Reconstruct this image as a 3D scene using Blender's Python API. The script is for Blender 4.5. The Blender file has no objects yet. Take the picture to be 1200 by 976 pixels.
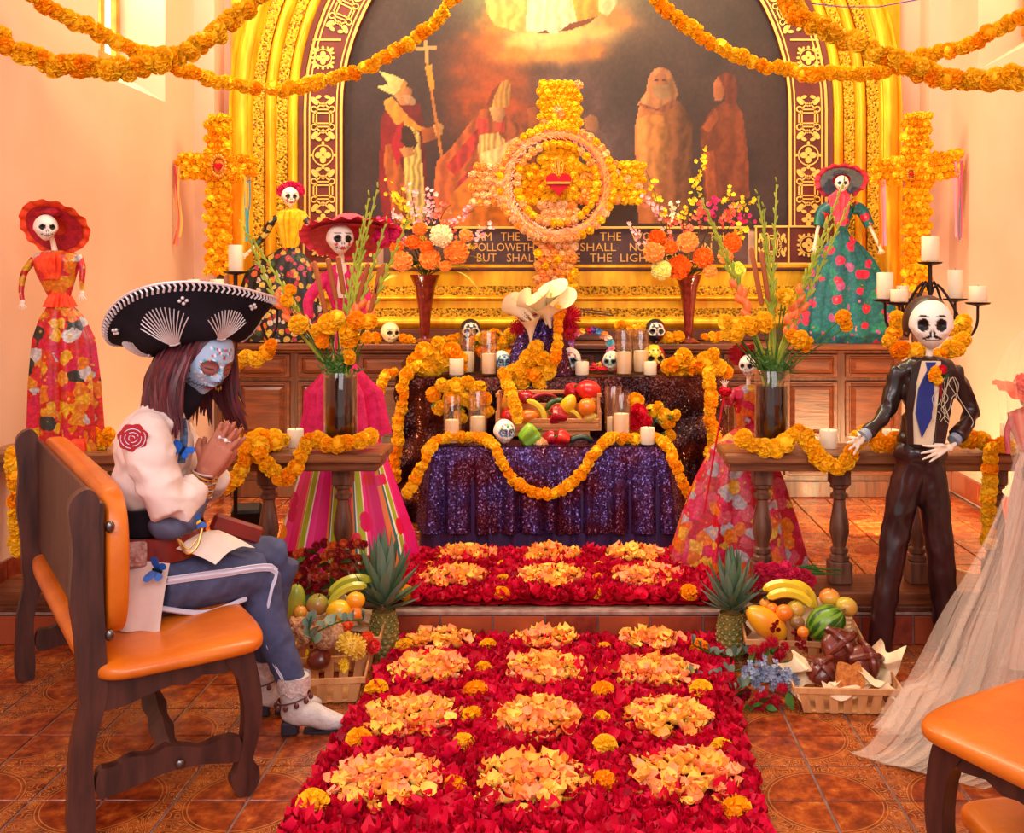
import bpy, math, random
import numpy as np
from mathutils import Vector, Matrix, Euler, noise

SC = bpy.context.scene
COL = SC.collection
R = random.Random(11)
PI = math.pi
F, CX, CY, HC = 1180.0, 675.0, 328.0, 1.44      # focal length in px, vanishing point, eye height


def P(px, py, d):
    """point seen at (px, py) in the 1200x976 photograph, d metres into the chapel"""
    return Vector(((px - CX) * d / F, d, HC - (py - CY) * d / F))


def PF(px, py, z=0.0):
    """point of the horizontal plane at height z seen at (px, py)"""
    return P(px, py, F * (HC - z) / (py - CY))


def lin(c):
    c = c / 255.0
    return c / 12.92 if c <= 0.04045 else ((c + 0.055) / 1.055) ** 2.4


def rgb(r, g, b, a=1.0):
    return (lin(r), lin(g), lin(b), a)


# ------------------------------------------------------------------ camera, world, lights
cam = bpy.data.cameras.new('camera')
cam.sensor_width = 36.0
cam.lens = 36.0 * F / 1200.0
cam.shift_x = (600 - CX) / 1200.0
cam.shift_y = -(488 - CY) / 1200.0
cam.clip_start = 0.05
co = bpy.data.objects.new('camera', cam)
co.location = (0, 0, HC)
co.rotation_euler = (PI / 2, 0, 0)
COL.objects.link(co)
SC.camera = co

wd = bpy.data.worlds.new('world')
SC.world = wd
wd.use_nodes = True
wd.node_tree.nodes['Background'].inputs[0].default_value = (1.0, 0.88, 0.85, 1)
wd.node_tree.nodes['Background'].inputs[1].default_value = 0.62


def area(name, loc, target, sx, sy, power, col):
    l = bpy.data.lights.new(name, 'AREA')
    l.shape = 'RECTANGLE'
    l.size, l.size_y = sx, sy
    l.energy = power
    l.color = col
    o = bpy.data.objects.new(name, l)
    o.location = loc
    o.rotation_euler = (Vector(target) - Vector(loc)).to_track_quat('-Z', 'Y').to_euler()
    COL.objects.link(o)
    return o


XW = -2.62
area('nave_light', (0.8, -1.6, 3.6), (-0.2, 4.0, 0.5), 3.2, 2.2, 105, (1.0, 0.90, 0.90))
area('nave_side_light', (-2.0, 0.4, 3.2), (-0.3, 3.6, 0.4), 1.4, 1.4, 40, (1.0, 0.88, 0.92))
area('altar_light', (-0.05, 4.7, 4.3), (-0.05, 6.5, 1.9), 3.2, 0.5, 100, (1.0, 0.78, 0.36))
area('sanctuary_light', (-0.05, 4.9, 4.5), (-0.05, 5.1, 0.2), 2.6, 1.0, 34, (1.0, 0.82, 0.55))

area('window_daylight', (XW, 5.47, 3.5), (0.0, 5.3, 2.4), 0.7, 1.8, 45, (1.0, 0.97, 0.90))

SC.view_settings.view_transform = 'Standard'
SC.view_settings.look = 'None'
SC.view_settings.gamma = 1.0
SC.view_settings.use_curve_mapping = False
SC.view_settings.exposure = 0.3

# ------------------------------------------------------------------ materials
def _new(name):
    m = bpy.data.materials.new(name)
    m.use_nodes = True
    nt = m.node_tree
    b = nt.nodes['Principled BSDF']
    return m, nt, b


def _nd(nt, t, **k):
    n = nt.nodes.new(t)
    for a, v in k.items():
        setattr(n, a, v)
    return n


def _mix(nt, fac, a, b, mode='MIX'):
    n = nt.nodes.new('ShaderNodeMix')
    n.data_type = 'RGBA'
    n.blend_type = mode
    for s, v in ((n.inputs[0], fac), (n.inputs[6], a), (n.inputs[7], b)):
        if hasattr(v, 'links') or hasattr(v, 'is_linked'):
            nt.links.new(v, s)
        else:
            s.default_value = v
    return n.outputs[2]


def _ramp(nt, src, stops, interp='LINEAR'):
    n = nt.nodes.new('ShaderNodeValToRGB')
    n.color_ramp.interpolation = interp
    e = n.color_ramp.elements
    e[0].position, e[0].color = stops[0]
    e[1].position, e[1].color = stops[1]
    for p, c in stops[2:]:
        q = e.new(p)
        q.color = c
    nt.links.new(src, n.inputs[0])
    return n.outputs[0]


def _coord(nt, kind='Object', scale=(1, 1, 1)):
    t = nt.nodes.new('ShaderNodeTexCoord')
    m = nt.nodes.new('ShaderNodeMapping')
    m.inputs['Scale'].default_value = scale
    nt.links.new(t.outputs[kind], m.inputs[0])
    return m.outputs[0]


def _noise(nt, co, scale, detail=3, rough=0.55):
    n = nt.nodes.new('ShaderNodeTexNoise')
    n.inputs['Scale'].default_value = scale
    n.inputs['Detail'].default_value = detail
    n.inputs['Roughness'].default_value = rough
    nt.links.new(co, n.inputs['Vector'])
    return n.outputs[0]


def _bump(nt, b, h, strength, dist=0.01):
    n = nt.nodes.new('ShaderNodeBump')
    n.inputs['Strength'].default_value = strength
    n.inputs['Distance'].default_value = dist
    nt.links.new(h, n.inputs['Height'])
    nt.links.new(n.outputs[0], b.inputs['Normal'])
    return n


def mat(name, c, rough=0.6, metal=0.0, c2=None, ns=8.0, stretch=(1, 1, 1), bump=0.0, bs=None,
        rnd=None, emis=0.0, spec=0.5, coat=0.0, sheen=0.0, trans=0.0, detail=3):
    """principled material; c2: noise-mixed second colour; rnd: colour that single objects drift to"""
    m, nt, b = _new(name)
    b.inputs['Roughness'].default_value = rough
    b.inputs['Metallic'].default_value = metal
    b.inputs['Specular IOR Level'].default_value = spec
    b.inputs['Coat Weight'].default_value = coat
    b.inputs['Sheen Weight'].default_value = sheen
    b.inputs['Transmission Weight'].default_value = trans
    col = rgb(*c)
    co = None
    if c2 or bump:
        co = _coord(nt, 'Object', stretch)
    if c2:
        n = _noise(nt, co, ns, detail)
        f = _ramp(nt, n, [(0.35, (0, 0, 0, 1)), (0.65, (1, 1, 1, 1))])
        col = _mix(nt, f, rgb(*c), rgb(*c2))
    if rnd:
        oi = nt.nodes.new('ShaderNodeObjectInfo')
        col = _mix(nt, oi.outputs['Random'], col, rgb(*rnd))
    if hasattr(col, 'is_linked'):
        nt.links.new(col, b.inputs['Base Color'])
        if emis:
            nt.links.new(col, b.inputs['Emission Color'])
    else:
        b.inputs['Base Color'].default_value = col
        b.inputs['Emission Color'].default_value = col
    b.inputs['Emission Strength'].default_value = emis
    if bump:
        _bump(nt, b, _noise(nt, co, bs or ns * 3, 3), bump)
    return m


def mat_vcol(name, rough=0.5, bump=0.0, bs=60, spec=0.4):
    m, nt, b = _new(name)
    a = _nd(nt, 'ShaderNodeVertexColor', layer_name='paint')
    nt.links.new(a.outputs[0], b.inputs['Base Color'])
    b.inputs['Roughness'].default_value = rough
    b.inputs['Specular IOR Level'].default_value = spec
    if bump:
        _bump(nt, b, _noise(nt, _coord(nt), bs, 3), bump)
    return m


def mat_sequin(name, c, c2, scale=150, rough=0.28, tilt=0.55):
    m, nt, b = _new(name)
    co = _coord(nt)
    v = _nd(nt, 'ShaderNodeTexVoronoi')
    v.inputs['Scale'].default_value = scale
    nt.links.new(co, v.inputs['Vector'])
    g = _nd(nt, 'ShaderNodeNewGeometry')
    s = _nd(nt, 'ShaderNodeVectorMath', operation='SUBTRACT')
    nt.links.new(v.outputs['Color'], s.inputs[0])
    s.inputs[1].default_value = (0.5, 0.5, 0.5)
    k = _nd(nt, 'ShaderNodeVectorMath', operation='SCALE')
    nt.links.new(s.outputs[0], k.inputs[0])
    k.inputs['Scale'].default_value = tilt
    a = _nd(nt, 'ShaderNodeVectorMath', operation='ADD')
    nt.links.new(g.outputs['Normal'], a.inputs[0])
    nt.links.new(k.outputs[0], a.inputs[1])
    n = _nd(nt, 'ShaderNodeVectorMath', operation='NORMALIZE')
    nt.links.new(a.outputs[0], n.inputs[0])
    nt.links.new(n.outputs[0], b.inputs['Normal'])
    f = _ramp(nt, _noise(nt, co, 5, 2), [(0.4, (0, 0, 0, 1)), (0.6, (1, 1, 1, 1))])
    nt.links.new(_mix(nt, f, rgb(*c), rgb(*c2)), b.inputs['Base Color'])
    b.inputs['Metallic'].default_value = 0.62
    b.inputs['Roughness'].default_value = rough
    return m


def mat_floral(name, base, cols, scale=14, rough=0.45, stretch=(1, 1, 1), cut=0.42, centre=None, warp=0.12):
    """printed cloth: round flowers of several colours strewn on a base colour"""
    m, nt, b = _new(name)
    co = _coord(nt, 'Object', stretch)
    nn = _nd(nt, 'ShaderNodeTexNoise')
    nn.inputs['Scale'].default_value = scale * 1.3
    nt.links.new(co, nn.inputs['Vector'])
    ad = _nd(nt, 'ShaderNodeVectorMath', operation='MULTIPLY_ADD')
    nt.links.new(nn.outputs[1], ad.inputs[0])
    ad.inputs[1].default_value = (warp, warp, warp)
    nt.links.new(co, ad.inputs[2])
    v = _nd(nt, 'ShaderNodeTexVoronoi')
    v.inputs['Scale'].default_value = scale
    nt.links.new(ad.outputs[0], v.inputs['Vector'])
    sp = _nd(nt, 'ShaderNodeSeparateColor')
    nt.links.new(v.outputs['Color'], sp.inputs[0])
    k = len(cols)
    stops = [(i / k, rgb(*cols[i])) for i in range(k)]
    cc = _ramp(nt, sp.outputs[0], stops, 'CONSTANT')
    fm = _ramp(nt, v.outputs['Distance'], [(0.0, (1, 1, 1, 1)), (cut, (1, 1, 1, 1)), (cut + 0.05, (0, 0, 0, 1))])
    col = _mix(nt, fm, rgb(*base), cc)
    ce = _ramp(nt, v.outputs['Distance'], [(0.0, (1, 1, 1, 1)), (0.10, (1, 1, 1, 1)), (0.15, (0, 0, 0, 1))])
    col = _mix(nt, ce, col, rgb(*(centre or (250, 190, 60))))
    w = _nd(nt, 'ShaderNodeTexVoronoi')
    w.inputs['Scale'].default_value = scale * 3.4
    nt.links.new(ad.outputs[0], w.inputs['Vector'])
    pet = _ramp(nt, w.outputs['Distance'], [(0.0, (1, 1, 1, 1)), (0.7, (0.45, 0.35, 0.35, 1))])
    col = _mix(nt, 0.75, col, pet, 'MULTIPLY')
    nt.links.new(col, b.inputs['Base Color'])
    b.inputs['Roughness'].default_value = rough
    return m


def mat_wood(name, c, c2, rough=0.4, stretch=(14, 14, 1.2), ns=3.0, bump=0.15):
    return mat(name, c, rough=rough, c2=c2, ns=ns, stretch=stretch, bump=bump, bs=ns * 2, detail=6, coat=0.15)


def mat_glass(name, tint=(255, 250, 245), rough=0.03, strength=0.16):
    """thin clear glass"""
    m = bpy.data.materials.new(name)
    m.use_nodes = True
    nt = m.node_tree
    nt.nodes.clear()
    o = _nd(nt, 'ShaderNodeOutputMaterial')
    mx = _nd(nt, 'ShaderNodeMixShader')
    t = _nd(nt, 'ShaderNodeBsdfTransparent')
    t.inputs[0].default_value = rgb(*tint)
    g = _nd(nt, 'ShaderNodeBsdfGlossy')
    g.inputs['Roughness'].default_value = rough
    lw = _nd(nt, 'ShaderNodeLayerWeight')
    lw.inputs[0].default_value = 0.25
    mm = _nd(nt, 'ShaderNodeMath', operation='MULTIPLY_ADD')
    nt.links.new(lw.outputs['Facing'], mm.inputs[0])
    mm.inputs[1].default_value = 0.45
    mm.inputs[2].default_value = strength * 0.35
    nt.links.new(mm.outputs[0], mx.inputs[0])
    nt.links.new(t.outputs[0], mx.inputs[1])
    nt.links.new(g.outputs[0], mx.inputs[2])
    nt.links.new(mx.outputs[0], o.inputs[0])
    return m


def mat_sheer(name, c, alpha=0.3, rough=0.8, folds=0.0):
    """net, tulle, thin petals"""
    m, nt, b = _new(name)
    b.inputs['Base Color'].default_value = rgb(*c)
    b.inputs['Roughness'].default_value = rough
    b.inputs['Specular IOR Level'].default_value = 0.1
    lw = _nd(nt, 'ShaderNodeLayerWeight')
    lw.inputs[0].default_value = 0.35
    mm = _nd(nt, 'ShaderNodeMath', operation='MULTIPLY_ADD', use_clamp=True)
    nt.links.new(lw.outputs['Facing'], mm.inputs[0])
    mm.inputs[1].default_value = 0.30
    mm.inputs[2].default_value = alpha
    nt.links.new(mm.outputs[0], b.inputs['Alpha'])
    return m


# ------------------------------------------------------------------ mesh helpers
class MB:
    def __init__(s):
        s.v, s.f, s.T = [], [], None

    def add(s, vs, fs):
        o = len(s.v)
        if s.T is not None:
            vs = [s.T @ Vector(v) for v in vs]
        s.v.extend((v[0], v[1], v[2]) for v in vs)
        s.f.extend(tuple(i + o for i in f) for f in fs)
        return s

    def mesh(s, name, m=None, smooth=True, angle=0.7):
        me = bpy.data.meshes.new(name)
        me.from_pydata(s.v, [], s.f)
        me.update()
        if smooth:
            me.polygons.foreach_set('use_smooth', [True] * len(me.polygons))
            me.set_sharp_from_angle(angle=angle)
        if m:
            me.materials.append(m)
        return me

    def build(s, name, m, parent=None, smooth=True, angle=0.7, loc=None, rot=None):
        return put(s.mesh(name, m, smooth, angle), name, parent, loc, rot)

    # --- shapes
    def box(s, c, sz, bev=0.0, rot=None):
        x, y, z = sz[0] / 2, sz[1] / 2, sz[2] / 2
        M = Matrix.Translation(Vector(c))
        if rot is not None:
            M = M @ (Euler(rot).to_matrix().to_4x4() if not isinstance(rot, Matrix) else rot)
        if bev <= 0:
            vs = [(i, j, k) for i in (-x, x) for j in (-y, y) for k in (-z, z)]
            fs = [(0, 1, 3, 2), (4, 6, 7, 5), (0, 4, 5, 1), (2, 3, 7, 6), (0, 2, 6, 4), (1, 5, 7, 3)]
        else:
            b = min(bev, x * .98, y * .98, z * .98)
            vs, idx = [], {}
            for i in (-1, 1):
                for j in (-1, 1):
                    for k in (-1, 1):
                        for ax, q in enumerate(((i * x, j * (y - b), k * (z - b)), (i * (x - b), j * y, k * (z - b)), (i * (x - b), j * (y - b), k * z))):
                            idx[(i, j, k, ax)] = len(vs)
                            vs.append(q)
            fs = []
            for sg in (-1, 1):
                q = [(-1, -1), (1, -1), (1, 1), (-1, 1)]
                if sg < 0:
                    q = q[::-1]
                fs.append([idx[(sg, a, c_, 0)] for a, c_ in q])
                fs.append([idx[(a, sg, c_, 1)] for a, c_ in q[::-1]])
                fs.append([idx[(a, c_, sg, 2)] for a, c_ in q])
            for a in (-1, 1):
                for c_ in (-1, 1):
                    fs.append([idx[(-1, a, c_, 1)], idx[(1, a, c_, 1)], idx[(1, a, c_, 2)], idx[(-1, a, c_, 2)]])
                    fs.append([idx[(a, -1, c_, 0)], idx[(a, 1, c_, 0)], idx[(a, 1, c_, 2)], idx[(a, -1, c_, 2)]])
                    fs.append([idx[(a, c_, -1, 0)], idx[(a, c_, 1, 0)], idx[(a, c_, 1, 1)], idx[(a, c_, -1, 1)]])
                    for k in (-1, 1):
                        fs.append([idx[(a, c_, k, 0)], idx[(a, c_, k, 1)], idx[(a, c_, k, 2)]])
        s.add([M @ Vector(v) for v in vs], fs)
        return s

    def tube(s, pts, r, n=8, cap=True, closed=False, flat=1.0, up=None):
        pts = [Vector(p) for p in pts]
        k = len(pts)
        rs = r if isinstance(r, (list, tuple)) else [r] * k
        tang = []
        for i in range(k):
            a = pts[(i - 1) % k] if closed or i > 0 else pts[i]
            b = pts[(i + 1) % k] if closed or i < k - 1 else pts[i]
            t = (b - a)
            tang.append(t.normalized() if t.length > 1e-9 else Vector((0, 0, 1)))
        u = Vector(up) if up else (Vector((0, 0, 1)) if abs(tang[0].z) < 0.9 else Vector((1, 0, 0)))
        n0 = (u - tang[0] * u.dot(tang[0])).normalized()
        vs = []
        for i in range(k):
            if i:
                n0 = (n0 - tang[i] * n0.dot(tang[i]))
                n0 = n0.normalized() if n0.length > 1e-6 else tang[i].orthogonal().normalized()
            b0 = tang[i].cross(n0)
            for j in range(n):
                a = 2 * PI * j / n
                vs.append(pts[i] + (n0 * math.cos(a) * flat + b0 * math.sin(a)) * rs[i])
        fs = []
        for i in range(k if closed else k - 1):
            for j in range(n):
                a, b = i * n + j, i * n + (j + 1) % n
                c, d = ((i + 1) % k) * n + (j + 1) % n, ((i + 1) % k) * n + j
                fs.append((a, b, c, d))
        if cap and not closed:
            fs.append(tuple(range(n))[::-1])
            fs.append(tuple((k - 1) * n + j for j in range(n)))
        s.add(vs, fs)
        return s

    def lathe(s, prof, n=20, c=(0, 0, 0), cap=True, fn=None, sx=1, sy=1):
        c = Vector(c)
        vs, fs = [], []
        for i, (r, z) in enumerate(prof):
            for j in range(n):
                a = 2 * PI * j / n
                rr = fn(r, z, a, i) if fn else r
                vs.append(c + Vector((rr * math.cos(a) * sx, rr * math.sin(a) * sy, z)))
        for i in range(len(prof) - 1):
            for j in range(n):
                fs.append((i * n + j, i * n + (j + 1) % n, (i + 1) * n + (j + 1) % n, (i + 1) * n + j))
        if cap:
            fs.append(tuple(range(n))[::-1])
            fs.append(tuple((len(prof) - 1) * n + j for j in range(n)))
        s.add(vs, fs)
        return s

    def ell(s, c, r, n=14, m=9, rot=None, fn=None):
        if not isinstance(r, (list, tuple, Vector)):
            r = (r, r, r)
        M = Matrix.Translation(Vector(c))
        if rot is not None:
            M = M @ (rot if isinstance(rot, Matrix) else Euler(rot).to_matrix().to_4x4())
        vs, fs = [], []

        def q(x, y, z):
            k = fn(x, y, z) if fn else 1
            return M @ Vector((x * r[0] * k, y * r[1] * k, z * r[2] * k))
        vs.append(q(0, 0, -1))
        for i in range(1, m):
            t = PI * i / m
            for j in range(n):
                a = 2 * PI * j / n
                vs.append(q(math.sin(t) * math.cos(a), math.sin(t) * math.sin(a), -math.cos(t)))
        vs.append(q(0, 0, 1))
        for j in range(n):
            fs.append((0, 1 + (j + 1) % n, 1 + j))
            e = 1 + (m - 2) * n
            fs.append((e + j, e + (j + 1) % n, len(vs) - 1))
        for i in range(m - 2):
            for j in range(n):
                a = 1 + i * n
                fs.append((a + j, a + (j + 1) % n, a + n + (j + 1) % n, a + n + j))
        s.add(vs, fs)
        return s

    def prism(s, poly, t, fmap=None):
        """polygon (a, b) extruded by t; fmap(a, b, h) gives the 3-D point"""
        fmap = fmap or (lambda a, b, h: (a, h, b))
        n = len(poly)
        vs = [fmap(a, b, 0) for a, b in poly] + [fmap(a, b, t) for a, b in poly]
        fs = [tuple(range(n)), tuple(range(2 * n - 1, n - 1, -1))]
        fs += [(i, i + n, (i + 1) % n + n, (i + 1) % n) for i in range(n)]
        s.add(vs, fs)
        return s

    def grid(s, fn, nu, nv, closeu=False):
        vs = [fn(i / nu, j / nv) for j in range(nv + 1) for i in range(nu if closeu else nu + 1)]
        w = nu if closeu else nu + 1
        fs = []
        for j in range(nv):
            for i in range(nu):
                fs.append((j * w + i, j * w + (i + 1) % w, (j + 1) * w + (i + 1) % w, (j + 1) * w + i))
        s.add(vs, fs)
        return s

    def ribbon(s, pts, w, side=(1, 0, 0), t=0.0008):
        """flat band along pts"""
        side = Vector(side).normalized()
        n = len(pts)
        ws = w if isinstance(w, (list, tuple)) else [w] * n
        vs = []
        for p, ww in zip(pts, ws):
            vs += [Vector(p) - side * ww / 2, Vector(p) + side * ww / 2]
        s.add(vs, [(2 * i, 2 * i + 1, 2 * i + 3, 2 * i + 2) for i in range(n - 1)])
        return s


def put(me, name, parent=None, loc=None, rot=None, sc=None):
    o = bpy.data.objects.new(name, me)
    COL.objects.link(o)
    if parent is not None:
        o.parent = parent
    if loc is not None:
        o.location = loc
    if rot is not None:
        o.rotation_euler = rot
    if sc is not None:
        o.scale = sc if isinstance(sc, (list, tuple, Vector)) else (sc, sc, sc)
    return o


def tag(o, label=None, cat=None, group=None, kind=None):
    if label:
        o['label'] = label
    if cat:
        o['category'] = cat
    if group:
        o['group'] = group
    if kind:
        o['kind'] = kind
    return o


def thing(name, label, cat, loc=(0, 0, 0), rotz=0, group=None, rot=None):
    o = bpy.data.objects.new(name, None)
    o.empty_display_size = 0.05
    COL.objects.link(o)
    o.location = loc
    o.rotation_euler = rot if rot is not None else (0, 0, rotz)
    return tag(o, label, cat, group)


def struct(name, mb, m, parent=None, smooth=False):
    o = mb.build(name, m, parent, smooth=smooth)
    if parent is None:
        o['kind'] = 'structure'
    return o


def fuse(mb, name, m, voxel, it=6, fac=0.5, dec=None):
    """melt overlapping volumes into one continuous smooth skin"""
    me = mb.mesh('tmp', None, smooth=False)
    o = bpy.data.objects.new('tmp', me)
    COL.objects.link(o)
    r = o.modifiers.new('r', 'REMESH')
    r.mode = 'VOXEL'
    r.voxel_size = voxel
    r.use_smooth_shade = True
    if it:
        k = o.modifiers.new('s', 'SMOOTH')
        k.iterations = it
        k.factor = fac
    bpy.context.view_layer.update()
    dg = bpy.context.evaluated_depsgraph_get()
    out = bpy.data.meshes.new_from_object(o.evaluated_get(dg))
    out.name = name
    bpy.data.objects.remove(o)
    bpy.data.meshes.remove(me)
    out.polygons.foreach_set('use_smooth', [True] * len(out.polygons))
    out.materials.clear()
    out.materials.append(m)
    return out


def crease(me, amp, scale=(14, 14, 8), seed=0.0):
    """cloth folds: push the skin in and out along its normals"""
    ns = [v.normal.copy() for v in me.vertices]
    for v, n in zip(me.vertices, ns):
        c = v.co
        a = noise.noise(Vector((c.x * scale[0] + seed, c.y * scale[1], c.z * scale[2])))
        b = noise.noise(Vector((c.x * scale[0] * 2.3, c.y * scale[1] * 2.3 + seed, c.z * scale[2] * 2.3)))
        v.co = c + n * amp * (1 - abs(a) * 3.2 + .5 * b)
    me.update()
    return me


def paint(me, fn):
    """colour attribute 'paint' from fn(N x 3 coordinates) -> N x 3 sRGB 0..255"""
    n = len(me.vertices)
    co = np.empty(n * 3)
    me.vertices.foreach_get('co', co)
    c = fn(co.reshape(-1, 3)) / 255.0
    c = np.clip(c, 0, 1)
    c = np.where(c <= 0.04045, c / 12.92, ((c + 0.055) / 1.055) ** 2.4)
    a = me.color_attributes.new('paint', 'FLOAT_COLOR', 'POINT')
    a.data.foreach_set('color', np.concatenate([c, np.ones((n, 1))], 1).ravel())
    return me


def spline(pts, n=None, step=None):
    """Catmull-Rom through pts, resampled evenly"""
    p = [Vector(q) for q in pts]
    p = [p[0] * 2 - p[1]] + p + [p[-1] * 2 - p[-2]]
    out = []
    for i in range(1, len(p) - 2):
        for k in range(16):
            t = k / 16
            a, b, c, d = p[i - 1], p[i], p[i + 1], p[i + 2]
            out.append(0.5 * ((2 * b) + (c - a) * t + (2 * a - 5 * b + 4 * c - d) * t * t + (3 * b - a - 3 * c + d) * t ** 3))
    out.append(p[-2])
    L = [0]
    for i in range(1, len(out)):
        L.append(L[-1] + (out[i] - out[i - 1]).length)
    if n is None:
        n = max(2, int(round(L[-1] / step)) + 1)
    res, j = [], 0
    for i in range(n):
        s_ = L[-1] * i / (n - 1)
        while j < len(L) - 2 and L[j + 1] < s_:
            j += 1
        t = (s_ - L[j]) / max(1e-9, L[j + 1] - L[j])
        res.append(out[j].lerp(out[j + 1], min(1, t)))
    return res


def fbm(x, y, seed=0, octv=4):
    """smooth value noise for painted surfaces, numpy"""
    rs = np.random.RandomState(seed)
    g = rs.rand(64, 64)
    out = 0
    amp, tot = 1.0, 0
    for o in range(octv):
        X, Y = x * 2 ** o, y * 2 ** o
        xi, yi = np.floor(X).astype(int), np.floor(Y).astype(int)
        fx, fy = X - xi, Y - yi
        fx, fy = fx * fx * (3 - 2 * fx), fy * fy * (3 - 2 * fy)
        a, b = g[xi % 64, yi % 64], g[(xi + 1) % 64, yi % 64]
        c, d = g[xi % 64, (yi + 1) % 64], g[(xi + 1) % 64, (yi + 1) % 64]
        out = out + amp * ((a * (1 - fx) + b * fx) * (1 - fy) + (c * (1 - fx) + d * fx) * fy)
        tot += amp
        amp *= 0.5
    return out / tot


def aim(d, up=(0, 0, 1)):
    """euler turning local +Z to direction d"""
    return Vector(d).to_track_quat('Z', 'Y').to_euler()
# ------------------------------------------------------------------ the chapel
M_plaster = mat('plaster', (232, 190, 166), rough=0.75, c2=(226, 178, 152), ns=1.3, bump=0.08, bs=9, spec=0.2)
M_wood = mat_wood('dark_wood', (106, 52, 26), (66, 28, 12), rough=0.42)
M_woodx = mat_wood('dark_wood_lengthwise', (132, 70, 34), (84, 38, 18), rough=0.4, stretch=(1.2, 14, 14))
M_railwood = mat_wood('rail_wood', (170, 108, 62), (108, 58, 32), rough=0.35, stretch=(1.0, 12, 12))
M_baluster = mat_wood('baluster_wood', (128, 84, 62), (80, 46, 34), rough=0.36, stretch=(12, 12, 1.4))
M_grout = mat('grout', (150, 112, 100), rough=0.9, c2=(122, 88, 78), ns=20)


def tile_material(name, warm=1.0):
    m, nt, b = _new(name)
    co = _coord(nt)
    sep = _nd(nt, 'ShaderNodeSeparateXYZ')
    nt.links.new(co, sep.inputs[0])

    def M(op, a, c=None, clamp=False):
        n = _nd(nt, 'ShaderNodeMath', operation=op, use_clamp=clamp)
        for i, q in enumerate((a, c)):
            if q is None:
                continue
            if hasattr(q, 'is_linked'):
                nt.links.new(q, n.inputs[i])
            else:
                n.inputs[i].default_value = q
        return n.outputs[0]
    dx, dy = M('SUBTRACT', sep.outputs[0], 0.1), M('SUBTRACT', sep.outputs[1], 0.1)
    d = M('SQRT', M('ADD', M('MULTIPLY', dx, dx), M('MULTIPLY', dy, dy)))
    ring = M('SUBTRACT', 1.0, M('MULTIPLY', M('ABSOLUTE', M('SUBTRACT', d, 0.155)), 420.0), True)
    ring2 = M('SUBTRACT', 1.0, M('MULTIPLY', M('ABSOLUTE', M('SUBTRACT', d, 0.166)), 420.0), True)
    outside = M('GREATER_THAN', d, 0.17)
    ln = _nd(nt, 'ShaderNodeTexNoise')
    ln.inputs['Scale'].default_value = 15
    ln.inputs['Detail'].default_value = .6
    ln.inputs['Distortion'].default_value = 1.6
    nt.links.new(co, ln.inputs['Vector'])
    fr = M('FRACT', M('MULTIPLY', ln.outputs[0], 13.0))
    scroll = M('MULTIPLY', _ramp(nt, M('ABSOLUTE', M('SUBTRACT', fr, 0.5)), [(0.05, (1, 1, 1, 1)), (0.20, (0, 0, 0, 1))]), outside)
    line = M('MAXIMUM', M('MAXIMUM', ring, ring2), scroll)
    oi = _nd(nt, 'ShaderNodeObjectInfo')
    off = _nd(nt, 'ShaderNodeVectorMath', operation='ADD')
    nt.links.new(co, off.inputs[0])
    nt.links.new(oi.outputs['Location'], off.inputs[1])
    blot = _noise(nt, off.outputs[0], 19, 5, 0.65)
    base = _ramp(nt, blot, [(0.28, rgb(84, 28, 12)), (0.48, rgb(150, 58, 20)), (0.60, rgb(186, 86, 30)), (0.74, rgb(222, 138, 52))])
    base = _mix(nt, M('MULTIPLY', oi.outputs['Random'], 0.25), base, rgb(120, 44, 18))
    col = _mix(nt, M('MULTIPLY', line, 0.6), base, rgb(226, 160, 80))
    nt.links.new(col, b.inputs['Base Color'])
    b.inputs['Roughness'].default_value = 0.27
    b.inputs['Coat Weight'].default_value = 0.25
    b.inputs['Coat Roughness'].default_value = 0.15
    _bump(nt, b, M('ADD', M('MULTIPLY', line, 0.6), blot), 0.35, 0.003)
    return m


M_tile = tile_material('glazed_floor_tile')
M_riser = mat('riser_tile', (156, 58, 36), rough=0.35, c2=(110, 32, 22), ns=22, bump=0.1, coat=0.2, rnd=(170, 80, 44))
M_edge = mat('step_edge', (172, 142, 130), rough=0.7, c2=(140, 100, 90), ns=20)

XL, XR, YB, STEP, ZU = -2.40, 2.34, 6.50, 4.00, 0.135
T = 0.2
tile_mb = MB().box((0, 0, 0), (T - 0.008, T - 0.008, 0.012), 0.002)
tile_me = tile_mb.mesh('tile', M_tile)


def tiles(parent, x0, x1, y0, y1, z, ox=0.69, oy=2.785):
    i0, i1 = math.floor((x0 - ox) / T), math.ceil((x1 - ox) / T)
    j0, j1 = math.floor((y0 - oy) / T), math.ceil((y1 - oy) / T)
    for j in range(j0, j1):
        for i in range(i0, i1):
            x, y = ox + (i + .5) * T, oy + (j + .5) * T
            if x - T / 2 < x0 - 0.12 or x + T / 2 > x1 + 0.12 or y + T / 2 > y1 + 0.12:
                continue
            # the ring's centre is the corner shared by four tiles
            ca, cb = (i + 0) % 2 == 1, (j + 0) % 2 == 1
            rz = {(True, True): 0, (False, True): PI / 2, (False, False): PI, (True, False): -PI / 2}[(ca, cb)]
            put(tile_me, 'tile', parent, (x, y, z), (0, 0, rz))


fl = struct('floor', MB().box((0, 1.7, -0.06), (5.2, 4.64, 0.11)), M_grout)
fl['label'] = 'lower chapel floor of brown glazed relief tiles'
tiles(fl, XL, XR, 2.385, STEP, -0.006)
fu = struct('floor', MB().box((0, (STEP + YB) / 2 + .01, ZU / 2 - 0.012), (5.2, YB - STEP - .02, ZU - 0.012)), M_grout)
fu['label'] = 'raised sanctuary floor of brown glazed tiles behind the rail'
tiles(fu, XL, XR, STEP + .02, 6.1, ZU - 0.007, oy=STEP + 0.02)

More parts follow.
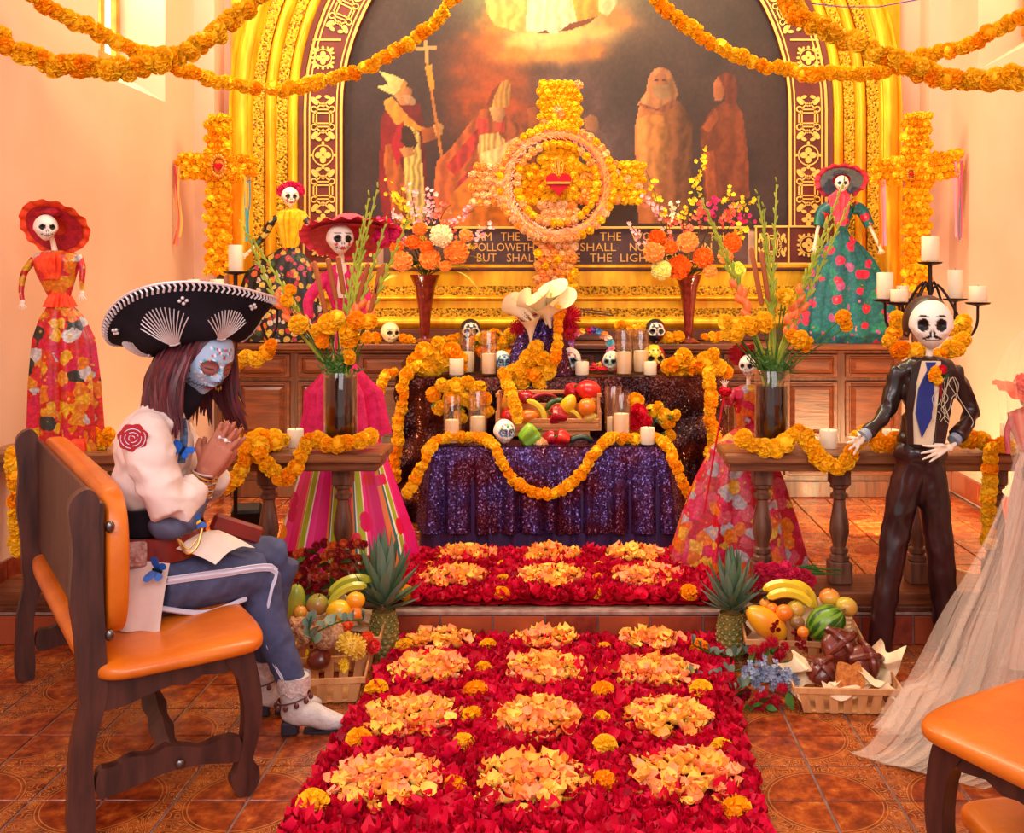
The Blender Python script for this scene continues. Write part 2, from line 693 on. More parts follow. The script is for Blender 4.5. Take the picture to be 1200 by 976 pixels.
# step: tiled riser with a pale edge
st = struct('trim_1', MB().box((0.0, STEP - 0.004, 0.0575), (XR - XL, 0.03, 0.115)), M_grout)
st['label'] = 'tiled step riser before the sanctuary'
rt = MB().box((0, 0, 0), (0.2, 0.012, 0.112), 0.002).mesh('riser_tile', M_riser)
for i in range(24):
    put(rt, 'riser_tile', st, (XL + 0.10 + i * 0.2075, STEP - 0.023, 0.057))
MB().box((0, STEP + 0.0, ZU - 0.009), (XR - XL, 0.06, 0.016), 0.003).build('step_edge', M_edge, st)

# walls
WT = 0.4
wy0, wy1, wz0 = 5.06, 5.88, 2.48


def side_wall(name, X, sgn, y0, y1, z0, label):
    mb = MB()
    xo = X + sgn * WT
    cx = (X + xo) / 2
    zt = 4.6
    mb.box((cx, (1.0 + y0) / 2, zt / 2), (WT, y0 - 1.0, zt))
    mb.box((cx, (y1 + YB + .3) / 2, zt / 2), (WT, YB + .3 - y1, zt))
    # under the window the sill slopes up and outward
    zs = z0 + 0.25
    vs = [(X, y0, 0), (X, y1, 0), (xo, y0, 0), (xo, y1, 0), (X, y0, z0), (X, y1, z0), (xo, y0, zs), (xo, y1, zs)]
    mb.add(vs, [(0, 1, 5, 4), (2, 6, 7, 3), (4, 5, 7, 6), (0, 2, 3, 1), (0, 4, 6, 2), (1, 3, 7, 5)])
    w = struct(name, mb, M_plaster)
    w['label'] = label
    return w


side_wall('wall_left', XL, -1, wy0, wy1, wz0, 'peach plaster wall at the left with a deep window')
side_wall('wall_right', XR, 1, 5.05, 5.86, 2.66, 'peach plaster wall at the right with a deep window')
wb = struct('wall_back', MB().box((0, YB + 0.1, 2.3), (5.2, 0.2, 4.6)), M_plaster)
wb['label'] = 'peach plaster wall behind the altarpiece'
for i, (xa, xb) in enumerate(((XL, -2.27), (2.22, XR))):
    q = struct('trim_%d' % (i + 2), MB().box(((xa + xb) / 2, YB - 0.09, 2.3), (xb - xa, 0.18, 4.6)), M_plaster)
    q['label'] = 'plaster pilaster in the ' + ('left' if i == 0 else 'right') + ' rear corner'

M_gframe = mat('window_frame_wood', (226, 150, 50), rough=0.4, c2=(180, 104, 30), ns=6)
M_pane = mat('daylit_pane', (255, 236, 190), rough=0.3, emis=4.0)
for n_, X, sg, ya, yb, z0 in ((1, XL, -1, wy0, wy1, wz0), (2, XR, 1, 5.05, 5.86, 2.66)):
    xw = X + sg * (WT - 0.12)
    w = struct('window_%d' % n_, MB().box((xw + sg * 0.02, (ya + yb) / 2, 3.65), (0.01, yb - ya, 2.0)), M_pane)
    w['label'] = 'tall daylit window in the ' + ('left' if n_ == 1 else 'right') + ' wall'
    for k in range(5):
        yy = ya + 0.03 + (yb - ya - 0.06) * k / 4
        MB().box((xw, yy, 3.65), (0.05, 0.045, 2.0), 0.006).build('window_bar', M_gframe, w)
    MB().box((xw, (ya + yb) / 2, z0 + 0.22), (0.06, yb - ya, 0.05), 0.006).build('window_sill', M_gframe, w)

# baseboards of red tiles
bt = MB().box((0, 0, 0), (0.012, 0.196, 0.13), 0.002).mesh('baseboard_tile', M_riser)
for nm, X, sg in (('baseboard_left', XL, 1), ('baseboard_right', XR, -1)):
    b1 = struct(nm, MB().box((X + sg * 0.004, 2.9, 0.062), (0.008, 2.2, 0.13)).box((X + sg * 0.004, 5.24, ZU + 0.065), (0.008, 2.4, 0.13)), M_grout)
    for k in range(11):
        put(bt, 'baseboard_tile', b1, (X + sg * 0.012, 1.9 + k * 0.2, 0.066))
    for k in range(12):
        put(bt, 'baseboard_tile', b1, (X + sg * 0.012, 4.12 + k * 0.2, ZU + 0.066))

# ------------------------------------------------------------------ altarpiece
M_gold = mat('gilded_wood', (255, 198, 36), rough=0.36, metal=0.5, c2=(240, 152, 14), ns=5, stretch=(3, 3, .6), bump=0.1, bs=30)
M_goldpale = mat('pale_gold_paint', (250, 196, 92), rough=0.5, metal=0.2)


def relief_material():
    m, nt, b = _new('gilded_relief')
    co = _coord(nt)
    v = _nd(nt, 'ShaderNodeTexVoronoi', feature='SMOOTH_F1')
    v.inputs['Scale'].default_value = 64
    nt.links.new(co, v.inputs['Vector'])
    w = _nd(nt, 'ShaderNodeTexNoise')
    w.inputs['Scale'].default_value = 40
    w.inputs['Distortion'].default_value = 4
    nt.links.new(co, w.inputs['Vector'])
    h = _nd(nt, 'ShaderNodeMath', operation='MULTIPLY')
    nt.links.new(v.outputs['Distance'], h.inputs[0])
    nt.links.new(w.outputs[0], h.inputs[1])
    nt.links.new(_ramp(nt, h.outputs[0], [(0.10, rgb(110, 66, 4)), (0.24, rgb(250, 190, 40))]), b.inputs['Base Color'])  # shade of the recesses painted dark into the gilding colour
    b.inputs['Metallic'].default_value = 0.5
    b.inputs['Roughness'].default_value = 0.4
    _bump(nt, b, h.outputs[0], 1.0, 0.02)
    return m


M_relief = relief_material()
M_maroon = mat('maroon_band', (112, 34, 14), rough=0.5, c2=(86, 22, 10), ns=6)
ps = 6.5 / F
ACX, ASZ = (663 - CX) * ps, HC + (CY - 130) * ps      # arch centre, springing height
ZB = 1.14
alt = thing('altarpiece', 'large gilded arched altarpiece framing a painting of robed figures on the rear wall', 'altarpiece', (ACX, YB, 0))


def arch_sweep(prof, name, m, zb=ZB, n=40):
    """prof: list of (radius, y) cross-section, swept up one side, over the arch, down the other"""
    mb = MB()
    rows = []
    for k in range(5):
        rows.append((-1, zb + (ASZ - zb) * k / 5, None))
    for k in range(n + 1):
        rows.append((0, 0, PI - PI * k / n))
    for k in range(1, 6):
        rows.append((1, ASZ - (ASZ - zb) * k / 5, None))
    vs, fs = [], []
    w = len(prof)
    for sd, z, a in rows:
        for r, y in prof:
            if a is None:
                vs.append((sd * r, y, z))
            else:
                vs.append((r * math.cos(a), y, ASZ + r * math.sin(a)))
    for i in range(len(rows) - 1):
        for j in range(w - 1):
            fs.append((i * w + j, i * w + j + 1, (i + 1) * w + j + 1, (i + 1) * w + j))
    mb.add(vs, fs)
    return mb.build(name, m, alt, angle=0.9)


def half(r0, r1, y, h, n=8):
    return [(r0 + (r1 - r0) * (1 - math.cos(PI * k / n)) / 2, y - h * math.sin(PI * k / n)) for k in range(n + 1)]


rp = lambda px: (px if px < 306 else 305 + (px - 305) * 0.885) * ps
arch_sweep([(rp(259), -0.02), (rp(259), -0.05), (rp(305), -0.05), (rp(305), -0.02)], 'ornament_band', M_maroon)
for a, b_ in ((259.5, 262.5), (265.5, 267), (297, 298.5), (301.5, 304.5)):
    arch_sweep([(rp(a), -0.045), (rp(a), -0.056), (rp(b_), -0.056), (rp(b_), -0.045)], 'gold_line', M_goldpale)
arch_sweep([(rp(305), -0.03), (rp(305), -0.07), (rp(310), -0.08), (rp(310), -0.02)], 'inner_moulding', M_maroon)
arch_sweep(half(rp(310), rp(325), -0.05, 0.045), 'round_moulding', M_gold)
arch_sweep([(rp(325), -0.03), (rp(325), -0.075), (rp(338), -0.085), (rp(338), -0.03)], 'relief_moulding', M_relief)
arch_sweep(half(rp(338), rp(354), -0.06, 0.06), 'round_moulding', M_gold)
arch_sweep([(rp(354), -0.03), (rp(354), -0.10), (rp(368), -0.11), (rp(368), -0.03)], 'relief_moulding', M_relief)
arch_sweep([(rp(368), -0.03), (rp(368), -0.12), (rp(372), -0.14)] + half(rp(372), rp(392), -0.13, 0.03) + [(rp(396), -0.15), (rp(399), -0.11), (rp(399), 0.0)], 'outer_moulding', M_gold)

# spandrels beside the arch
mb = MB()
for sg in (-1, 1):
    pts = [(sg * rp(400), ASZ)] + [(sg * rp(400) * math.cos(a), ASZ + rp(400) * math.sin(a)) for a in [PI / 2 * k / 12 for k in range(1, 13)]] + [(sg * rp(400), ASZ + rp(400))]
    mb.prism(pts, 0.05, lambda a, b, h: (a, -h, b))
mb.build('spandrel', M_gold, alt)


# gold ornament on the band
def ring_mb(mb, cx, cz, r0, r1, T_, n=16, y=-0.05, h=0.007):
    for k in range(n):
        a, b = 2 * PI * k / n, 2 * PI * (k + 1) / n
        q = [(r0, a), (r1, a), (r1, b), (r0, b)]
        vs = []
        for hh in (0, h):
            for r, t in q:
                X, Z = T_(cx + r * math.cos(t), cz + r * math.sin(t))
                vs.append((X, y - hh, Z))
        mb.add(vs, [(4, 5, 6, 7), (0, 1, 5, 4), (2, 3, 7, 6)])


def bar_mb(mb, a, b, w, T_, y=-0.05, h=0.007):
    a, b = Vector(a), Vector(b)
    d = (b - a).normalized() * (w / 2)
    nrm = Vector((-d.y, d.x))
    q = [a - d - nrm, a - d + nrm, b + d + nrm, b + d - nrm]
    vs = []
    for hh in (0, h):
        for p in q:
            X, Z = T_(p.x, p.y)
            vs.append((X, y - hh, Z))
    mb.add(vs, [(4, 5, 6, 7), (0, 1, 5, 4), (2, 3, 7, 6), (1, 2, 6, 5), (3, 0, 4, 7)])


def disc_mb(mb, cx, cz, rx, rz, T_, n=12, y=-0.05, h=0.007, rot=0):
    vs, m_ = [], n
    for hh in (0, h):
        for k in range(n):
            t = 2 * PI * k / n
            u, v = rx * math.cos(t), rz * math.sin(t)
            X, Z = T_(cx + u * math.cos(rot) - v * math.sin(rot), cz + u * math.sin(rot) + v * math.cos(rot))
            vs.append((X, y - hh, Z))
    mb.add(vs, [tuple(range(n, 2 * n))] + [(k, (k + 1) % n, n + (k + 1) % n, n + k) for k in range(n)])


def rosette(T_, ring=True, corners=False, s=1.0):
    mb = MB()
    for k in range(4):
        a = PI / 2 * k
        disc_mb(mb, 5.2 * s * math.cos(a), 5.2 * s * math.sin(a), 4.2 * s, 3.6 * s, T_, rot=a)
    if ring:
        ring_mb(mb, 0, 0, 11 * s, 12.4 * s, T_)
        for k in range(4):
            a = PI / 2 * k
            disc_mb(mb, 14 * s * math.cos(a), 14 * s * math.sin(a), 2.2 * s, 1.8 * s, T_, n=8, rot=a)
    if corners:
        for k in range(4):
            a = PI / 2 * k + PI / 4
            disc_mb(mb, 15.5 * s * math.cos(a), 15.5 * s * math.sin(a), 4.2 * s, 2.2 * s, T_, n=8, rot=a)
            for e in (-.5, .5):
                disc_mb(mb, 14.5 * s * math.cos(a + e * .6), 14.5 * s * math.sin(a + e * .6), 2.6 * s, 1.4 * s, T_, n=8, rot=a + e * 2)
    return mb


def knot(T_):
    mb = MB()
    for e in (-1, 1):
        for w_, h_ in ((7.5, 10), (11, 6)):
            bar_mb(mb, (-w_, e * h_), (w_, e * h_), 1.5, T_)
            bar_mb(mb, (e * w_, -h_), (e * w_, h_), 1.5, T_)
        for g in (-1, 1):
            ring_mb(mb, e * 10.5, g * 10.5, 2.4, 3.9, T_, n=10)
            bar_mb(mb, (0, e * 13), (g * 6, e * 20), 1.6, T_)
            bar_mb(mb, (g * 7, e * 12), (0, e * 18), 1.6, T_)
            disc_mb(mb, g * 9.5, e * 20, 5.4, 3.0, T_, rot=g * e * .9)
            disc_mb(mb, g * 5.2, e * 24.5, 3.4, 2.0, T_, rot=-g * e * .3)
    return mb


def place_orn(mbf, u, ang=None, side=0):
    """u: px height (photograph y) on the straight part, or ang on the arch"""
    r = rp(282)
    if ang is None:
        z = HC + (CY - u) * ps
        T_ = lambda a, b: (side * r + a * ps, z + b * ps)
    else:
        def T_(a, b):
            rr = r + a * ps
            t = ang - b * ps / r
            return (rr * math.cos(t), ASZ + rr * math.sin(t))
    mbf(T_).build('gold_ornament', M_goldpale, alt, smooth=False)


for sd in (-1, 1):
    for y_, f_ in ((70, 'sq'), (140, 'k'), (183, 'r'), (216 + 8, 'k'), (262 - 4, 'r2')):
        f = {'sq': lambda T_: rosette(T_, True, True, .86), 'k': knot, 'r': lambda T_: rosette(T_, True), 'r2': lambda T_: rosette(T_, False, False, .8)}[f_]
        place_orn(f, y_, None, sd)
    for y_ in (49, 91):
        z = HC + (CY - y_) * ps
        MB().box((sd * rp(282), -0.052, z), (rp(42), 0.012, rp(2))).build('gold_line', M_goldpale, alt, smooth=False)
    for k, f in enumerate((knot, lambda T_: rosette(T_, True), knot)):
        a0 = (130 - 10 + 62 * k) / 282.0
        a0 = 0.42 + 0.2 * k
        place_orn(f, 0, (a0 if sd > 0 else PI - a0))

# corner squares, lower ornament panels and inscription
for sd in (-1, 1):
    cxp = sd * rp(282)
    z0, z1 = HC + (CY - 309) * ps, HC + (CY - 266) * ps
    MB().box((cxp, -0.045, (z0 + z1) / 2), (rp(46), 0.03, z1 - z0), 0.002).build('corner_block', M_maroon, alt)
    T_ = lambda a, b, cxp=cxp, zc=(z0 + z1) / 2: (cxp + a * ps, zc + b * ps)
    rosette(lambda a, b: T_(a, b), True, True, .86).build('gold_ornament', M_goldpale, alt, smooth=False, loc=(0, -0.012, 0))
    cx2 = sd * rp(240)
    MB().box((cx2, -0.035, (z0 + z1) / 2), (rp(36), 0.03, z1 - z0), 0.002).build('ornament_panel', M_maroon, alt)
    T2 = lambda a, b, cx2=cx2, zc=(z0 + z1) / 2: (cx2 + b * ps * .62, zc + a * ps)
    knot(T2).build('gold_ornament', M_goldpale, alt, smooth=False, loc=(0, -0.002, 0))
    for zz in (z0, z1):
        MB().box((sd * rp(262), -0.055, zz), (rp(86), 0.025, rp(2.2)), 0.001).build('gold_line', M_goldpale, alt, smooth=False)
    for xx in (rp(259), rp(304), rp(221)):
        MB().box((sd * xx, -0.055, (z0 + z1) / 2), (rp(2), 0.025, z1 - z0), 0.001).build('gold_line', M_goldpale, alt, smooth=False)

M_insc = mat('inscription_ground', (92, 60, 58), rough=0.55, c2=(74, 44, 42), ns=8)
zi0, zi1 = HC + (CY - 310) * ps, HC + (CY - 268) * ps
insc = MB().box((0, -0.03, (zi0 + zi1) / 2), (rp(440), 0.02, zi1 - zi0)).build('inscription_panel', M_insc, alt)
M_letter = mat('gold_lettering', (236, 176, 84), rough=0.45, metal=0.2)


def text(body, x0, x1, y_, hpx, d, m, parent, yy, off=Vector((0, 0, 0)), name='lettering', ext=0.002):
    cu = bpy.data.curves.new('t', 'FONT')
    cu.body = body
    cu.extrude = ext
    cu.resolution_u = 2
    cu.align_x, cu.align_y = 'CENTER', 'CENTER'
    o = bpy.data.objects.new('t', cu)
    COL.objects.link(o)
    bpy.context.view_layer.update()
    me = bpy.data.meshes.new_from_object(o.evaluated_get(bpy.context.evaluated_depsgraph_get()))
    bpy.data.objects.remove(o)
    w = max(v.co.x for v in me.vertices) - min(v.co.x for v in me.vertices)
    h = max(v.co.y for v in me.vertices) - min(v.co.y for v in me.vertices)
    cx = sum((max(v.co.x for v in me.vertices), min(v.co.x for v in me.vertices))) / 2
    cy = sum((max(v.co.y for v in me.vertices), min(v.co.y for v in me.vertices))) / 2
    s = d / F
    c = P((x0 + x1) / 2, y_, d)
    for v in me.vertices:
        X, Y, Z = v.co
        v.co = ((X - cx) / w * (x1 - x0) * s, -Z, (Y - cy) / h * hpx * s)
    me.materials.clear()
    me.materials.append(m)
    return put(me, name, parent, Vector((c.x, yy, c.z)) + off)


for body, x0, x1, y_ in (('I', 549, 552, 277), ('AM', 558, 576, 277), ('THE', 587, 609, 277), ('LIGHT', 618, 652, 277), ('OF', 664, 680, 277), ('THE', 703, 728, 277), ('WORLD', 740, 785, 277), ('HE', 800, 818, 277), ('THAT', 830, 868, 277),
                         ('FOLLOWETH', 555, 626, 289.5), ('ME', 640, 660, 289.5), ('SHALL', 680, 722, 289.5), ('NOT', 738, 764, 289.5), ('WALK', 776, 812, 289.5), ('IN', 822, 834, 289.5),
                         ('BUT', 559, 582, 302), ('SHALL', 594, 632, 302), ('HAVE', 640, 680, 302), ('THE', 691, 717, 302), ('LIGHT', 727, 768, 302), ('OF', 780, 796, 302), ('LIFE', 806, 835, 302),
                         ):
    text(body, x0, x1, y_, 9.5, 6.46, M_letter, insc, -0.042, Vector((-ACX, 0, 0)))
MB().box((0, -0.05, zi1 + .004), (rp(440), 0.03, 0.014), 0.002).build('gold_line', M_goldpale, alt, smooth=False)
MB().box((0, -0.06, zi0 - .012), (rp(612), 0.05, 0.022), 0.004).build('gold_fillet', M_gold, alt)
MB().box((0, -0.06, zi0 - .032), (rp(612), 0.06, 0.018), 0.004).build('wood_fillet', M_maroon, alt)

# stepped gilded ledges below the painting (y, z at the front)
def ledge(yf, z0, z1, m, name, rnd=0.0):
    mb = MB()
    if rnd:
        n = 8
        prof = [(0, z0)] + [(-yf - rnd * math.sin(PI * k / n), z0 + (z1 - z0) * k / n) for k in range(n + 1)] + [(0, z1)]
    else:
        prof = [(0, z0), (-yf, z0), (-yf, z1), (0, z1)]
    w = rp(304)
    vs = [(-w, y, z) for y, z in prof] + [(w, y, z) for y, z in prof]
    k = len(prof)
    mb.add(vs, [(i, i + 1, i + 1 + k, i + k) for i in range(k - 1)] + [tuple(range(k))[::-1], tuple(range(k, 2 * k))])
    return mb.build(name, m, alt)


z_ = lambda py, d: HC + (CY - py) * d / F
ledge(0.075, z_(335, 6.42), z_(318, 6.44), M_gold, 'gilded_ledge')
ledge(0.085, z_(346, 6.41), z_(335, 6.42), M_relief, 'relief_ledge')
ledge(0.10, z_(353, 6.39), z_(346, 6.40), M_gold, 'gilded_ledge', 0.02)
ledge(0.10, z_(361, 6.39), z_(353, 6.39), M_gold, 'gilded_ledge')
ledge(0.115, z_(371, 6.38), z_(361, 6.39), M_relief, 'relief_ledge')
ledge(0.12, z_(386, 6.37), z_(371, 6.38), M_gold, 'gilded_ledge', 0.03)
MB().box((0, -0.075, (1.062 + z_(386, 6.37)) / 2), (rp(850), 0.15, z_(386, 6.37) - 1.058), 0.003).build('wooden_base', M_woodx, alt)

# ------------------------------------------------------------------ painted canvas
def inpoly(x, y, poly):
    r = np.zeros(x.shape, bool)
    n = len(poly)
    j = n - 1
    for i in range(n):
        xi, yi = poly[i]
        xj, yj = poly[j]
        c = ((yi > y) != (yj > y)) & (x < (xj - xi) * (y - yi) / ((yj - yi) or 1e-9) + xi)
        r ^= c
        j = i
    return r


def paint_canvas(co):
    x = (co[:, 0] + ACX) / ps + CX
    y = CY - (co[:, 2] - HC) / ps
    n1 = fbm(x / 38 + 5, y / 38 + 9, 1)
    n2 = fbm(x / 14 + 3, y / 14, 2)
    n3 = fbm(x / 5, y / 7, 3)
    C = np.array([70, 44, 40.]) + (n1[:, None] - .5) * np.array([34, 20, 16]) + (n2[:, None] - .5) * 10

    def blend(col, a):
        nonlocal C
        C = C * (1 - a[:, None]) + np.array(col, float) * a[:, None]

    def blob(cx, cy, rx, ry, col, s=1.0, nz=0.0):
        d = ((x - cx) / rx) ** 2 + ((y - cy) / ry) ** 2 + nz * (n2 - .5) * 3
        blend(col, np.clip(np.exp(-d * 1.2) * s, 0, 1))

    def poly(pts, col, shade=0.0, a=1.0, fold=0.0, fs=6.0, dirx=1.0):
        nonlocal C
        m = inpoly(x, y, pts)
        xs = [p[0] for p in pts]
        t = (x - min(xs)) / (max(xs) - min(xs))
        k = 1 + shade * (0.5 - t) * dirx * 2 + fold * np.sin(x / fs * 2 + n2 * 7 + y * .03) + (n3 - .5) * .25
        cc = np.clip(np.array(col, float)[None, :] * k[:, None], 0, 255)
        C = np.where(m[:, None], C * (1 - a) + cc * a, C)
    # smoke and fire glow behind the left group
    blob(655, 130, 60, 80, (120, 80, 80), .7, .5)
    blob(700, 190, 50, 60, (124, 92, 92), .6, .6)
    blob(570, 95, 46, 40, (190, 82, 30), .95, .5)
    blob(585, 135, 50, 50, (196, 78, 24), .9, .5)
    blob(560, 60, 30, 28, (150, 66, 30), .8, .7)
    # radiant group above, clouds
    blob(650, -20, 95, 62, (255, 226, 140), 1.3, .2)
    blob(560, 5, 22, 26, (120, 130, 92), .5, .3)
    for cx, cy, rx, ry, col in ((590, 30, 26, 22, (246, 148, 44)), (612, 48, 28, 16, (255, 196, 96)), (640, 44, 34, 18, (255, 214, 130)), (675, 40, 30, 18, (255, 204, 116)),
                                (700, 34, 24, 16, (250, 186, 100)), (722, 22, 20, 12, (224, 130, 60)), (600, 66, 24, 10, (240, 140, 50)), (650, 66, 28, 9, (244, 160, 70)), (690, 60, 22, 10, (226, 128, 54)), (575, 48, 14, 10, (226, 110, 30))):
        blob(cx, cy, rx, ry, col, 1.1, .7)
    poly([(566, -30), (620, -30), (622, 20), (618, 40), (600, 36), (580, 30), (570, 14)], (250, 214, 104), .1, .75, .12, 5)
    poly([(620, -30), (668, -30), (672, 10), (678, 28), (655, 40), (628, 38), (616, 36)], (255, 240, 190), .1, .85, .10, 4)
    poly([(664, -30), (700, -30), (704, 18), (690, 26), (684, 34), (676, 26)], (244, 150, 30), .1, .85, .12, 5)
    poly([(700, -30), (734, -30), (722, 6), (712, 20), (702, 14)], (214, 204, 150), .1, .7, .1, 5)
    poly([(628, 40), (640, 35), (644, 40)], (120, 50, 20))
    poly([(655, 38), (668, 28), (700, 20), (690, 28), (668, 36)], (130, 60, 24))
    # standing bishop with crozier
    poly([(447, 140), (456, 122), (470, 118), (492, 122), (498, 150), (500, 200), (506, 250), (450, 262), (444, 214)], (128, 22, 22), .25, 1, .1, 7)
    poly([(452, 170), (462, 168), (476, 210), (474, 262), (462, 262), (450, 190)], (196, 96, 30), .1, 1, .12, 4)
    poly([(472, 152), (482, 142), (492, 158), (500, 250), (496, 262), (478, 262), (474, 200)], (232, 186, 92), .1, 1, .22, 2.2)
    poly([(450, 118), (460, 114), (478, 136), (492, 148), (506, 152), (500, 158), (480, 148), (464, 146), (452, 128)], (232, 148, 44), .1, 1, .08, 4)
    poly([(466, 148), (474, 142), (474, 176), (466, 196), (458, 172)], (196, 24, 44), .1)
    poly([(472, 146), (482, 150), (490, 168), (482, 180), (470, 166)], (70, 34, 16))
    poly([(494, 152), (510, 148), (514, 162), (496, 168)], (166, 80, 30), .2)
    poly([(508, 147), (514, 143), (520, 148), (519, 158), (511, 159)], (214, 146, 82), .2)
    poly([(468, 174), (484, 172), (486, 182), (474, 186)], (214, 140, 80), .2)
    poly([(462, 112), (470, 104), (478, 102), (484, 106), (482, 114), (480, 124), (470, 124)], (206, 126, 70), .3)
    poly([(472, 112), (482, 112), (488, 118), (486, 124), (476, 122)], (190, 140, 96), .1)
    poly([(445, 84), (460, 88), (474, 94), (478, 98), (470, 104), (462, 112), (452, 108), (442, 102), (456, 99)], (246, 214, 124), .1)
    poly([(474, 94), (478, 98), (470, 112), (466, 110)], (206, 136, 50))
    poly([(499, 72), (502, 72), (532, 262), (528, 262)], (206, 122, 46))
    poly([(488, 56), (512, 54), (512, 58), (488, 60)], (214, 156, 84))
    poly([(497, 48), (501, 48), (503, 74), (499, 74)], (214, 156, 84))
    poly([(498, 78), (506, 76), (510, 104), (504, 106)], (222, 150, 30))
    # seated bishop
    poly([(512, 190), (530, 172), (548, 148), (562, 130), (576, 124), (590, 132), (612, 150), (628, 176), (626, 232), (560, 262), (516, 262), (508, 230)], (180, 84, 34), .25, 1, .16, 5)
    poly([(522, 196), (548, 164), (560, 150), (566, 160), (552, 184), (534, 206)], (196, 40, 36), .1, .8, .2, 4)
    poly([(536, 214), (560, 190), (574, 196), (560, 214), (540, 240)], (190, 36, 50), .1, .8, .2, 3)
    poly([(558, 138), (572, 140), (574, 156), (560, 158)], (216, 60, 48), .1, .9, .1, 2)
    poly([(582, 138), (592, 142), (592, 156), (582, 154)], (216, 60, 48), .1, .9, .1, 2)
    poly([(562, 158), (584, 156), (596, 170), (592, 196), (564, 200), (560, 176)], (226, 170, 92), .1, 1, .2, 2)
    poly([(564, 180), (586, 172), (602, 162), (612, 172), (596, 190), (568, 196)], (240, 196, 124), .2, 1, .1, 3)
    poly([(573, 126), (590, 124), (592, 134), (588, 144), (578, 142)], (214, 144, 86), .3)
    poly([(571, 124), (576, 108), (588, 96), (597, 93), (599, 106), (596, 126), (584, 127)], (206, 140, 60), .2, 1, .12, 2)
    poly([(571, 124), (576, 108), (588, 96), (580, 112), (576, 126)], (132, 58, 22))
    poly([(516, 262), (530, 226), (556, 202), (600, 206), (640, 236), (660, 268), (520, 268)], (226, 122, 24), .1, 1, .12, 8)
    # small figures behind the cross
    poly([(618, 128), (628, 124), (630, 150), (620, 152)], (190, 96, 40), .1, .7)
    poly([(684, 140), (692, 134), (700, 138), (702, 150), (696, 156), (686, 152)], (206, 130, 80), .2, .7)
    poly([(686, 154), (702, 152), (722, 190), (724, 240), (690, 246)], (128, 80, 74), .2, .6, .1, 6)
    # hooded bearded figure
    poly([(744, 150), (750, 120), (762, 112), (786, 112), (800, 124), (811, 142), (812, 200), (806, 262), (748, 262), (745, 200)], (170, 98, 52), .45, 1, .10, 7)
    poly([(746, 140), (760, 134), (778, 136), (786, 168), (776, 214), (760, 220), (748, 196)], (214, 134, 64), .25, 1, .1, 6)
    poly([(746, 124), (757, 108), (760, 90), (767, 81), (776, 79), (785, 84), (791, 98), (795, 112), (782, 128), (764, 130), (752, 122)], (196, 124, 76), .3, 1, .1, 4)
    poly([(763, 92), (772, 86), (780, 88), (784, 100), (784, 112), (774, 118), (764, 110)], (176, 104, 66), .2)
    poly([(764, 100), (784, 100), (786, 112), (776, 118), (766, 112)], (168, 122, 84), .1)
    poly([(766, 94), (771, 93), (771, 95), (766, 96)], (90, 44, 24))
    poly([(776, 93), (781, 94), (781, 96), (776, 95)], (90, 44, 24))
    poly([(748, 120), (770, 128), (790, 116), (796, 122), (778, 132), (752, 126)], (150, 82, 56), .1, 1, .1, 3)
    # profile figure at the right
    poly([(820, 150), (836, 126), (848, 120), (862, 120), (870, 134), (876, 180), (878, 232), (826, 240), (822, 200)], (132, 60, 30), -.1, 1, .10, 6)
    poly([(822, 150), (838, 128), (842, 140), (830, 156)], (176, 84, 42), .1, .9)
    poly([(824, 180), (836, 176), (840, 232), (828, 236)], (190, 88, 36), .2, .7, .1, 4)
    poly([(836, 98), (841, 90), (850, 88), (852, 100), (846, 118), (837, 118), (836, 108)], (176, 98, 58), .2)
    poly([(841, 90), (850, 85), (860, 88), (865, 100), (862, 122), (850, 122), (848, 104)], (118, 48, 26), .1, 1, .1, 3)
    C = C * .76
    C = np.clip(C + (fbm(x / 2.5, y / 3.5, 8, 2)[:, None] - .5) * 12, 0, 255)
    return C


def canvas():
    r = rp(260)
    mb = MB()
    nx, nz = 380, 300
    z0, zt = z_(268, 6.5), ASZ + r
    xs = np.linspace(-r, r, nx)
    zs = np.linspace(z0, zt, nz)
    vs = [(x, -0.012, z) for z in zs for x in xs]
    keep = lambda x, z: z < ASZ or x * x + (z - ASZ) ** 2 < (r * 1.03) ** 2
    fs = []
    for j in range(nz - 1):
        for i in range(nx - 1):
            if keep(xs[i], zs[j]):
                a = j * nx + i
                fs.append((a, a + 1, a + nx + 1, a + nx))
    mb.add(vs, fs)
    me = mb.mesh('canvas', mat_vcol('oil_paint', rough=0.55, bump=0.05))
    paint(me, paint_canvas)
    put(me, 'canvas', alt)


canvas()
MB().prism([(-rp(259), z_(268, 6.5))] + [(rp(259) * math.cos(PI * k / 24), ASZ + rp(259) * math.sin(PI * k / 24)) for k in range(25)][::-1] + [(rp(259), z_(268, 6.5))], 0.01, lambda a, b, h: (a, h - 0.011, b)).build('backing', M_maroon, alt, smooth=False)

# ------------------------------------------------------------------ credenza
cz = thing('sideboard', 'long carved wooden sideboard with panelled drawers below the altarpiece', 'cabinet', (0, 6.04, ZU))
x0, x1 = -2.06, 1.96
MB().box(((x0 + x1) / 2, 0.14, 0.905), (x1 - x0 + 0.06, 0.345, 0.035), 0.006).build('top', M_woodx, cz)
MB().box(((x0 + x1) / 2, 0.145, 0.878), (x1 - x0 + 0.03, 0.32, 0.024), 0.008).build('top_moulding', M_wood, cz)
MB().box(((x0 + x1) / 2, 0.16, 0.433), (x1 - x0, 0.28, 0.866)).build('body', M_wood, cz)
MB().box(((x0 + x1) / 2, 0.145, 0.05), (x1 - x0 + 0.02, 0.31, 0.10), 0.006).build('plinth', M_wood, cz)


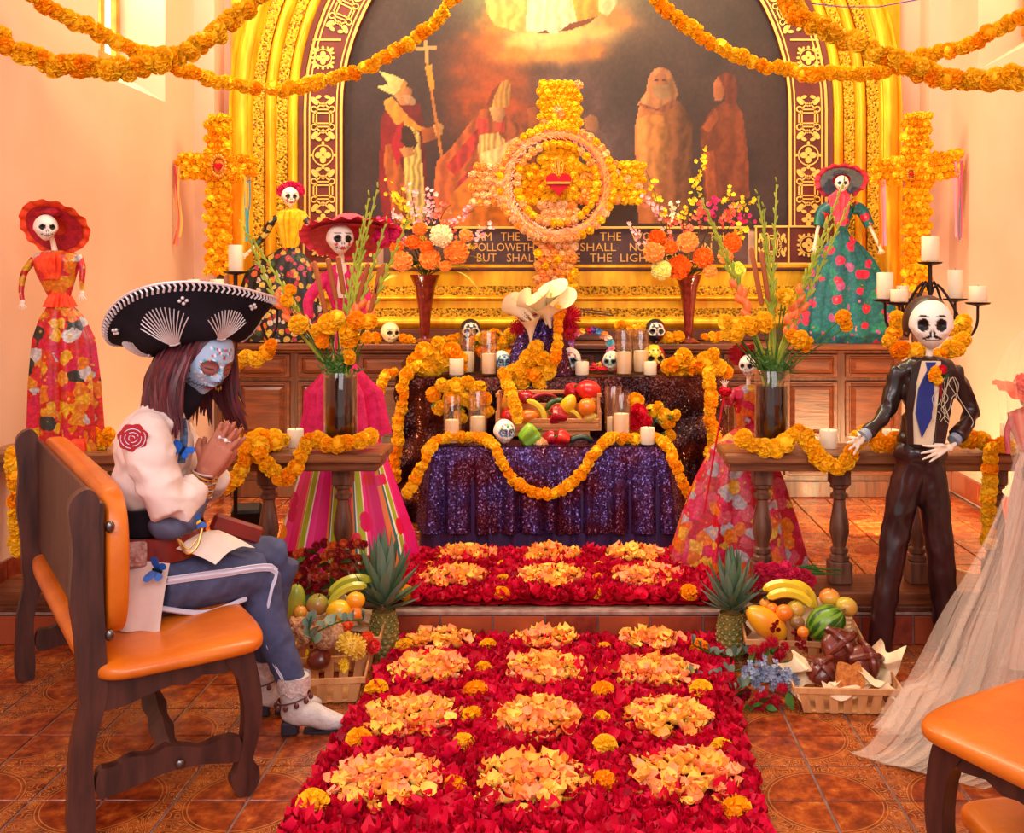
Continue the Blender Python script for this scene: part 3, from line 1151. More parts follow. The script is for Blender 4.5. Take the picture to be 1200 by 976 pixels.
def panel(w, h):
    mb = MB()
    mb.box((0, 0, 0), (w, 0.02, h), 0.004)
    a, b = w / 2 - 0.03, h / 2 - 0.025
    a2, b2 = a - 0.028, b - 0.022
    # raised, bevelled field inside a sunk frame
    for q in ((0, b + .006, 2 * a, 0.010), (0, -b - .006, 2 * a, 0.010)):
        mb.box((q[0], -0.012, q[1]), (q[2], 0.012, q[3]), 0.003)
    for sx in (-1, 1):
        mb.box((sx * (a + .004), -0.012, 0), (0.010, 0.012, 2 * b), 0.003)
    vs = [(-a, -0.01, -b), (a, -0.01, -b), (a, -0.01, b), (-a, -0.01, b), (-a2, -0.03, -b2), (a2, -0.03, -b2), (a2, -0.03, b2), (-a2, -0.03, b2)]
    mb.add(vs, [(0, 1, 5, 4), (1, 2, 6, 5), (2, 3, 7, 6), (3, 0, 4, 7), (4, 5, 6, 7)])
    return mb


M_wood2 = mat_wood('panel_wood', (122, 58, 26), (82, 34, 14), rough=0.42, stretch=(1.4, 12, 12))
nc = 11
pw = (x1 - x0) / nc
me_d = panel(pw - 0.045, 0.140).mesh('drawer', M_wood2, angle=0.4)
me_c = panel(pw - 0.045, 0.33).mesh('door', M_wood2, angle=0.4)
me_e = panel(pw - 0.045, 0.19).mesh('drawer', M_wood2, angle=0.4)
for i in range(nc):
    cx = x0 + pw * (i + .5)
    put(me_d, 'drawer', cz, (cx, 0.012, 0.79))
    put(me_c, 'door', cz, (cx, 0.012, 0.53))
    put(me_e, 'drawer', cz, (cx, 0.012, 0.225))

# ------------------------------------------------------------------ communion rails
bal_prof = [(0.030, 0), (0.040, 0.004), (0.040, 0.02), (0.030, 0.028), (0.036, 0.036), (0.036, 0.05), (0.026, 0.058), (0.030, 0.08), (0.040, 0.115), (0.039, 0.15), (0.030, 0.20), (0.024, 0.235),
            (0.024, 0.25), (0.036, 0.258), (0.036, 0.272), (0.026, 0.28), (0.026, 0.292), (0.038, 0.300), (0.038, 0.312)]


def baluster_mesh():
    mb = MB()
    mb.box((0, 0, 0.045), (0.088, 0.088, 0.09), 0.006)
    mb.lathe([(r, z + 0.09) for r, z in bal_prof], 20)
    mb.box((0, 0, 0.402 + 0.036), (0.078, 0.078, 0.072), 0.005)
    return mb.mesh('baluster', M_baluster, angle=0.6)


bal_me = baluster_mesh()
for xa, xb, bx, lab in ((XL + .01, -0.772, [-0.955, -1.26, -1.565, -1.87, -2.17], 'left wooden communion rail on turned balusters behind the seated woman'),
                        (0.593, XR - .01, [0.764, 1.08, 1.40, 1.72, 2.02], 'right wooden communion rail on turned balusters behind the suited skeleton')):
    c = (xa + xb) / 2
    rl = thing('communion_rail', lab, 'railing', (c, STEP + 0.13, ZU))
    MB().box((0, -0.01, 0.035), (xb - xa - .06, 0.26, 0.062), 0.006).build('base_sill', M_woodx, rl)
    MB().box((0, -0.02, 0.010), (xb - xa - .03, 0.30, 0.02), 0.004).build('base_moulding', M_wood, rl)
    for x in bx:
        put(bal_me, 'baluster', rl, (x - c, 0, 0.066))
    MB().box((0, 0, 0.556), (xb - xa - .05, 0.20, 0.036), 0.004).build('under_rail', M_railwood, rl)
    MB().box((0, 0, 0.5945), (xb - xa, 0.27, 0.041), 0.007).build('handrail', M_railwood, rl)
# ------------------------------------------------------------------ flowers
M_mari = [mat('marigold_orange', (255, 190, 16), rough=0.6, rnd=(255, 206, 40), spec=0.2, emis=0.0),
          mat('marigold_deep', (255, 160, 4), rough=0.6, rnd=(255, 184, 14), spec=0.2)]
M_cream_lit = mat('cream_lit_flower', (255, 206, 150), rough=0.6, rnd=(255, 170, 60), spec=0.2)
M_peach = mat('peach_flower', (255, 150, 70), rough=0.6, rnd=(255, 182, 80), spec=0.2)
M_green = mat('leaf_green', (74, 120, 40), rough=0.5, c2=(44, 84, 30), ns=12, spec=0.3)
M_stalk = mat('stalk_green', (184, 190, 60), rough=0.5, c2=(140, 160, 50), ns=10, spec=0.3)
M_dkgreen = mat('dark_leaf', (34, 74, 34), rough=0.45, spec=0.4)
M_crimson = mat('crimson_flower', (176, 10, 36), rough=0.6, rnd=(206, 20, 50), spec=0.2)
M_wine = mat('wine_flower', (120, 12, 26), rough=0.6, rnd=(160, 24, 30), spec=0.2)
M_lily = mat('lily_white', (255, 238, 196), rough=0.45, spec=0.3)
M_pink = mat('blossom_pink', (250, 150, 164), rough=0.6, c2=(255, 200, 200), ns=30, spec=0.2)
M_hot = mat('hot_pink', (236, 40, 110), rough=0.6, spec=0.2)
M_yel = mat('orchid_yellow', (252, 204, 40), rough=0.6, spec=0.2)
M_salmon = mat('salmon_flower', (250, 120, 96), rough=0.6, spec=0.2)
M_red = mat('red_flower', (214, 16, 40), rough=0.6, spec=0.2)
M_string = mat('green_twine', (70, 74, 30), rough=0.8)


def pom(name, m, n=110, seed=0, wid=0.34, low=-0.75, core=0.78, spike=0.0, flat=0.85):
    """round many-petalled head of radius 1"""
    rr = random.Random(seed)
    mb = MB()
    mb.ell((0, 0, 0), (core, core, core * flat), 8, 6)
    for i in range(n):
        z = 1 - (1 - low) * (i + .5) / n
        a = i * 2.39996
        q = math.sqrt(max(0, 1 - z * z))
        d = Vector((q * math.cos(a), q * math.sin(a), z))
        t = d.cross(Vector((rr.uniform(-1, 1), rr.uniform(-1, 1), rr.uniform(-1, 1)))).normalized()
        u = d.cross(t)
        L = rr.uniform(0.9, 1.08)
        w = wid * rr.uniform(.8, 1.2)
        if spike:
            w *= (1 - spike * .5)
        b = d * 0.5
        tip = d * L
        vs = [b - t * w * .35, b + t * w * .35, tip - t * w * (1 - spike) + u * w * .3, tip * 1.04 + u * rr.uniform(-.4, .4) * w, tip + t * w * (1 - spike) - u * w * .3]
        for v in vs:
            v.z *= flat
        mb.add(vs, [(0, 3, 2), (0, 1, 3), (1, 4, 3)])
    return mb.mesh(name, m, smooth=False)


MG = [pom('marigold', M_mari[0], seed=1), pom('marigold', M_mari[1], seed=2), pom('marigold', M_mari[0], seed=3, n=130)]
MGL = [pom('marigold', M_mari[0], n=54, seed=4, wid=.42), pom('marigold', M_mari[1], n=54, seed=5, wid=.42)]
MGC = pom('cream_lit_flower', M_cream_lit, n=54, seed=6, wid=.42)
MGP = pom('peach_flower', M_peach, n=54, seed=7, wid=.42)
MUM = pom('chrysanthemum', M_crimson, n=150, seed=8, wid=.22, spike=.7, core=.5)
MUMW = pom('chrysanthemum', M_wine, n=110, seed=9, wid=.3, spike=.4, core=.6)
DAH = [pom('dahlia', mat('dahlia_orange', (255, 150, 56), rough=.6, rnd=(255, 176, 90), spec=.2), n=120, seed=10, wid=.3, spike=.4, low=-.3, flat=.7),
       pom('dahlia', mat('dahlia_deep', (250, 120, 30), rough=.6, spec=.2), n=120, seed=11, wid=.3, spike=.3, low=-.3, flat=.7)]
MUMI = pom('chrysanthemum', mat('ivory_mum', (255, 236, 190), rough=.6, spec=.2), n=120, seed=12, wid=.28, spike=.5)


def rrot(rr=R):
    return (rr.uniform(0, 6.3), rr.uniform(0, 6.3), rr.uniform(0, 6.3))


def garland(label, pts, rpx, step=None, thick=1, low=False, name='marigold_garland', group=None, meshes=None, cat='garland', seed=0, gap=0.0, jit=0.12):
    """pts: (px, py, d); beads of rpx photograph pixels threaded on twine"""
    rr = random.Random(seed + int(pts[0][0] * 7 + pts[0][1]))
    w = [P(*p) for p in pts]
    dm = sum(p[2] for p in pts) / len(pts)
    r = rpx * dm / F
    base = w[0].copy()
    t = thing(name, label, cat, base, group=group)
    path = spline([q - base for q in w], step=(step or 1.25) * r)
    MB().tube(path, 0.0018, 5).build('twine', M_string, t)
    ms = meshes or (MGL if low else MG)
    for i, q in enumerate(path):
        if gap and rr.random() < gap:
            continue
        for k in range(thick):
            o = Vector((rr.uniform(-1, 1), rr.uniform(-1, 1), rr.uniform(-1, 1)))
            off = o * r * (0.45 if thick > 1 else jit)
            put(rr.choice(ms), 'marigold', t, q + off, rrot(rr), r * rr.uniform(.9, 1.12))
    return t


def bunch(label, heads, d0, name='marigold_bunch', cat='flowers', meshes=None, leaves=0, group=None, leafm=None, child='marigold', floor=None):
    """heads: (px, py, r_px[, d]) flower heads laid together"""
    c = P(sum(h[0] for h in heads) / len(heads), max(h[1] for h in heads), d0)
    if floor is not None:
        c.z = floor
    t = thing(name, label, cat, c, group=group)
    for h in heads:
        d = h[3] if len(h) > 3 else d0
        put(R.choice(meshes or MG), child, t, P(h[0], h[1], d) - c, rrot(), h[2] * d / F)
    for k in range(leaves):
        h = R.choice(heads)
        p = P(h[0] + R.uniform(-12, 12), h[1] + R.uniform(-2, 10), d0 - .01) - c
        put(leafm or LEAF, 'leaf', t, p, (R.uniform(-1, 1), R.uniform(-1, 1), R.uniform(0, 6.3)), R.uniform(.8, 1.3))
    return t


def leaf_mb(L, w, curl=0.25, n=6, fold=.15):
    mb = MB()
    vs, fs = [], []
    for i in range(n + 1):
        t = i / n
        ww = w * math.sin(PI * min(1, t * 1.02 + .02)) ** .8
        z = -curl * L * t * t
        vs += [(-ww, L * t, z + fold * ww), (0, L * t, z), (ww, L * t, z + fold * ww)]
    for i in range(n):
        for k in range(2):
            a = 3 * i + k
            fs.append((a, a + 1, a + 4, a + 3))
    mb.add(vs, fs)
    return mb


LEAF = leaf_mb(.05, .014).mesh('leaf', M_green)
LEAFD = leaf_mb(.06, .018).mesh('leaf', M_dkgreen)
LEAFL = leaf_mb(.16, .022, .5).mesh('leaf', mat('pale_leaf', (190, 206, 84), rough=.45))
M_euc = mat('eucalyptus', (96, 116, 106), rough=0.6, rnd=(140, 150, 128), spec=.2)
EUC = MB().grid(lambda u, v: (math.cos(2 * PI * u) * v, math.sin(2 * PI * u) * v * .85 + .9, .12 * v * v * math.cos(4 * PI * u) + .1 * v), 12, 2, True).mesh('eucalyptus_leaf', M_euc)


def blossom_mb(mb, c, r, n=5, rr=R):
    """small open flower joined into mb"""
    c = Vector(c)
    d = Vector((rr.uniform(-1, 1), rr.uniform(-1.6, -.2), rr.uniform(-.6, 1))).normalized()
    t = d.orthogonal().normalized()
    u = d.cross(t)
    for k in range(n):
        a = 2 * PI * k / n
        e = t * math.cos(a) + u * math.sin(a)
        s = d.cross(e)
        mb.add([c, c + e * r * .6 - s * r * .42 + d * r * .2, c + e * r + d * r * .3, c + e * r * .6 + s * r * .42 + d * r * .2], [(0, 1, 2, 3)])


# --- hanging garlands over the whole scene (seen under the vault)
garland('thick marigold garland sagging at the upper left, lowest strand against the left wall', [(-60, -5, 3.5), (0, 45, 3.55), (45, 70, 3.6), (100, 80, 3.65), (150, 79, 3.7), (200, 66, 3.8), (245, 42, 3.9), (285, 12, 4.0), (330, -40, 4.1)], 11, 1.0, 2, jit=.3)
garland('thin marigold garland crossing the window and rising over the painting', [(20, -30, 4.1), (45, 0, 4.2), (85, 22, 4.35), (120, 40, 4.5), (155, 56, 4.6), (200, 76, 4.8), (240, 92, 5.0), (275, 100, 5.1), (320, 105, 5.2), (365, 97, 5.3), (410, 86, 5.3), (450, 68, 5.3), (485, 46, 5.3), (520, 14, 5.3), (550, -30, 5.3)], 9, 1.2, 1, jit=.25, gap=.02)
garland('thin marigold garland falling from the top centre towards the right pilaster', [(735, -40, 5.3), (765, -5, 5.3), (800, 26, 5.3), (840, 52, 5.3), (890, 75, 5.3), (940, 85, 5.25), (990, 87, 5.2), (1040, 82, 5.1), (1075, 68, 5.0), (1115, 58, 4.9), (1155, 42, 4.8), (1200, 18, 4.7), (1240, 0, 4.6)], 9, 1.2, 1, jit=.25)
garland('thick marigold garland sagging at the upper right', [(890, -50, 4.2), (920, -5, 4.1), (945, 22, 4.0), (985, 44, 3.95), (1030, 62, 3.9), (1070, 80, 3.85), (1110, 91, 3.8), (1160, 93, 3.7), (1205, 86, 3.6), (1260, 60, 3.5)], 11, 1.0, 2, jit=.3)
M_ribb = mat('violet_ribbon', (86, 30, 140), rough=.4)
rb = MB().tube([P(950, 4, 5.0), P(985, 8, 5.0), P(1030, 8, 4.9), (P(1090, -3, 4.8)), P(1150, -30, 4.7)], 0.003, 6).build('ribbon', M_ribb)
tag(rb, 'thin violet ribbon strung across the top right corner', 'ribbon')

# --- flower crosses
M_foam = mat('cross_core', (206, 110, 20), rough=.8)
M_gilt = mat('gilt_tin', (206, 130, 40), rough=.35, metal=.6)
M_heart = mat('heart_red', (180, 0, 24), rough=.5, spec=.2)


def heart_pts(n=28, s=1.0):
    o = []
    for k in range(n):
        t = 2 * PI * k / n
        o.append((s * 16 * math.sin(t) ** 3 / 17, s * (13 * math.cos(t) - 5 * math.cos(2 * t) - 2 * math.cos(3 * t) - math.cos(4 * t)) / 17))
    return o


def cover(t, x0, x1, z0, z1, dep, r, meshes, rr, name='marigold', sides=True):
    """clad a box front (and sides) with heads; x right, z up, front at -dep"""
    nx = max(1, round((x1 - x0) / (r * 1.5)))
    nz = max(1, round((z1 - z0) / (r * 1.4)))
    for j in range(nz):
        for i in range(nx):
            x = x0 + (x1 - x0) * (i + .5 + (.25 if j % 2 else -.25) * (nx > 1)) / nx
            z = z0 + (z1 - z0) * (j + .5) / nz
            m = meshes(x, z) if callable(meshes) else rr.choice(meshes)
            put(m, name, t, (x + rr.uniform(-.1, .1) * r, -dep + rr.uniform(-.15, .15) * r, z + rr.uniform(-.1, .1) * r), rrot(rr), r * rr.uniform(.92, 1.12))


cc = P(653, 404, 6.12)
s_ = 6.08 / F
rr = random.Random(5)
crs = thing('flower_cross', 'large central flower cross with a ringed heart standing on the sideboard', 'cross', Vector((cc.x, cc.y, 1.076)))
Z = lambda py: (404 - py) * s_
X = lambda px: (px - 653) * s_
MB().box((X(653), 0, Z(252)), (36 * s_, .05, Z(104) - Z(400)), .006).box((X(653), 0, Z(220)), (196 * s_, .048, 40 * s_), .006).build('core', M_foam, crs)
cm = lambda x, z: (MGC if x < X(600) or rr.random() < .15 else (MGL[0] if x > X(690) or z > Z(165) else rr.choice([MGP, MGL[0], MGC, MGL[1]])))  # cream heads paint the strong white light on the left arm
bw = 5.6 * s_
cover(crs, X(632), X(680), Z(160), Z(101), .04, bw, cm, rr, 'flower_head')
cover(crs, X(629), X(675), Z(352), Z(282), .04, bw, lambda x, z: rr.choice([MGC, MGP, MGP, MGL[0]]), rr, 'flower_head')
cover(crs, X(553), X(592), Z(246), Z(197), .04, bw, cm, rr, 'flower_head')
cover(crs, X(714), X(754), Z(244), Z(195), .04, bw, cm, rr, 'flower_head')
cover(crs, X(634), X(678), Z(268), Z(178), .03, bw * 1.15, lambda x, z: MGL[0] if z > Z(245) else MGC, rr, 'flower_head')
cover(crs, X(602), X(634), Z(244), Z(198), .03, bw * 1.15, lambda x, z: MGL[1] if rr.random() < .6 else MGL[0], rr, 'flower_head')
cover(crs, X(678), X(706), Z(244), Z(198), .03, bw * 1.15, lambda x, z: MGP if rr.random() < .5 else MGL[0], rr, 'flower_head')
rg = MB()
N = 48
vs = []
rgp = [Vector((X(653) + 59 * s_ * math.cos(2 * PI * k / N), -.05, Z(221) + 59 * s_ * math.sin(2 * PI * k / N))) for k in range(N)]
rg.tube(rgp, 0.026, 8, closed=True)
ring = rg.build('wreath_ring', M_peach, crs)
fr = MB()
for k in range(900):
    a = 2 * PI * k / 900 + rr.uniform(-.02, .02)
    q = 57 * s_ + rr.uniform(-1, 1) * 6 * s_
    c = Vector((X(653) + q * math.cos(a), -.073 - .006 * rr.random(), Z(221) + q * math.sin(a)))
    e = Vector((math.cos(a + 1.1) * .017, -.014, math.sin(a + 1.1) * .017)) * rr.uniform(.6, 1.3)
    w = Vector((math.sin(a + 1.1), 0, -math.cos(a + 1.1))) * .0036
    fr.add([c - w, c + w, c + e], [(0, 1, 2)])
f_ = fr.build('fringe', mat('salmon_fringe', (255, 140, 120), rough=.6, c2=(255, 200, 180), ns=20), ring, smooth=False)
f_['kind'] = 'stuff'
for n_, q, b in ((46, 66, 5.6), (34, 46.5, 5.2)):
    for k in range(n_):
        a = 2 * PI * k / n_
        m_ = MGC if (math.cos(a) < -.3 or math.sin(a) < -.5 or .2 < a < 1.1) and rr.random() < .75 else MGL[0]  # wreath heads whitened at the left too, light put into the colour
        put(m_, 'flower_head', crs, (X(653) + q * s_ * math.cos(a), -.066, Z(221) + q * s_ * math.sin(a)), rrot(rr), b * s_)
ht = MB().prism([(X(655) + a * s_, Z(221) + b * s_) for a, b in heart_pts(28, 16)], .014, lambda a, b, h: (a, -.095 - h, b))
hto = ht.build('heart', M_heart, crs)
mb = MB()
mb.box((X(655), -.113, Z(221)), (28 * s_, .008, 3 * s_), .002)
for k in range(22):
    a = 2 * PI * k / 22
    L = 17 if k % 2 else 21
    mb.tube([(X(655) + 9 * s_ * math.cos(a), -.092, Z(220) + 9 * s_ * math.sin(a)), (X(655) + L * s_ * math.cos(a), -.092, Z(220) + L * s_ * math.sin(a))], [.004, .001], 5)
for e in (-5, -2, 1, 4, 0):
    mb.tube([(X(655) + e * s_, -.10, Z(210)), (X(655) + (e * 1.6 - 1) * s_, -.10, Z(200)), (X(655) + e * 1.2 * s_, -.10, Z(188 + abs(e)))], [.006, .006, .001], 6)
mb.build('rays_and_flames', M_gilt, hto)


def side_cross(label, pxc, ytop, ybot, wpx, xa, xb, ya, yb, d, tilt, milagro, ribbons, foot, seed):
    rr = random.Random(seed)
    s = d / F
    base = P(pxc, ybot, d)
    t = thing('marigold_cross', label, 'cross', Vector((base.x, d, foot)), rot=(0, 0, 0))
    zb = base.z - foot
    Zf = lambda py: zb + (ybot - py) * s
    w = wpx * s
    MB().box((0, 0, zb / 2 + .05), (.03, .03, zb + .1)).build('pole', M_wood, t)
    MB().box((0, 0, (Zf(ytop) + zb) / 2), (w * .7, .06, Zf(ytop) - zb - .01), .01).box(((xa + xb) / 2 * s - pxc * s, 0, Zf((ya + yb) / 2)), ((xb - xa - 8) * s, .055, (yb - ya) * s * .65), .01).build('core', M_foam, t)
    r = 5.6 * s
    cover(t, -w / 2, w / 2, zb, Zf(ytop), .035, r, MGL, rr)
    for a, b in (((xa - pxc) * s, -w / 2), (w / 2, (xb - pxc) * s)):
        k = len(t.children)
        cover(t, a, b, Zf(yb), Zf(ya), .035, r, MGL, rr)
        for o in t.children[k:]:
            o.location.z += tilt * o.location.x
    if milagro:
        mx, my, ms = milagro
        mb = MB()
        T2 = lambda a, b: ((mx - pxc) * s + a * s, Zf(my) + b * s)
        for k in range(20):
            a = 2 * PI * k / 20
            x_, z2 = T2(8 * ms * math.cos(a), 12 * ms * math.sin(a))
            mb.ell((x_, -.085, z2), (.011 * ms, .006, .013 * ms), 8, 5)
        x_, z2 = T2(0, 0)
        mb.ell((x_, -.078, z2), (7 * ms * s, .008, 11 * ms * s), 14, 7)
        mb.tube([(x_, -.085, z2 + 10 * s * ms), (x_, -.085, z2 + 17 * s * ms)], [.010, .001], 6)
        p_ = mb.build('heart_charm', M_gilt, t)
        MB().prism([(x_ + a * s, z2 + b * s) for a, b in heart_pts(20, 5.5 * ms)], .01, lambda a, b, h: (a, -.086 - h, b)).build('red_heart', M_heart, p_)
    for x_, y0, y1, cols in ribbons:
        for q, (cm_, dx) in enumerate(cols):
            pts = spline([(((x_ - pxc) + dx) * s, -.05 - .006 * q, Zf(y0)), (((x_ - pxc) + dx + rr.uniform(-2, 2)) * s, -.055, Zf(y0 + (y1 - y0) * .35)),
                          (((x_ - pxc) + dx + rr.uniform(-3, 3)) * s, -.05, Zf(y0 + (y1 - y0) * .7)), (((x_ - pxc) + dx + rr.uniform(-2, 2)) * s, -.055, Zf(y1 - rr.uniform(0, 10)))], 14)
            MB().ribbon(pts, .014, (1, .5 * (-1) ** q, 0)).build('ribbon', cm_, t)
    return t


M_ro = mat('ribbon_orange', (246, 120, 30), rough=.35)
M_rp = mat('ribbon_pink', (250, 130, 150), rough=.35)
M_rt = mat('ribbon_teal', (60, 150, 160), rough=.35)
M_ry = mat('ribbon_ochre', (220, 160, 40), rough=.35)
M_rm = mat('ribbon_magenta', (206, 50, 90), rough=.35)
side_cross('marigold cross with an oval heart charm and teal ribbon in the left corner', 258, 136, 322, 27, 211, 301, 183, 211, 6.02, -.05, (262, 197, 1.0),
           [(212, 196, 288, [(M_ro, 0), (M_rp, 2), (M_ry, 3), (M_rm, -2)]), (293, 208, 284, [(M_rt, 0), (M_rt, 3), (M_ry, -2)])], ZU + .01, 3)
side_cross('marigold cross with pink ribbons hanging from both arms in the right corner', 1072, 134, 340, 31, 1020, 1123, 182, 214, 6.04, .12, (1062, 206, .5),
           [(1030, 212, 292, [(M_rp, 0), (M_rp, 3), (M_ro, -3)]), (1119, 190, 288, [(M_rp, 0), (M_rp, -3), (M_rt, 2), (M_rm, 3)])], ZU + .01, 4)
# ------------------------------------------------------------------ altar tables and cloths
M_seq = mat_sequin('purple_sequins', (74, 50, 108), (84, 26, 50), 150, .2, .8)
M_seqb = mat_sequin('brown_sequins', (96, 40, 26), (50, 16, 20), 150, .26, .55)
M_under = mat('violet_underskirt', (58, 16, 74), rough=.7, c2=(44, 10, 60), ns=3, stretch=(6, 6, .5))
M_tbl = mat_wood('table_wood', (120, 76, 46), (90, 52, 30))


def draped(name, label, x0, x1, y0, y1, zt, zb, m, flare, fold, nf, seed, cut=0.0, crumple=0.0, parent=None):
    """cloth over a table: flat top, folds falling at the front and both sides"""
    rr = random.Random(seed)
    ph = [rr.uniform(0, 6.3) for _ in range(4)]
    cx, cy = (x0 + x1) / 2, (y0 + y1) / 2
    hw, hd = (x1 - x0) / 2, (y1 - y0) / 2
    # outline from the left rear corner round the front to the right rear corner
    out = []
    n1, n2 = 16, 90
    rc = .04
    for i in range(n1):
        out.append((-hw, hd - (2 * hd - rc) * i / n1, -1, 0))
    for i in range(8):
        a = PI + PI / 2 * i / 8
        out.append((-hw + rc + rc * math.cos(a), -hd + rc + rc * math.sin(a), math.cos(a), math.sin(a)))
    for i in range(n2 + 1):
        out.append((-hw + rc + (2 * hw - 2 * rc) * i / n2, -hd, 0, -1))
    for i in range(1, 8):
        a = 1.5 * PI + PI / 2 * i / 8
        out.append((hw - rc + rc * math.cos(a), -hd + rc + rc * math.sin(a), math.cos(a), math.sin(a)))
    for i in range(n1 + 1):
        out.append((hw, -hd + rc + (2 * hd - rc) * i / n1, 1, 0))
    K = len(out)
    nv = 26
    mb = MB()
    vs, fs = [], []
    h = zt - zb
    for j in range(nv + 1):
        t = j / nv
        for i, (x, y, nx, ny) in enumerate(out):
            s = i / K * nf * 2 * PI
            w = (math.sin(s + ph[0]) * .6 + math.sin(s * 1.73 + ph[1]) * .5 + .35 * math.sin(s * 2.9 + ph[2])) * fold * min(1, t * 1.6 + .03) + flare * t + .012 * min(1, t * 6)
            if crumple:
                p = Vector((x * 5, y * 5, t * h * 6))
                w += crumple * (math.sin(p.x * 1.7 + 5 * t + math.sin(p.z * 2)) * math.sin(p.z * 1.9 + p.x) + .5 * math.sin(p.z * 5 + p.x * 3)) * min(1, t * 4)
            z = zt - h * t * (1 - cut * (.5 + .5 * math.sin(s * .5 + ph[3])))
            vs.append((x + nx * w, y + ny * w, z if j else zt))
    for j in range(nv):
        for i in range(K - 1):
            fs.append((j * K + i, (j + 1) * K + i, (j + 1) * K + i + 1, j * K + i + 1))
    mb.add(vs, fs)

    def top(u, v):
        x, y = -hw + 2 * hw * u, -hd + 2 * hd * v
        return (x, y, zt + .003 + (.004 * math.sin(x * 23 + y * 31) + .003 * math.sin(x * 51)) * (1 if 0 < u < 1 and 0 < v < 1 else 0))
    mb.grid(top, 40, 14)
    if parent:
        return mb.build(name, m, parent, angle=1.4)
    o = mb.build(name, m, None, angle=1.4, loc=(cx, cy, 0))
    return tag(o, label, 'tablecloth')


def table(label, x0, x1, y0, y1, z0, z1):
    t = thing('table', label, 'table', ((x0 + x1) / 2, (y0 + y1) / 2, z0))
    hw, hd = (x1 - x0) / 2, (y1 - y0) / 2
    MB().box((0, 0, z1 - z0 - .015), (2 * hw, 2 * hd, .03), .004).build('tabletop', M_tbl, t)
    lg = MB().box((0, 0, (z1 - z0 - .03) / 2), (.05, .05, z1 - z0 - .03), .004).mesh('leg', M_tbl)
    for a in (-1, 1):
        for b in (-1, 1):
            put(lg, 'leg', t, (a * (hw - .05), b * (hd - .05), 0))
    return t


ZL, ZM = 0.622, 0.915
lx0, lx1 = P(503, 0, 4.92).x, P(785, 0, 4.92).x
table('low table hidden under the front purple sequin cloth', lx0 + .02, lx1 - .02, 4.94, 5.30, ZU, ZL - .008)
draped('sequin_tablecloth', 'purple sequin cloth with deep folds over the low front table', lx0, lx1, 4.92, 5.33, ZL, .215, M_seq, .05, .022, 13, 3)
us = draped('underskirt', '', lx0 + .01, lx1 - .01, 4.935, 5.32, ZL - .01, ZU + .006, M_under, .045, .012, 15, 8)
tag(us, 'plain dark violet underskirt showing below the front purple sequin cloth', 'cloth')
mx0, mx1 = P(462, 0, 5.42).x, P(848, 0, 5.42).x
table('tall table hidden under the brown sequin cloth', mx0 + .02, mx1 - .02, 5.46, 5.83, ZU, ZM - .008)
draped('sequin_tablecloth', 'crumpled dark brown sequin cloth over the middle altar tier', mx0, mx1, 5.42, 5.85, ZM, ZU + .01, M_seqb, .0, .02, 9, 6, 0, .03)
# draped pedestal for the lilies
pc = Vector((P(634, 0, 5.62).x, 5.62, ZM + .006))
pd = MB().lathe([(.20, 0), (.185, .04), (.16, .12), (.125, .21), (.115, .285), (.10, .305), (.0, .307)], 60, fn=lambda r, z, a, i: r * (1 + .10 * math.sin(a * 9 + z * 6) + .05 * math.sin(a * 5 + 20 * z)), cap=False)
tag(pd.build('draped_pedestal', M_seq, None, loc=pc, angle=1.4), 'mound draped in dark sequin cloth below the lilies', 'pedestal')

# ------------------------------------------------------------------ candles and glasses
M_wax = mat('ivory_wax', (255, 236, 200), rough=.45, spec=.4)
M_wick = mat('wick', (40, 30, 24), rough=.9)
M_glass = mat_glass('clear_glass')


def candle(label, pxc, y0, y1, wpx, d, name='pillar_candle', group=None, z=None):
    s = d / F
    b = P(pxc, y1, d)
    if z is not None:
        b.z = z
    h, r = (y1 - y0) * s, wpx * s / 2
    t = thing(name, label, 'candle', b, group=group)
    MB().lathe([(r * .96, 0), (r, .003), (r, h - .004), (r * .95, h), (r * .7, h - .001), (r * .55, h - .006), (.001, h - .008)], 24).build('wax', M_wax, t)
    MB().tube([(0, 0, h - .008), (.001, 0, h + .006)], .0015, 5).build('wick', M_wick, t)
    return t


def hurricane(label, pxc, y0, y1, wpx, d, z=None):
    s = d / F
    b = P(pxc, y1, d)
    if z is not None:
        b.z = z
    h, r = (y1 - y0) * s, wpx * s / 2
    mb = MB().lathe([(r * .9, 0), (r, .004), (r, h - .002), (r - .0012, h), (r - .0024, h - .002), (r - .0024, .008), (.002, .007)], 28, cap=False)
    mb.lathe([(r * .9, 0), (.002, 0)], 28, cap=False)
    o = mb.build('glass_cylinder', M_glass, None, loc=b)
    return tag(o, label, 'candle holder')


zl, zm, zs_, zr = ZL + .008, ZM + .008, 1.0585, ZU + .6155
candle('short candle beside the tall glasses at the left of the middle tier', 535, 425, 444, 17, 5.5, z=zm)
for a, lab in (((548, 392, 443, 19, 5.6), 'left'), ((573, 394, 445, 20, 5.5), 'right')):
    hurricane('clear glass cylinder, %s one of the pair on the left of the middle tier' % lab, *a, z=zm)
    candle('candle inside the %s glass of the pair on the left of the middle tier' % lab, a[0], a[1] + 26, a[2] - 2, a[3] - 4, a[4], z=zm + .008)
hurricane('clear glass cylinder at the front left corner of the low table', 530, 466, 521, 21, 4.99, z=zl)
candle('slumped candle in the front left glass of the low table', 530, 494, 520, 16, 4.99, z=zl + .008)
hurricane('clear glass cylinder behind the front left one on the low table', 560, 458, 514, 22, 5.12, z=zl)
candle('candle in the second glass from the left on the low table', 560, 488, 513, 17, 5.12, z=zl + .008)
candle('small white candle before the blue-eyed skull on the middle tier', 682, 430, 445, 16, 5.5, z=zm)
hurricane('tall clear glass cylinder, left one of the pair on the right of the middle tier', 731, 393, 446, 20, 5.5, z=zm)
candle('candle in the left glass of the pair on the right of the middle tier', 731, 420, 445, 16, 5.5, z=zm + .008)
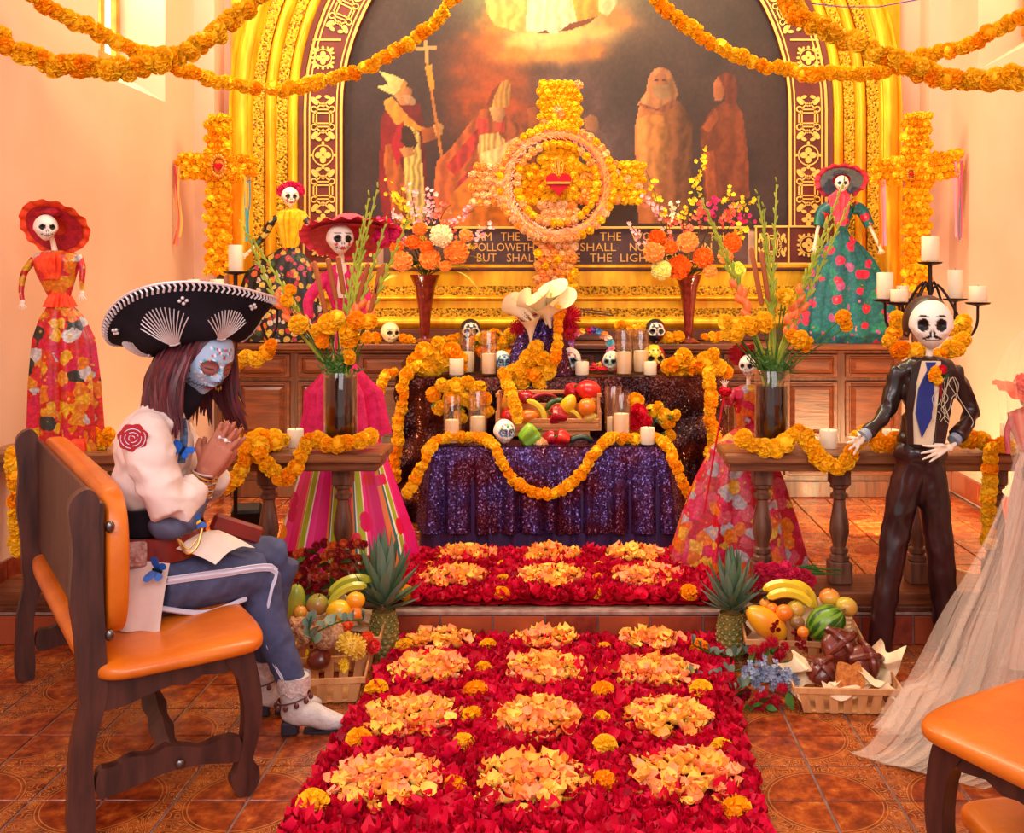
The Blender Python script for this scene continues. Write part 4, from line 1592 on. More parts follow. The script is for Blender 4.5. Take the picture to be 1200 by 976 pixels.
hurricane('tall clear glass cylinder, right one of the pair on the right of the middle tier', 751, 391, 442, 20, 5.62, z=zm)
candle('candle in the right glass of the pair on the right of the middle tier', 751, 417, 441, 16, 5.62, z=zm + .008)
candle('short candle by the red and black skull on the middle tier', 762, 429, 444, 15, 5.5, z=zm)
hurricane('clear glass cylinder beside the fruit crate on the low table', 719, 452, 512, 21, 5.16, z=zl)
candle('candle in the glass beside the fruit crate', 719, 488, 511, 16, 5.16, z=zl + .008)
hurricane('clear glass cylinder at the front right of the low table', 728, 462, 519, 22, 5.02, z=zl)
candle('tall candle in the front right glass of the low table', 728, 486, 518, 18, 5.02, z=zl + .008)
candle('short candle in front of the red flower on the low table', 759, 503, 522, 17, 4.98, z=zl)
candle('short candle on the left communion rail', 346, 500, 521, 19, 4.16, z=zr)
candle('short candle by the skeleton\'s outstretched hand on the right rail', 971, 502, 523, 21, 4.14, z=zr)
candle('short candle on the right rail beside the suited skeleton\'s waist', 1044, 501, 522, 20, 4.14, z=zr)
candle('pale candle on the right rail below the veiled figure', 1183, 494, 520, 21, 4.2, z=zr)

# ------------------------------------------------------------------ candelabra on the sanctuary floor
M_iron = mat('wrought_iron', (44, 28, 24), rough=.5, metal=.5)


def candelabrum(label, pxc, d, arms, ytop, cands, lbl):
    """arms: (px, y_plate); cands: (px, y0, y1, w)"""
    s = d / F
    c = Vector((P(pxc, 0, d).x, d, ZU + .001))
    t = thing('candelabrum', label, 'candelabrum', c)
    Zp = lambda py: P(0, py, d).z - c.z
    x = lambda px: (px - pxc) * s
    MB().tube([(0, 0, .05), (0, 0, Zp(ytop))], .010, 10).build('stem', M_iron, t)
    for k in range(3):
        a = 2 * PI * k / 3 + .5
        MB().tube(spline([(0, 0, .12), (.07 * math.cos(a), .07 * math.sin(a), .09), (.14 * math.cos(a), .14 * math.sin(a), .008)], 8), .008, 8).build('foot', M_iron, t)
    for i, (px, py, dy) in enumerate(arms):
        X_ = x(px)
        if abs(X_) > .01:
            zz = Zp(py)
            MB().tube(spline([(0, 0, zz + .03), (X_ * .15, dy * .2, zz + .09), (X_ * .5, dy * .6, zz - .02), (X_ * .75, dy * .9, zz - .15), (X_ * .97, dy, zz - .10), (X_, dy, zz)], 22), .0065, 8).build('arm', M_iron, t)
        MB().lathe([(.004, -.012), (.02, -.006), (.052, .0), (.058, .008), (.05, .004), (.002, .003)], 20, c=(X_, dy, Zp(py)), cap=False).build('drip_plate', M_iron, t)
    for (px, y0, y1, w, dy), lb in zip(cands, lbl):
        dd = d + dy
        s2 = dd / F
        b = Vector((c.x + x(px), dd, P(0, y1, d).z + .004))
        o = candle(lb, pxc, y0, y1, w, d)
        o.location = b
    return t


DR = 4.75
candelabrum('black iron floor candelabrum behind the suited skeleton', 1090, DR, [(1090, 309, 0), (1041, 353, .05), (1049, 356, -.06), (1064, 352, .08), (1124, 352, .05), (1140, 356, -.06)], 309,
            [(1090, 278, 307, 20, 0), (1041, 320, 351, 19, .05), (1049, 340, 354, 20, -.06), (1064, 336, 350, 14, .08), (1124, 317, 350, 17, .05), (1140, 336, 354, 21, -.06)],
            ['top candle of the candelabrum behind the suited skeleton', 'tall candle on the far left arm of the candelabrum behind the suited skeleton', 'short candle on the left arm of the candelabrum behind the suited skeleton',
             'small rear candle between left arm and stem of the candelabrum behind the suited skeleton', 'tall candle on the right of the candelabrum behind the suited skeleton', 'short candle at the far right of the candelabrum behind the suited skeleton'])
candelabrum('black iron floor candelabrum behind the woman\'s sombrero', 276, DR, [(276, 320, 0), (222, 356, .05), (259, 360, -.05), (322, 361, .04)], 320,
            [(276, 288, 319, 16, 0), (222, 328, 355, 14, .05), (259, 328, 359, 16, -.05), (322, 347, 360, 16, .04)],
            ['top candle of the candelabrum behind the sombrero', 'candle left of the stem on the candelabrum behind the sombrero', 'candle just above the sombrero brim on the left candelabrum', 'candle right of the sombrero on the left candelabrum'])
garland('marigold garland wound round the candelabrum behind the suited skeleton', [(1050, 378, 4.5), (1046, 400, 4.5), (1060, 412, 4.45), (1082, 416, 4.45), (1100, 416, 4.45), (1118, 408, 4.45), (1128, 392, 4.5), (1132, 376, 4.5), (1118, 382, 4.5)], 10, 1.1, 1, jit=.5)
garland('marigold garland hanging from the left candelabrum behind the woman\'s face', [(316, 405, 4.5), (302, 420, 4.5), (284, 424, 4.5), (272, 434, 4.5), (270, 450, 4.5), (276, 466, 4.5), (270, 484, 4.5), (276, 502, 4.5), (272, 520, 4.5)], 9, 1.2, 1, jit=.4)

# ------------------------------------------------------------------ rail and table garlands
garland('marigold garland looped along the left communion rail', [(297, 516, 4.1), (318, 514, 4.1), (330, 517, 4.08), (304, 522, 3.97), (307, 536, 3.96), (318, 552, 3.96), (332, 563, 3.96), (343, 552, 3.96), (350, 538, 3.97), (357, 524, 4.0), (368, 513, 4.06), (382, 520, 4.0), (402, 520, 4.0), (420, 516, 4.02), (434, 512, 4.1)], 10, 1.25)
garland('marigold garland hanging from the left rail behind the woman\'s hands', [(320, 512, 4.2), (300, 513, 4.1), (290, 524, 3.97), (287, 540, 3.95), (281, 555, 3.95), (270, 568, 3.95), (258, 574, 3.95), (248, 566, 3.95), (244, 552, 3.95)], 10, 1.25)
garland('marigold garland hanging down the wall end of the left rail', [(104, 513, 4.1), (60, 524, 4.15), (22, 528, 4.1), (16, 540, 3.96), (18, 570, 3.96), (19, 600, 3.96), (21, 645, 3.96)], 9, 1.2)
bunch('loose marigolds beside the orange-hatted catrina on the left rail', [(110, 510, 10), (122, 517, 9), (116, 522, 9), (128, 508, 8)], 4.1)
garland('marigold garland draped along the right communion rail around the dark vase', [(873, 514, 4.0), (890, 523, 4.0), (908, 525, 4.0), (922, 518, 4.0), (934, 506, 4.04), (948, 516, 4.0), (957, 532, 3.97), (970, 545, 3.96), (985, 546, 3.96), (996, 534, 3.97), (1003, 518, 4.0), (1018, 506, 4.06), (1036, 522, 4.0), (1050, 516, 4.02)], 10.5, 1.2)
garland('marigold garland at the right end of the right rail', [(1128, 516, 4.05), (1145, 514, 4.05), (1163, 519, 4.02), (1185, 523, 4.0), (1210, 522, 4.0)], 10, 1.2)
garland('short marigold strand hanging straight down at the right end of the rail', [(1161, 526, 3.96), (1160, 550, 3.96), (1159, 576, 3.96), (1158, 600, 3.96), (1160, 625, 3.96), (1160, 634, 3.96)], 9, 1.3)
garland('marigold garland looping across the front of the purple sequin cloth', [(478, 578, 4.80), (486, 562, 4.80), (496, 542, 4.82), (504, 524, 4.86), (518, 514, 4.93), (540, 512, 4.98), (566, 514, 4.96), (580, 524, 4.87), (590, 545, 4.85), (602, 562, 4.85), (620, 575, 4.84), (640, 579, 4.84), (660, 572, 4.84),
                                                                       (677, 560, 4.85), (690, 541, 4.85), (702, 524, 4.87), (716, 513, 4.94), (738, 514, 5.0), (765, 513, 5.0), (782, 522, 4.9), (790, 540, 4.82), (797, 558, 4.80), (806, 576, 4.80)], 7.2, 1.25, low=True)
garland('marigold strand hanging down the left side of the brown sequin cloth', [(490, 428, 5.45), (478, 436, 5.36), (472, 450, 5.33), (472, 470, 5.32), (467, 492, 5.32), (466, 515, 5.32), (463, 538, 5.32), (464, 560, 5.32)], 7.2, 1.25, low=True)
garland('short marigold strand at the far left edge of the brown sequin cloth', [(462, 436, 5.45), (450, 442, 5.34), (446, 456, 5.33), (442, 475, 5.33)], 6, 1.4, low=True)
garland('marigold strand hanging down the right side of the brown sequin cloth', [(831, 436, 5.38), (832, 450, 5.33), (834, 470, 5.32), (832, 488, 5.32), (836, 510, 5.32), (832, 530, 5.32)], 7.6, 1.25, low=True)
garland('marigold strand falling from the lilies over the draped pedestal', [(655, 362, 5.45), (655, 376, 5.42), (654, 392, 5.41), (653, 408, 5.40), (651, 420, 5.38)], 6.6, 1.35, low=True)
garland('marigold strand hanging over the front of the fruit crate', [(590, 438, 5.35), (595, 450, 5.3), (600, 462, 5.08), (604, 476, 5.05), (606, 490, 5.05)], 7.4, 1.2, low=True)

bunch('large marigold heads at the left of the brown sequin tier', [(478, 437, 9), (490, 424, 13), (503, 434, 14), (510, 414, 13), (522, 424, 12), (528, 412, 12), (537, 420, 11), (497, 412, 11), (513, 404, 10), (540, 430, 8)], 5.55, leaves=4, floor=zm)
bunch('large marigold heads at the right of the brown sequin tier', [(788, 430, 13), (800, 422, 14), (814, 430, 13), (828, 424, 12), (842, 432, 11), (795, 438, 10), (820, 438, 10), (852, 436, 8), (835, 416, 9)], 5.55, floor=zm)
bunch('mound of marigold heads in the middle of the altar before the calla lily', [(628, 408, 10), (620, 420, 12), (634, 421, 12), (612, 434, 12), (626, 437, 13), (640, 434, 12), (600, 436, 10), (594, 446, 9), (612, 447, 10), (633, 448, 10), (646, 424, 9)], 5.42, floor=zm)
bunch('marigold bouquet with green leaves behind the left glasses of the low table', [(508, 462, 9), (520, 452, 10), (535, 452, 10), (548, 448, 9), (560, 455, 10), (516, 478, 10), (528, 466, 10), (545, 466, 10), (556, 472, 10), (566, 468, 10), (571, 482, 8), (540, 488, 9)], 5.28, leaves=8, floor=zl)
bunch('marigolds behind the glass to the left of the lilies', [(556, 402, 9), (568, 396, 9), (580, 394, 9), (590, 402, 9), (598, 392, 8), (582, 410, 9), (566, 412, 8), (596, 415, 8)], 5.75, leaves=5, floor=zm)
bunch('marigolds with round green leaves at the right of the low table', [(745, 470, 10), (765, 482, 9), (778, 488, 10), (790, 487, 8), (783, 496, 8), (742, 504, 9), (770, 478, 8), (785, 510, 7)], 5.18, leaves=9, leafm=LEAFD, floor=zl)
bunch('red carnation among the marigolds at the right of the low table', [(749, 484, 11), (744, 495, 9), (755, 494, 9)], 5.10, name='carnation_bunch', meshes=[pom('carnation', M_red, n=90, seed=31, wid=.45)], child='carnation', floor=zl)
for i, (hs, lab) in enumerate((([(473, 398, 7), (481, 399, 7)], 'loose marigolds between white skull and tall vase on the sideboard'), ([(519, 399, 6), (531, 398, 7), (537, 396, 6)], 'loose marigolds right of the left tall vase on the sideboard'),
                               ([(728, 382, 8), (742, 386, 9), (752, 384, 7)], 'loose marigolds left of the black skull on the sideboard'), ([(782, 396, 8), (794, 395, 8)], 'loose marigolds between black skull and right tall vase'),
                               ([(826, 395, 5), (836, 395, 7), (843, 394, 6)], 'loose marigolds right of the right tall vase on the sideboard'), ([(427, 395, 9), (440, 397, 8)], 'loose marigolds left of the white skull on the sideboard'))):
    bunch(lab, hs, 6.06, floor=1.0585)

# ------------------------------------------------------------------ skulls
def skull_pos(n):
    x, y, z = n[:, 0].copy(), n[:, 1].copy(), n[:, 2].copy()
    t = np.clip((-.12 - z) / .85, 0, 1)
    X_, Y_ = x * .87, y * .95
    X_ = X_ * (1 - .38 * t ** .9)
    Y_ = np.where(Y_ > 0, Y_ * (1 - .75 * t), Y_ * (1 - .02 * t))
    Z_ = z * 1.0
    f = y < 0

    def g(cx, cz, s):
        return np.exp(-(((X_ - cx) / s) ** 2 + ((Z_ - cz) / s) ** 2)) * f
    dep = .20 * (g(-.34, .0, .19) + g(.34, .0, .19)) + .13 * g(0, -.27, .09) - .10 * (g(-.50, -.30, .15) + g(.50, -.30, .15)) - .05 * (g(-.3, .27, .2) + g(.3, .27, .2)) - .06 * g(0, -.66, .22)
    Y_ = Y_ + dep
    return np.stack([X_, Y_, Z_], 1)


def skull_mesh(name, base=(246, 236, 222), dark=(20, 12, 12), ring=None, lip=None, stache=False, dots=None, teeth=True, brow=False, split=None, nu=64, nv=44, eye=(.225, .225), cheeks=None, blue=False, glow=None, rough=.4):
    mb = MB()
    mb.grid(lambda u, v: (math.sin(PI * v) * math.sin(2 * PI * u), math.sin(PI * v) * math.cos(2 * PI * u), -math.cos(PI * v)), nu, nv, True)
    me = mb.mesh(name, mat_vcol(name + '_paint', rough), angle=3)
    n = np.array(mb.v)
    q = skull_pos(n)

    def col(co):
        x, y, z = n[:, 0] * .80, n[:, 1], n[:, 2]
        x = q[:, 0]
        f = y < 0.1
        C = np.tile(np.array(base, float), (len(x), 1))

        def setc(m, c):
            C[m & f] = c
        if split:
            C[x > .18 * (1 + z)] = split
        if ring:
            for e in (-.34, .34):
                k = ((x - e) / (eye[0] + .12)) ** 2 + (z / (eye[1] + .12)) ** 2
                setc(k < 1, ring)
        if brow:
            for e in (-.34, .34):
                k = np.abs(z - (.36 - .9 * (x - e) ** 2))
                setc((k < .035) & (np.abs(x - e) < .2), dark)
        for e in (-.34, .34):
            k = ((x - e) / eye[0]) ** 2 + ((z - .0) / eye[1]) ** 2
            setc(k < 1, dark)
            if blue:
                setc(k < .55, (240, 240, 250))
                setc(k < .25, (20, 30, 60))
            if glow:
                setc(k < .3, glow)
        setc((np.abs(x) < .12 * np.clip((-.10 - z) / .22, 0, 1)) & (z < -.10) & (z > -.38) & (np.abs(x) > .012), dark)
        ml = -.60 + .10 * x ** 2 * 4
        if teeth:
            w = (np.abs(x) < .42)
            setc((np.abs(z - ml) < .022) & w, dark)
            setc((np.abs(z - ml) < .13) & w & (np.abs(((x * 10) % 1) - .5) < .13), np.array(dark) * .5 + np.array(base) * .5)
        else:
            setc((np.abs(z - ml) < .022) & (np.abs(x) < .26), dark)
        if lip:
            setc((np.abs(z - ml) < .07) & (np.abs(x) < .16), lip)
        if stache:
            setc((np.abs(z - (-.40 - .42 * np.abs(x))) < .065 * np.clip((.44 - np.abs(x)) / .25, 0, 1)) & (np.abs(x) > .02), dark)
        if cheeks:
            for e in (-.42, .42):
                setc(((x - e) ** 2 + (z + .36) ** 2) < .010, cheeks)
        if dots:
            for k in range(9):
                a = PI * k / 8
                setc((x - .5 * math.cos(a)) ** 2 + (z - .30 - .35 * math.sin(a)) ** 2 < .005, dots[k % len(dots)])
            setc((x ** 2 + (z - .48) ** 2) < .012, dots[0])
            for e in (-.34, .34):
                for k in range(8):
                    a = 2 * PI * k / 8
                    setc((x - e - .27 * math.cos(a)) ** 2 + (z - .27 * math.sin(a)) ** 2 < .0022, dots[(k + 1) % len(dots)])
            setc((x ** 2 + (z + .86) ** 2) < .010, dots[1])
        return C
    me.vertices.foreach_set('co', q.ravel())
    me.update()
    paint(me, col)
    return me


def sugar_skull(label, pxc, y0, y1, d, yaw, z=None, **k):
    s = d / F
    h = (y1 - y0) * s / 2
    b = P(pxc, y1, d)
    if z is not None:
        b.z = z
    me = skull_mesh('skull', **k)
    o = put(me, 'sugar_skull', None, b + Vector((0, 0, h * .99)), (0, 0, yaw - math.atan2(b.x, b.y)), h)
    return tag(o, label, 'skull')


sugar_skull('cream skull with black outlined eyes on the sideboard', 457, 378, 403, 6.06, .4, z=1.0585, base=(250, 226, 170), teeth=True, brow=True)
sugar_skull('black skull with white ringed eyes behind the left glasses on the sideboard', 551, 373, 402, 6.06, .1, z=1.0585, base=(40, 24, 26), ring=(240, 232, 220), dark=(20, 12, 12), dots=[(240, 230, 210), (230, 210, 200)], teeth=True)
sugar_skull('black skull with a dark red side on the sideboard beside the right tall vase', 768, 371, 400, 6.06, .15, z=1.0585, base=(40, 34, 34), ring=(250, 240, 226), split=(110, 14, 20), dark=(24, 18, 18), dots=[(240, 230, 220), (220, 210, 200)])
sugar_skull('yellow and red skull behind the right glasses on the middle tier', 766, 404, 436, 5.68, .2, z=zm, base=(240, 196, 40), split=(170, 20, 26), ring=(250, 224, 90), dark=(30, 16, 10), dots=[(250, 230, 120), (40, 20, 10)])
sugar_skull('white skull with blue painted eyes and dots on the low table', 591, 495, 524, 4.98, .35, z=zl, base=(250, 246, 236), ring=(70, 130, 190), blue=True, dots=[(60, 160, 90), (230, 120, 40), (60, 110, 200), (240, 200, 60)])
sugar_skull('small white skull with blue brows behind the small candle on the middle tier', 668, 414, 444, 5.6, -.1, z=zm, base=(250, 240, 226), ring=(110, 190, 200), dots=[(220, 60, 60), (60, 110, 190), (250, 170, 60)])
sugar_skull('small painted skull half hidden behind the left glass pair', 588, 414, 440, 5.62, .3, z=zm, base=(240, 244, 230), blue=True, ring=(80, 150, 190), dots=[(60, 120, 190), (60, 160, 100)])
sugar_skull('small pale skull beside the wreath of paper flowers', 717, 418, 443, 5.66, -.2, z=zm, base=(252, 236, 196), ring=(120, 190, 190), dots=[(70, 130, 180), (250, 180, 60)])

# wreath of paper flowers lying against the tier
w = thing('paper_flower_wreath', 'wreath of small bright paper flowers between two skulls on the middle tier', 'wreath', P(700, 444, 5.72))
w.location.z = zm
wc = Vector((P(692, 0, 5.7).x - w.location.x, 0, .13))
cols = [mat('paper_%d' % i, c, rough=.6) for i, c in enumerate(((250, 150, 170), (226, 40, 110), (250, 180, 60), (110, 50, 150), (250, 140, 40), (80, 170, 190), (190, 120, 210), (240, 110, 150), (210, 30, 50), (60, 130, 200), (255, 210, 190)))]
MB().tube([wc + Vector((.115 * math.cos(a), .02 * math.sin(a), .105 * math.sin(a))) for a in [2 * PI * k / 24 for k in range(24)]], .006, 6, closed=True).build('hoop', M_string, w)
for k in range(22):
    a = 2 * PI * k / 22
    mb = MB()
    for j in range(3):
        blossom_mb(mb, wc + Vector((.115 * math.cos(a) + R.uniform(-.008, .008), -.014 - .004 * j, .105 * math.sin(a) + R.uniform(-.008, .008))), .024 - .004 * j, 6)
    mb.build('paper_flower', cols[(k * 5) % len(cols)], w, smooth=False)
sc_ = MB()
for k in range(9):
    x_ = R.uniform(-.14, .16)
    sc_.tube(spline([(wc.x + x_, -.05, .01), (wc.x + x_ + R.uniform(-.06, .06), -.07, .03), (wc.x + x_ + R.uniform(-.09, .09), -.09, .012)], 8), .004, 6)
tag(sc_.build('chilli_string', M_red, None, loc=w.location), 'thin red dried chillies strewn under the paper flower wreath', 'chillies')

# ------------------------------------------------------------------ lilies and chrysanthemums on the pedestal
lb = thing('lily_bouquet', 'white calla lilies with crimson chrysanthemums on the draped pedestal', 'flowers', Vector((P(636, 0, 5.6).x, 5.6, ZM + .32)))
M_spad = mat('spadix', (255, 190, 60), rough=.6)


def calla(parent, base, tip, r=.05, open_=1.0):
    base, tip = Vector(base), Vector(tip)
    ax = (tip - base)
    L = ax.length
    M_ = Matrix.Translation(base) @ ax.to_track_quat('Z', 'Y').to_matrix().to_4x4()
    mb = MB()

    def f(u, v):
        a = 2 * PI * u
        rr_ = r * (.12 + .88 * v ** 1.6)
        z = L * v * (.62 + .38 * (.5 + .5 * math.cos(a)) ** 1.5)
        k = 1 + .35 * v ** 3 * open_
        return M_ @ Vector((rr_ * math.cos(a) * k, rr_ * math.sin(a) * k, z))
    mb.grid(f, 22, 12, True)
    o = mb.build('calla_lily', M_lily, parent)
    MB().tube([M_ @ Vector((0, 0, L * .1)), M_ @ Vector((0, 0, L * .65))], [.006, .005], 6).build('spadix', M_spad, o)


L0 = lb.location
for bs, tp, r in (((625, 384), (598, 352), .045), ((640, 372), (648, 335), .05), ((628, 378), (607, 350), .04), ((640, 378), (632, 342), .055), ((622, 402), (624, 366), .05), ((640, 380), (658, 346), .05), ((636, 372), (612, 346), .04), ((645, 384), (640, 352), .055)):
    calla(lb, P(bs[0], bs[1], 5.48) - L0, P(tp[0] + (tp[0] - bs[0]) * .25, tp[1] + (tp[1] - bs[1]) * .2, 5.36 + R.uniform(0, .1)) - L0, r * 1.12)
for px, py, r, m_ in ((612, 371, 14, MUM), (668, 372, 15, MUM), (667, 387, 12, MUM), (606, 384, 10, MUM), (632, 365, 9, MUM), (656, 356, 7, DAH[0])):
    put(m_, 'chrysanthemum', lb, P(px, py, 5.5) - L0, rrot(), r * 5.5 / F)
for k in range(2):
    MB().tube([P(680, 362 + k * 3, 5.5) - L0, P(716 + k * 3, 366 + k * 4, 5.5) - L0], .004, 6).build('stem', M_wood, lb)

# ------------------------------------------------------------------ crate of fruit on the altar
M_crate = mat_wood('crate_wood', (224, 150, 84), (196, 116, 60), rough=.6, stretch=(1, 12, 12))


def sweepfruit(pts, rs, n=12, five=False):
    return MB().tube(spline(pts, len(rs)), rs, n)


def fruit(kind, label, p, s, rot=(0, 0, 0), name=None, group=None, m=None):
    """p: centre; s: size (radius) in metres"""
    t = thing(name or kind, label, 'fruit' if kind not in ('bell_pepper', 'chilli_pepper', 'chayote', 'zucchini') else 'vegetable', p, rot=rot, group=group)
    if kind in ('apple', 'mango', 'orange', 'tomato', 'lime', 'kiwi', 'plum'):
        sq = {'apple': .92, 'mango': .85, 'orange': .97, 'tomato': .8, 'lime': .9, 'kiwi': .85, 'plum': .95}[kind]
        pr = [(0.001, -sq * .9)] + [(math.sin(a) * (1 if kind != 'apple' else 1 + .06 * math.cos(a)), -math.cos(a) * sq) for a in [PI * k / 12 for k in range(1, 12)]] + [(.12, sq * (.86 if kind in ('apple', 'tomato') else .99)), (.001, sq * (.78 if kind in ('apple', 'tomato') else .99))]
        MB().lathe([(r * s, z * s) for r, z in pr], 20, cap=False).build('flesh', m, t)
        MB().tube([(0, 0, sq * s * .8), (.08 * s, 0, sq * s * 1.15)], .05 * s, 5).build('stem', M_wood, t)
    elif kind in ('bell_pepper', 'chayote'):
        fn = lambda r, z, a, i: r * (1 + .13 * math.cos(a * (4 if kind == 'bell_pepper' else 6)) * (1 if z < s * .8 else .5))
        MB().lathe([(.001, -s * .75), (s * .35, -s * .95), (s * .7, -s * .8), (s * .85, -s * .3), (s * .95, s * .2), (s * .95, s * .6), (s * .7, s * .85), (s * .35, s * .8), (.001, s * .7)], 32, cap=False, fn=fn).build('flesh', m, t)
        MB().tube([(0, 0, s * .7), (.02 * s, 0, s * .95), (.2 * s, 0, s * 1.25)], [.14 * s, .1 * s, .11 * s], 6).build('stem', M_green, t)
    elif kind in ('banana', 'chilli_pepper', 'zucchini'):
        k = {'banana': .22, 'chilli_pepper': .16, 'zucchini': .26}[kind]
        pts = spline([(-s, 0, -.25 * s), (-.5 * s, 0, .05 * s), (0, 0, .14 * s), (.5 * s, 0, .05 * s), (s, 0, -.25 * s)], 14)
        rs = [s * k * min(1, .35 + 1.5 * max(0, math.sin(PI * i / 13)) ** .7) * (1 - (.0 if kind != 'chilli_pepper' else .6 * i / 13)) for i in range(14)]
        MB().tube(pts, rs, 10 if kind != 'banana' else 6).build('flesh', m, t, angle=.3 if kind == 'banana' else 1)
        MB().tube([pts[0], pts[0] + Vector((-.16 * s, 0, -.06 * s))], [s * .07, s * .06], 6).build('stem', M_green if kind != 'banana' else M_string, t)
    elif kind in ('papaya', 'pear', 'avocado', 'squash', 'sweet_potato', 'melon'):
        e = {'papaya': 1.7, 'pear': 1.3, 'avocado': 1.35, 'squash': 1.5, 'sweet_potato': 1.9, 'melon': 1.15}[kind]
        nk = {'papaya': .25, 'pear': .45, 'avocado': .35, 'squash': .5, 'sweet_potato': .2, 'melon': .05}[kind]
        MB().lathe([(s * math.sin(PI * k / 14) * (1 - nk * (k / 14) ** 1.5) + .0005, -math.cos(PI * k / 14) * s * e) for k in range(15)], 20, cap=False).build('flesh', m, t)
        MB().tube([(0, 0, s * e * .97), (0.05 * s, 0, s * e + .2 * s)], .08 * s, 5).build('stem', M_wood, t)
    return t


MF = {k: mat('skin_' + k, c, rough=.3, c2=c2, ns=9, coat=.3, spec=.5) for k, c, c2 in (
    ('red', (206, 16, 30), (226, 40, 30)), ('crimson', (190, 10, 40), (160, 0, 30)), ('yellow', (250, 200, 30), (240, 180, 20)), ('banana', (246, 206, 40), (226, 190, 50)), ('greenbanana', (170, 170, 40), (200, 190, 60)),
    ('orange', (250, 140, 30), (240, 120, 20)), ('lime', (150, 190, 40), (120, 170, 40)), ('green', (60, 100, 30), (30, 70, 24)), ('dkgreen', (36, 60, 30), (20, 40, 24)), ('mango', (230, 110, 50), (220, 170, 50)), ('papaya', (246, 190, 30), (250, 150, 30)),
    ('gpapaya', (140, 160, 50), (180, 180, 60)), ('kiwi', (150, 110, 60), (130, 90, 50)), ('apple', (150, 160, 60), (180, 120, 60)), ('pear', (200, 190, 60), (210, 150, 60)), ('brown', (110, 50, 40), (80, 30, 30)))}

CZ0 = ZL + .012
crp = Vector((P(643, 0, 5.2).x, 5.24, CZ0 + .035))
cr = thing('fruit_crate', 'shallow slatted wooden crate heaped with fruit on the low table', 'crate', crp)
W_, D_, H_ = .53, .17, .19
MB().box((0, 0, .006), (W_, D_, .012)).build('bottom', M_crate, cr)
for zz in (.03, .055):
    MB().box((0, -D_ / 2, zz - .005), (W_, .010, .022), .002).build('slat', M_crate, cr)
MB().box((0, D_ / 2, .06), (W_, .010, .12), .002).build('back_board', M_crate, cr)
MB().box((0, D_ / 2, H_ - .01), (W_, .012, .018), .002).build('slat', M_crate, cr)
for e in (-1, 1):
    MB().box((e * W_ / 2, 0, .05), (.012, D_ + .01, .10), .002).build('end_board', M_crate, cr)
    MB().box((e * (W_ / 2 - .008), -D_ / 2 + .01, .095), (.016, .016, .19), .002).build('corner_post', M_crate, cr)
    MB().box((e * (W_ / 2 - .008), D_ / 2 - .01, .095), (.016, .016, .19), .002).build('corner_post', M_crate, cr)
    MB().box((e * W_ / 2, 0, H_ - .01), (.012, D_ + .01, .016), .002).build('slat', M_crate, cr)
MB().box((0, 0, -.018), (W_ * .8, D_ * .8, .03), .002).build('foot_board', M_crate, cr)
s5 = 5.2 / F
for kind, lab, px, py, d, r, rot, m_ in (
        ('tomato', 'big red tomato on top at the right of the altar crate', 690, 457, 5.24, 15, (0, .2, 0), 'red'),
        ('bell_pepper', 'dark red pepper on top behind the avocado in the altar crate', 671, 459, 5.28, 10, (.5, .4, 0), 'crimson'),
        ('avocado', 'yellow squash standing upright in the altar crate', 666, 474, 5.19, 10, (.2, .5, 0), 'yellow'),
        ('orange', 'orange fruit at the right end of the altar crate', 688, 477, 5.18, 11, (0, .9, 0), 'orange'),
        ('banana', 'upright yellow banana in the middle of the altar crate', 631, 480, 5.17, 17, (0, .9, 0), 'banana'),
        ('bell_pepper', 'shiny red pepper at the front middle of the altar crate', 654, 487, 5.17, 11, (.3, -1.3, 0), 'crimson'),
        ('zucchini', 'dark green pepper lying behind the avocado in the altar crate', 649, 472, 5.22, 12, (0, -.5, 0), 'green'),
        ('chilli_pepper', 'long red chilli on top of the altar crate', 636, 464, 5.26, 18, (0, -.1, .1), 'crimson'),
        ('tomato', 'dark red tomato at the left rear of the altar crate', 616, 465, 5.27, 10, (.3, 0, 0), 'crimson'),
        ('papaya', 'orange papaya at the left front of the altar crate', 618, 488, 5.18, 9, (0, 1.3, 0), 'orange'),
        ('apple', 'red apple at the left end of the altar crate', 597, 487, 5.18, 10, (.2, .3, 0), 'red'),
        ('melon', 'slice-sized pink melon leaning in the left corner of the altar crate', 598, 471, 5.22, 11, (.2, .2, 0), 'mango'),
        ('banana', 'yellow banana leaning at the right front of the altar crate', 676, 488, 5.17, 12, (0, .9, 0), 'banana'),
        ('pear', 'small yellow pear at the right front corner of the altar crate', 692, 490, 5.17, 7, (0, 1.2, 0), 'pear'),
        ('lime', 'small yellow-green lime on top at the right end of the altar crate', 694, 468, 5.22, 7, (0, .3, 0), 'pear')):
    fruit(kind, lab, P(px, py, d), r * s5, rot, m=MF[m_])
for kind, lab, px, py, d, r, rot, m_ in (
        ('chayote', 'lime green ribbed squash before the altar crate', 621, 511, 5.02, 13, (0, .9, .2), 'lime'),
        ('bell_pepper', 'left red pepper of the pair before the altar crate', 645, 514, 5.02, 9, (.3, 1.2, 0), 'crimson'),
        ('bell_pepper', 'right red pepper of the pair before the altar crate', 659, 513, 5.03, 9, (.3, -1.2, 0), 'red'),
        ('zucchini', 'dark green zucchini lying before the right end of the altar crate', 681, 514, 5.04, 14, (0, 0, .1), 'dkgreen')):
    c_ = P(px, py, d)
    fruit(kind, lab, c_, r * d / F, rot, m=MF[m_])
bunch('small peach flower lying before the altar crate', [(632, 519, 7), (638, 520, 5)], 4.99, name='peach_flower', meshes=[MGC], child='flower_head', floor=zl)

# ------------------------------------------------------------------ tall vases and arrangements
M_ruby = mat('ruby_glass', (96, 18, 20), rough=.15, c2=(140, 40, 26), ns=24, coat=.6, bump=.35, bs=50)
M_wineg = mat('wine_dark_liquid', (16, 4, 10), rough=.15, coat=.2)


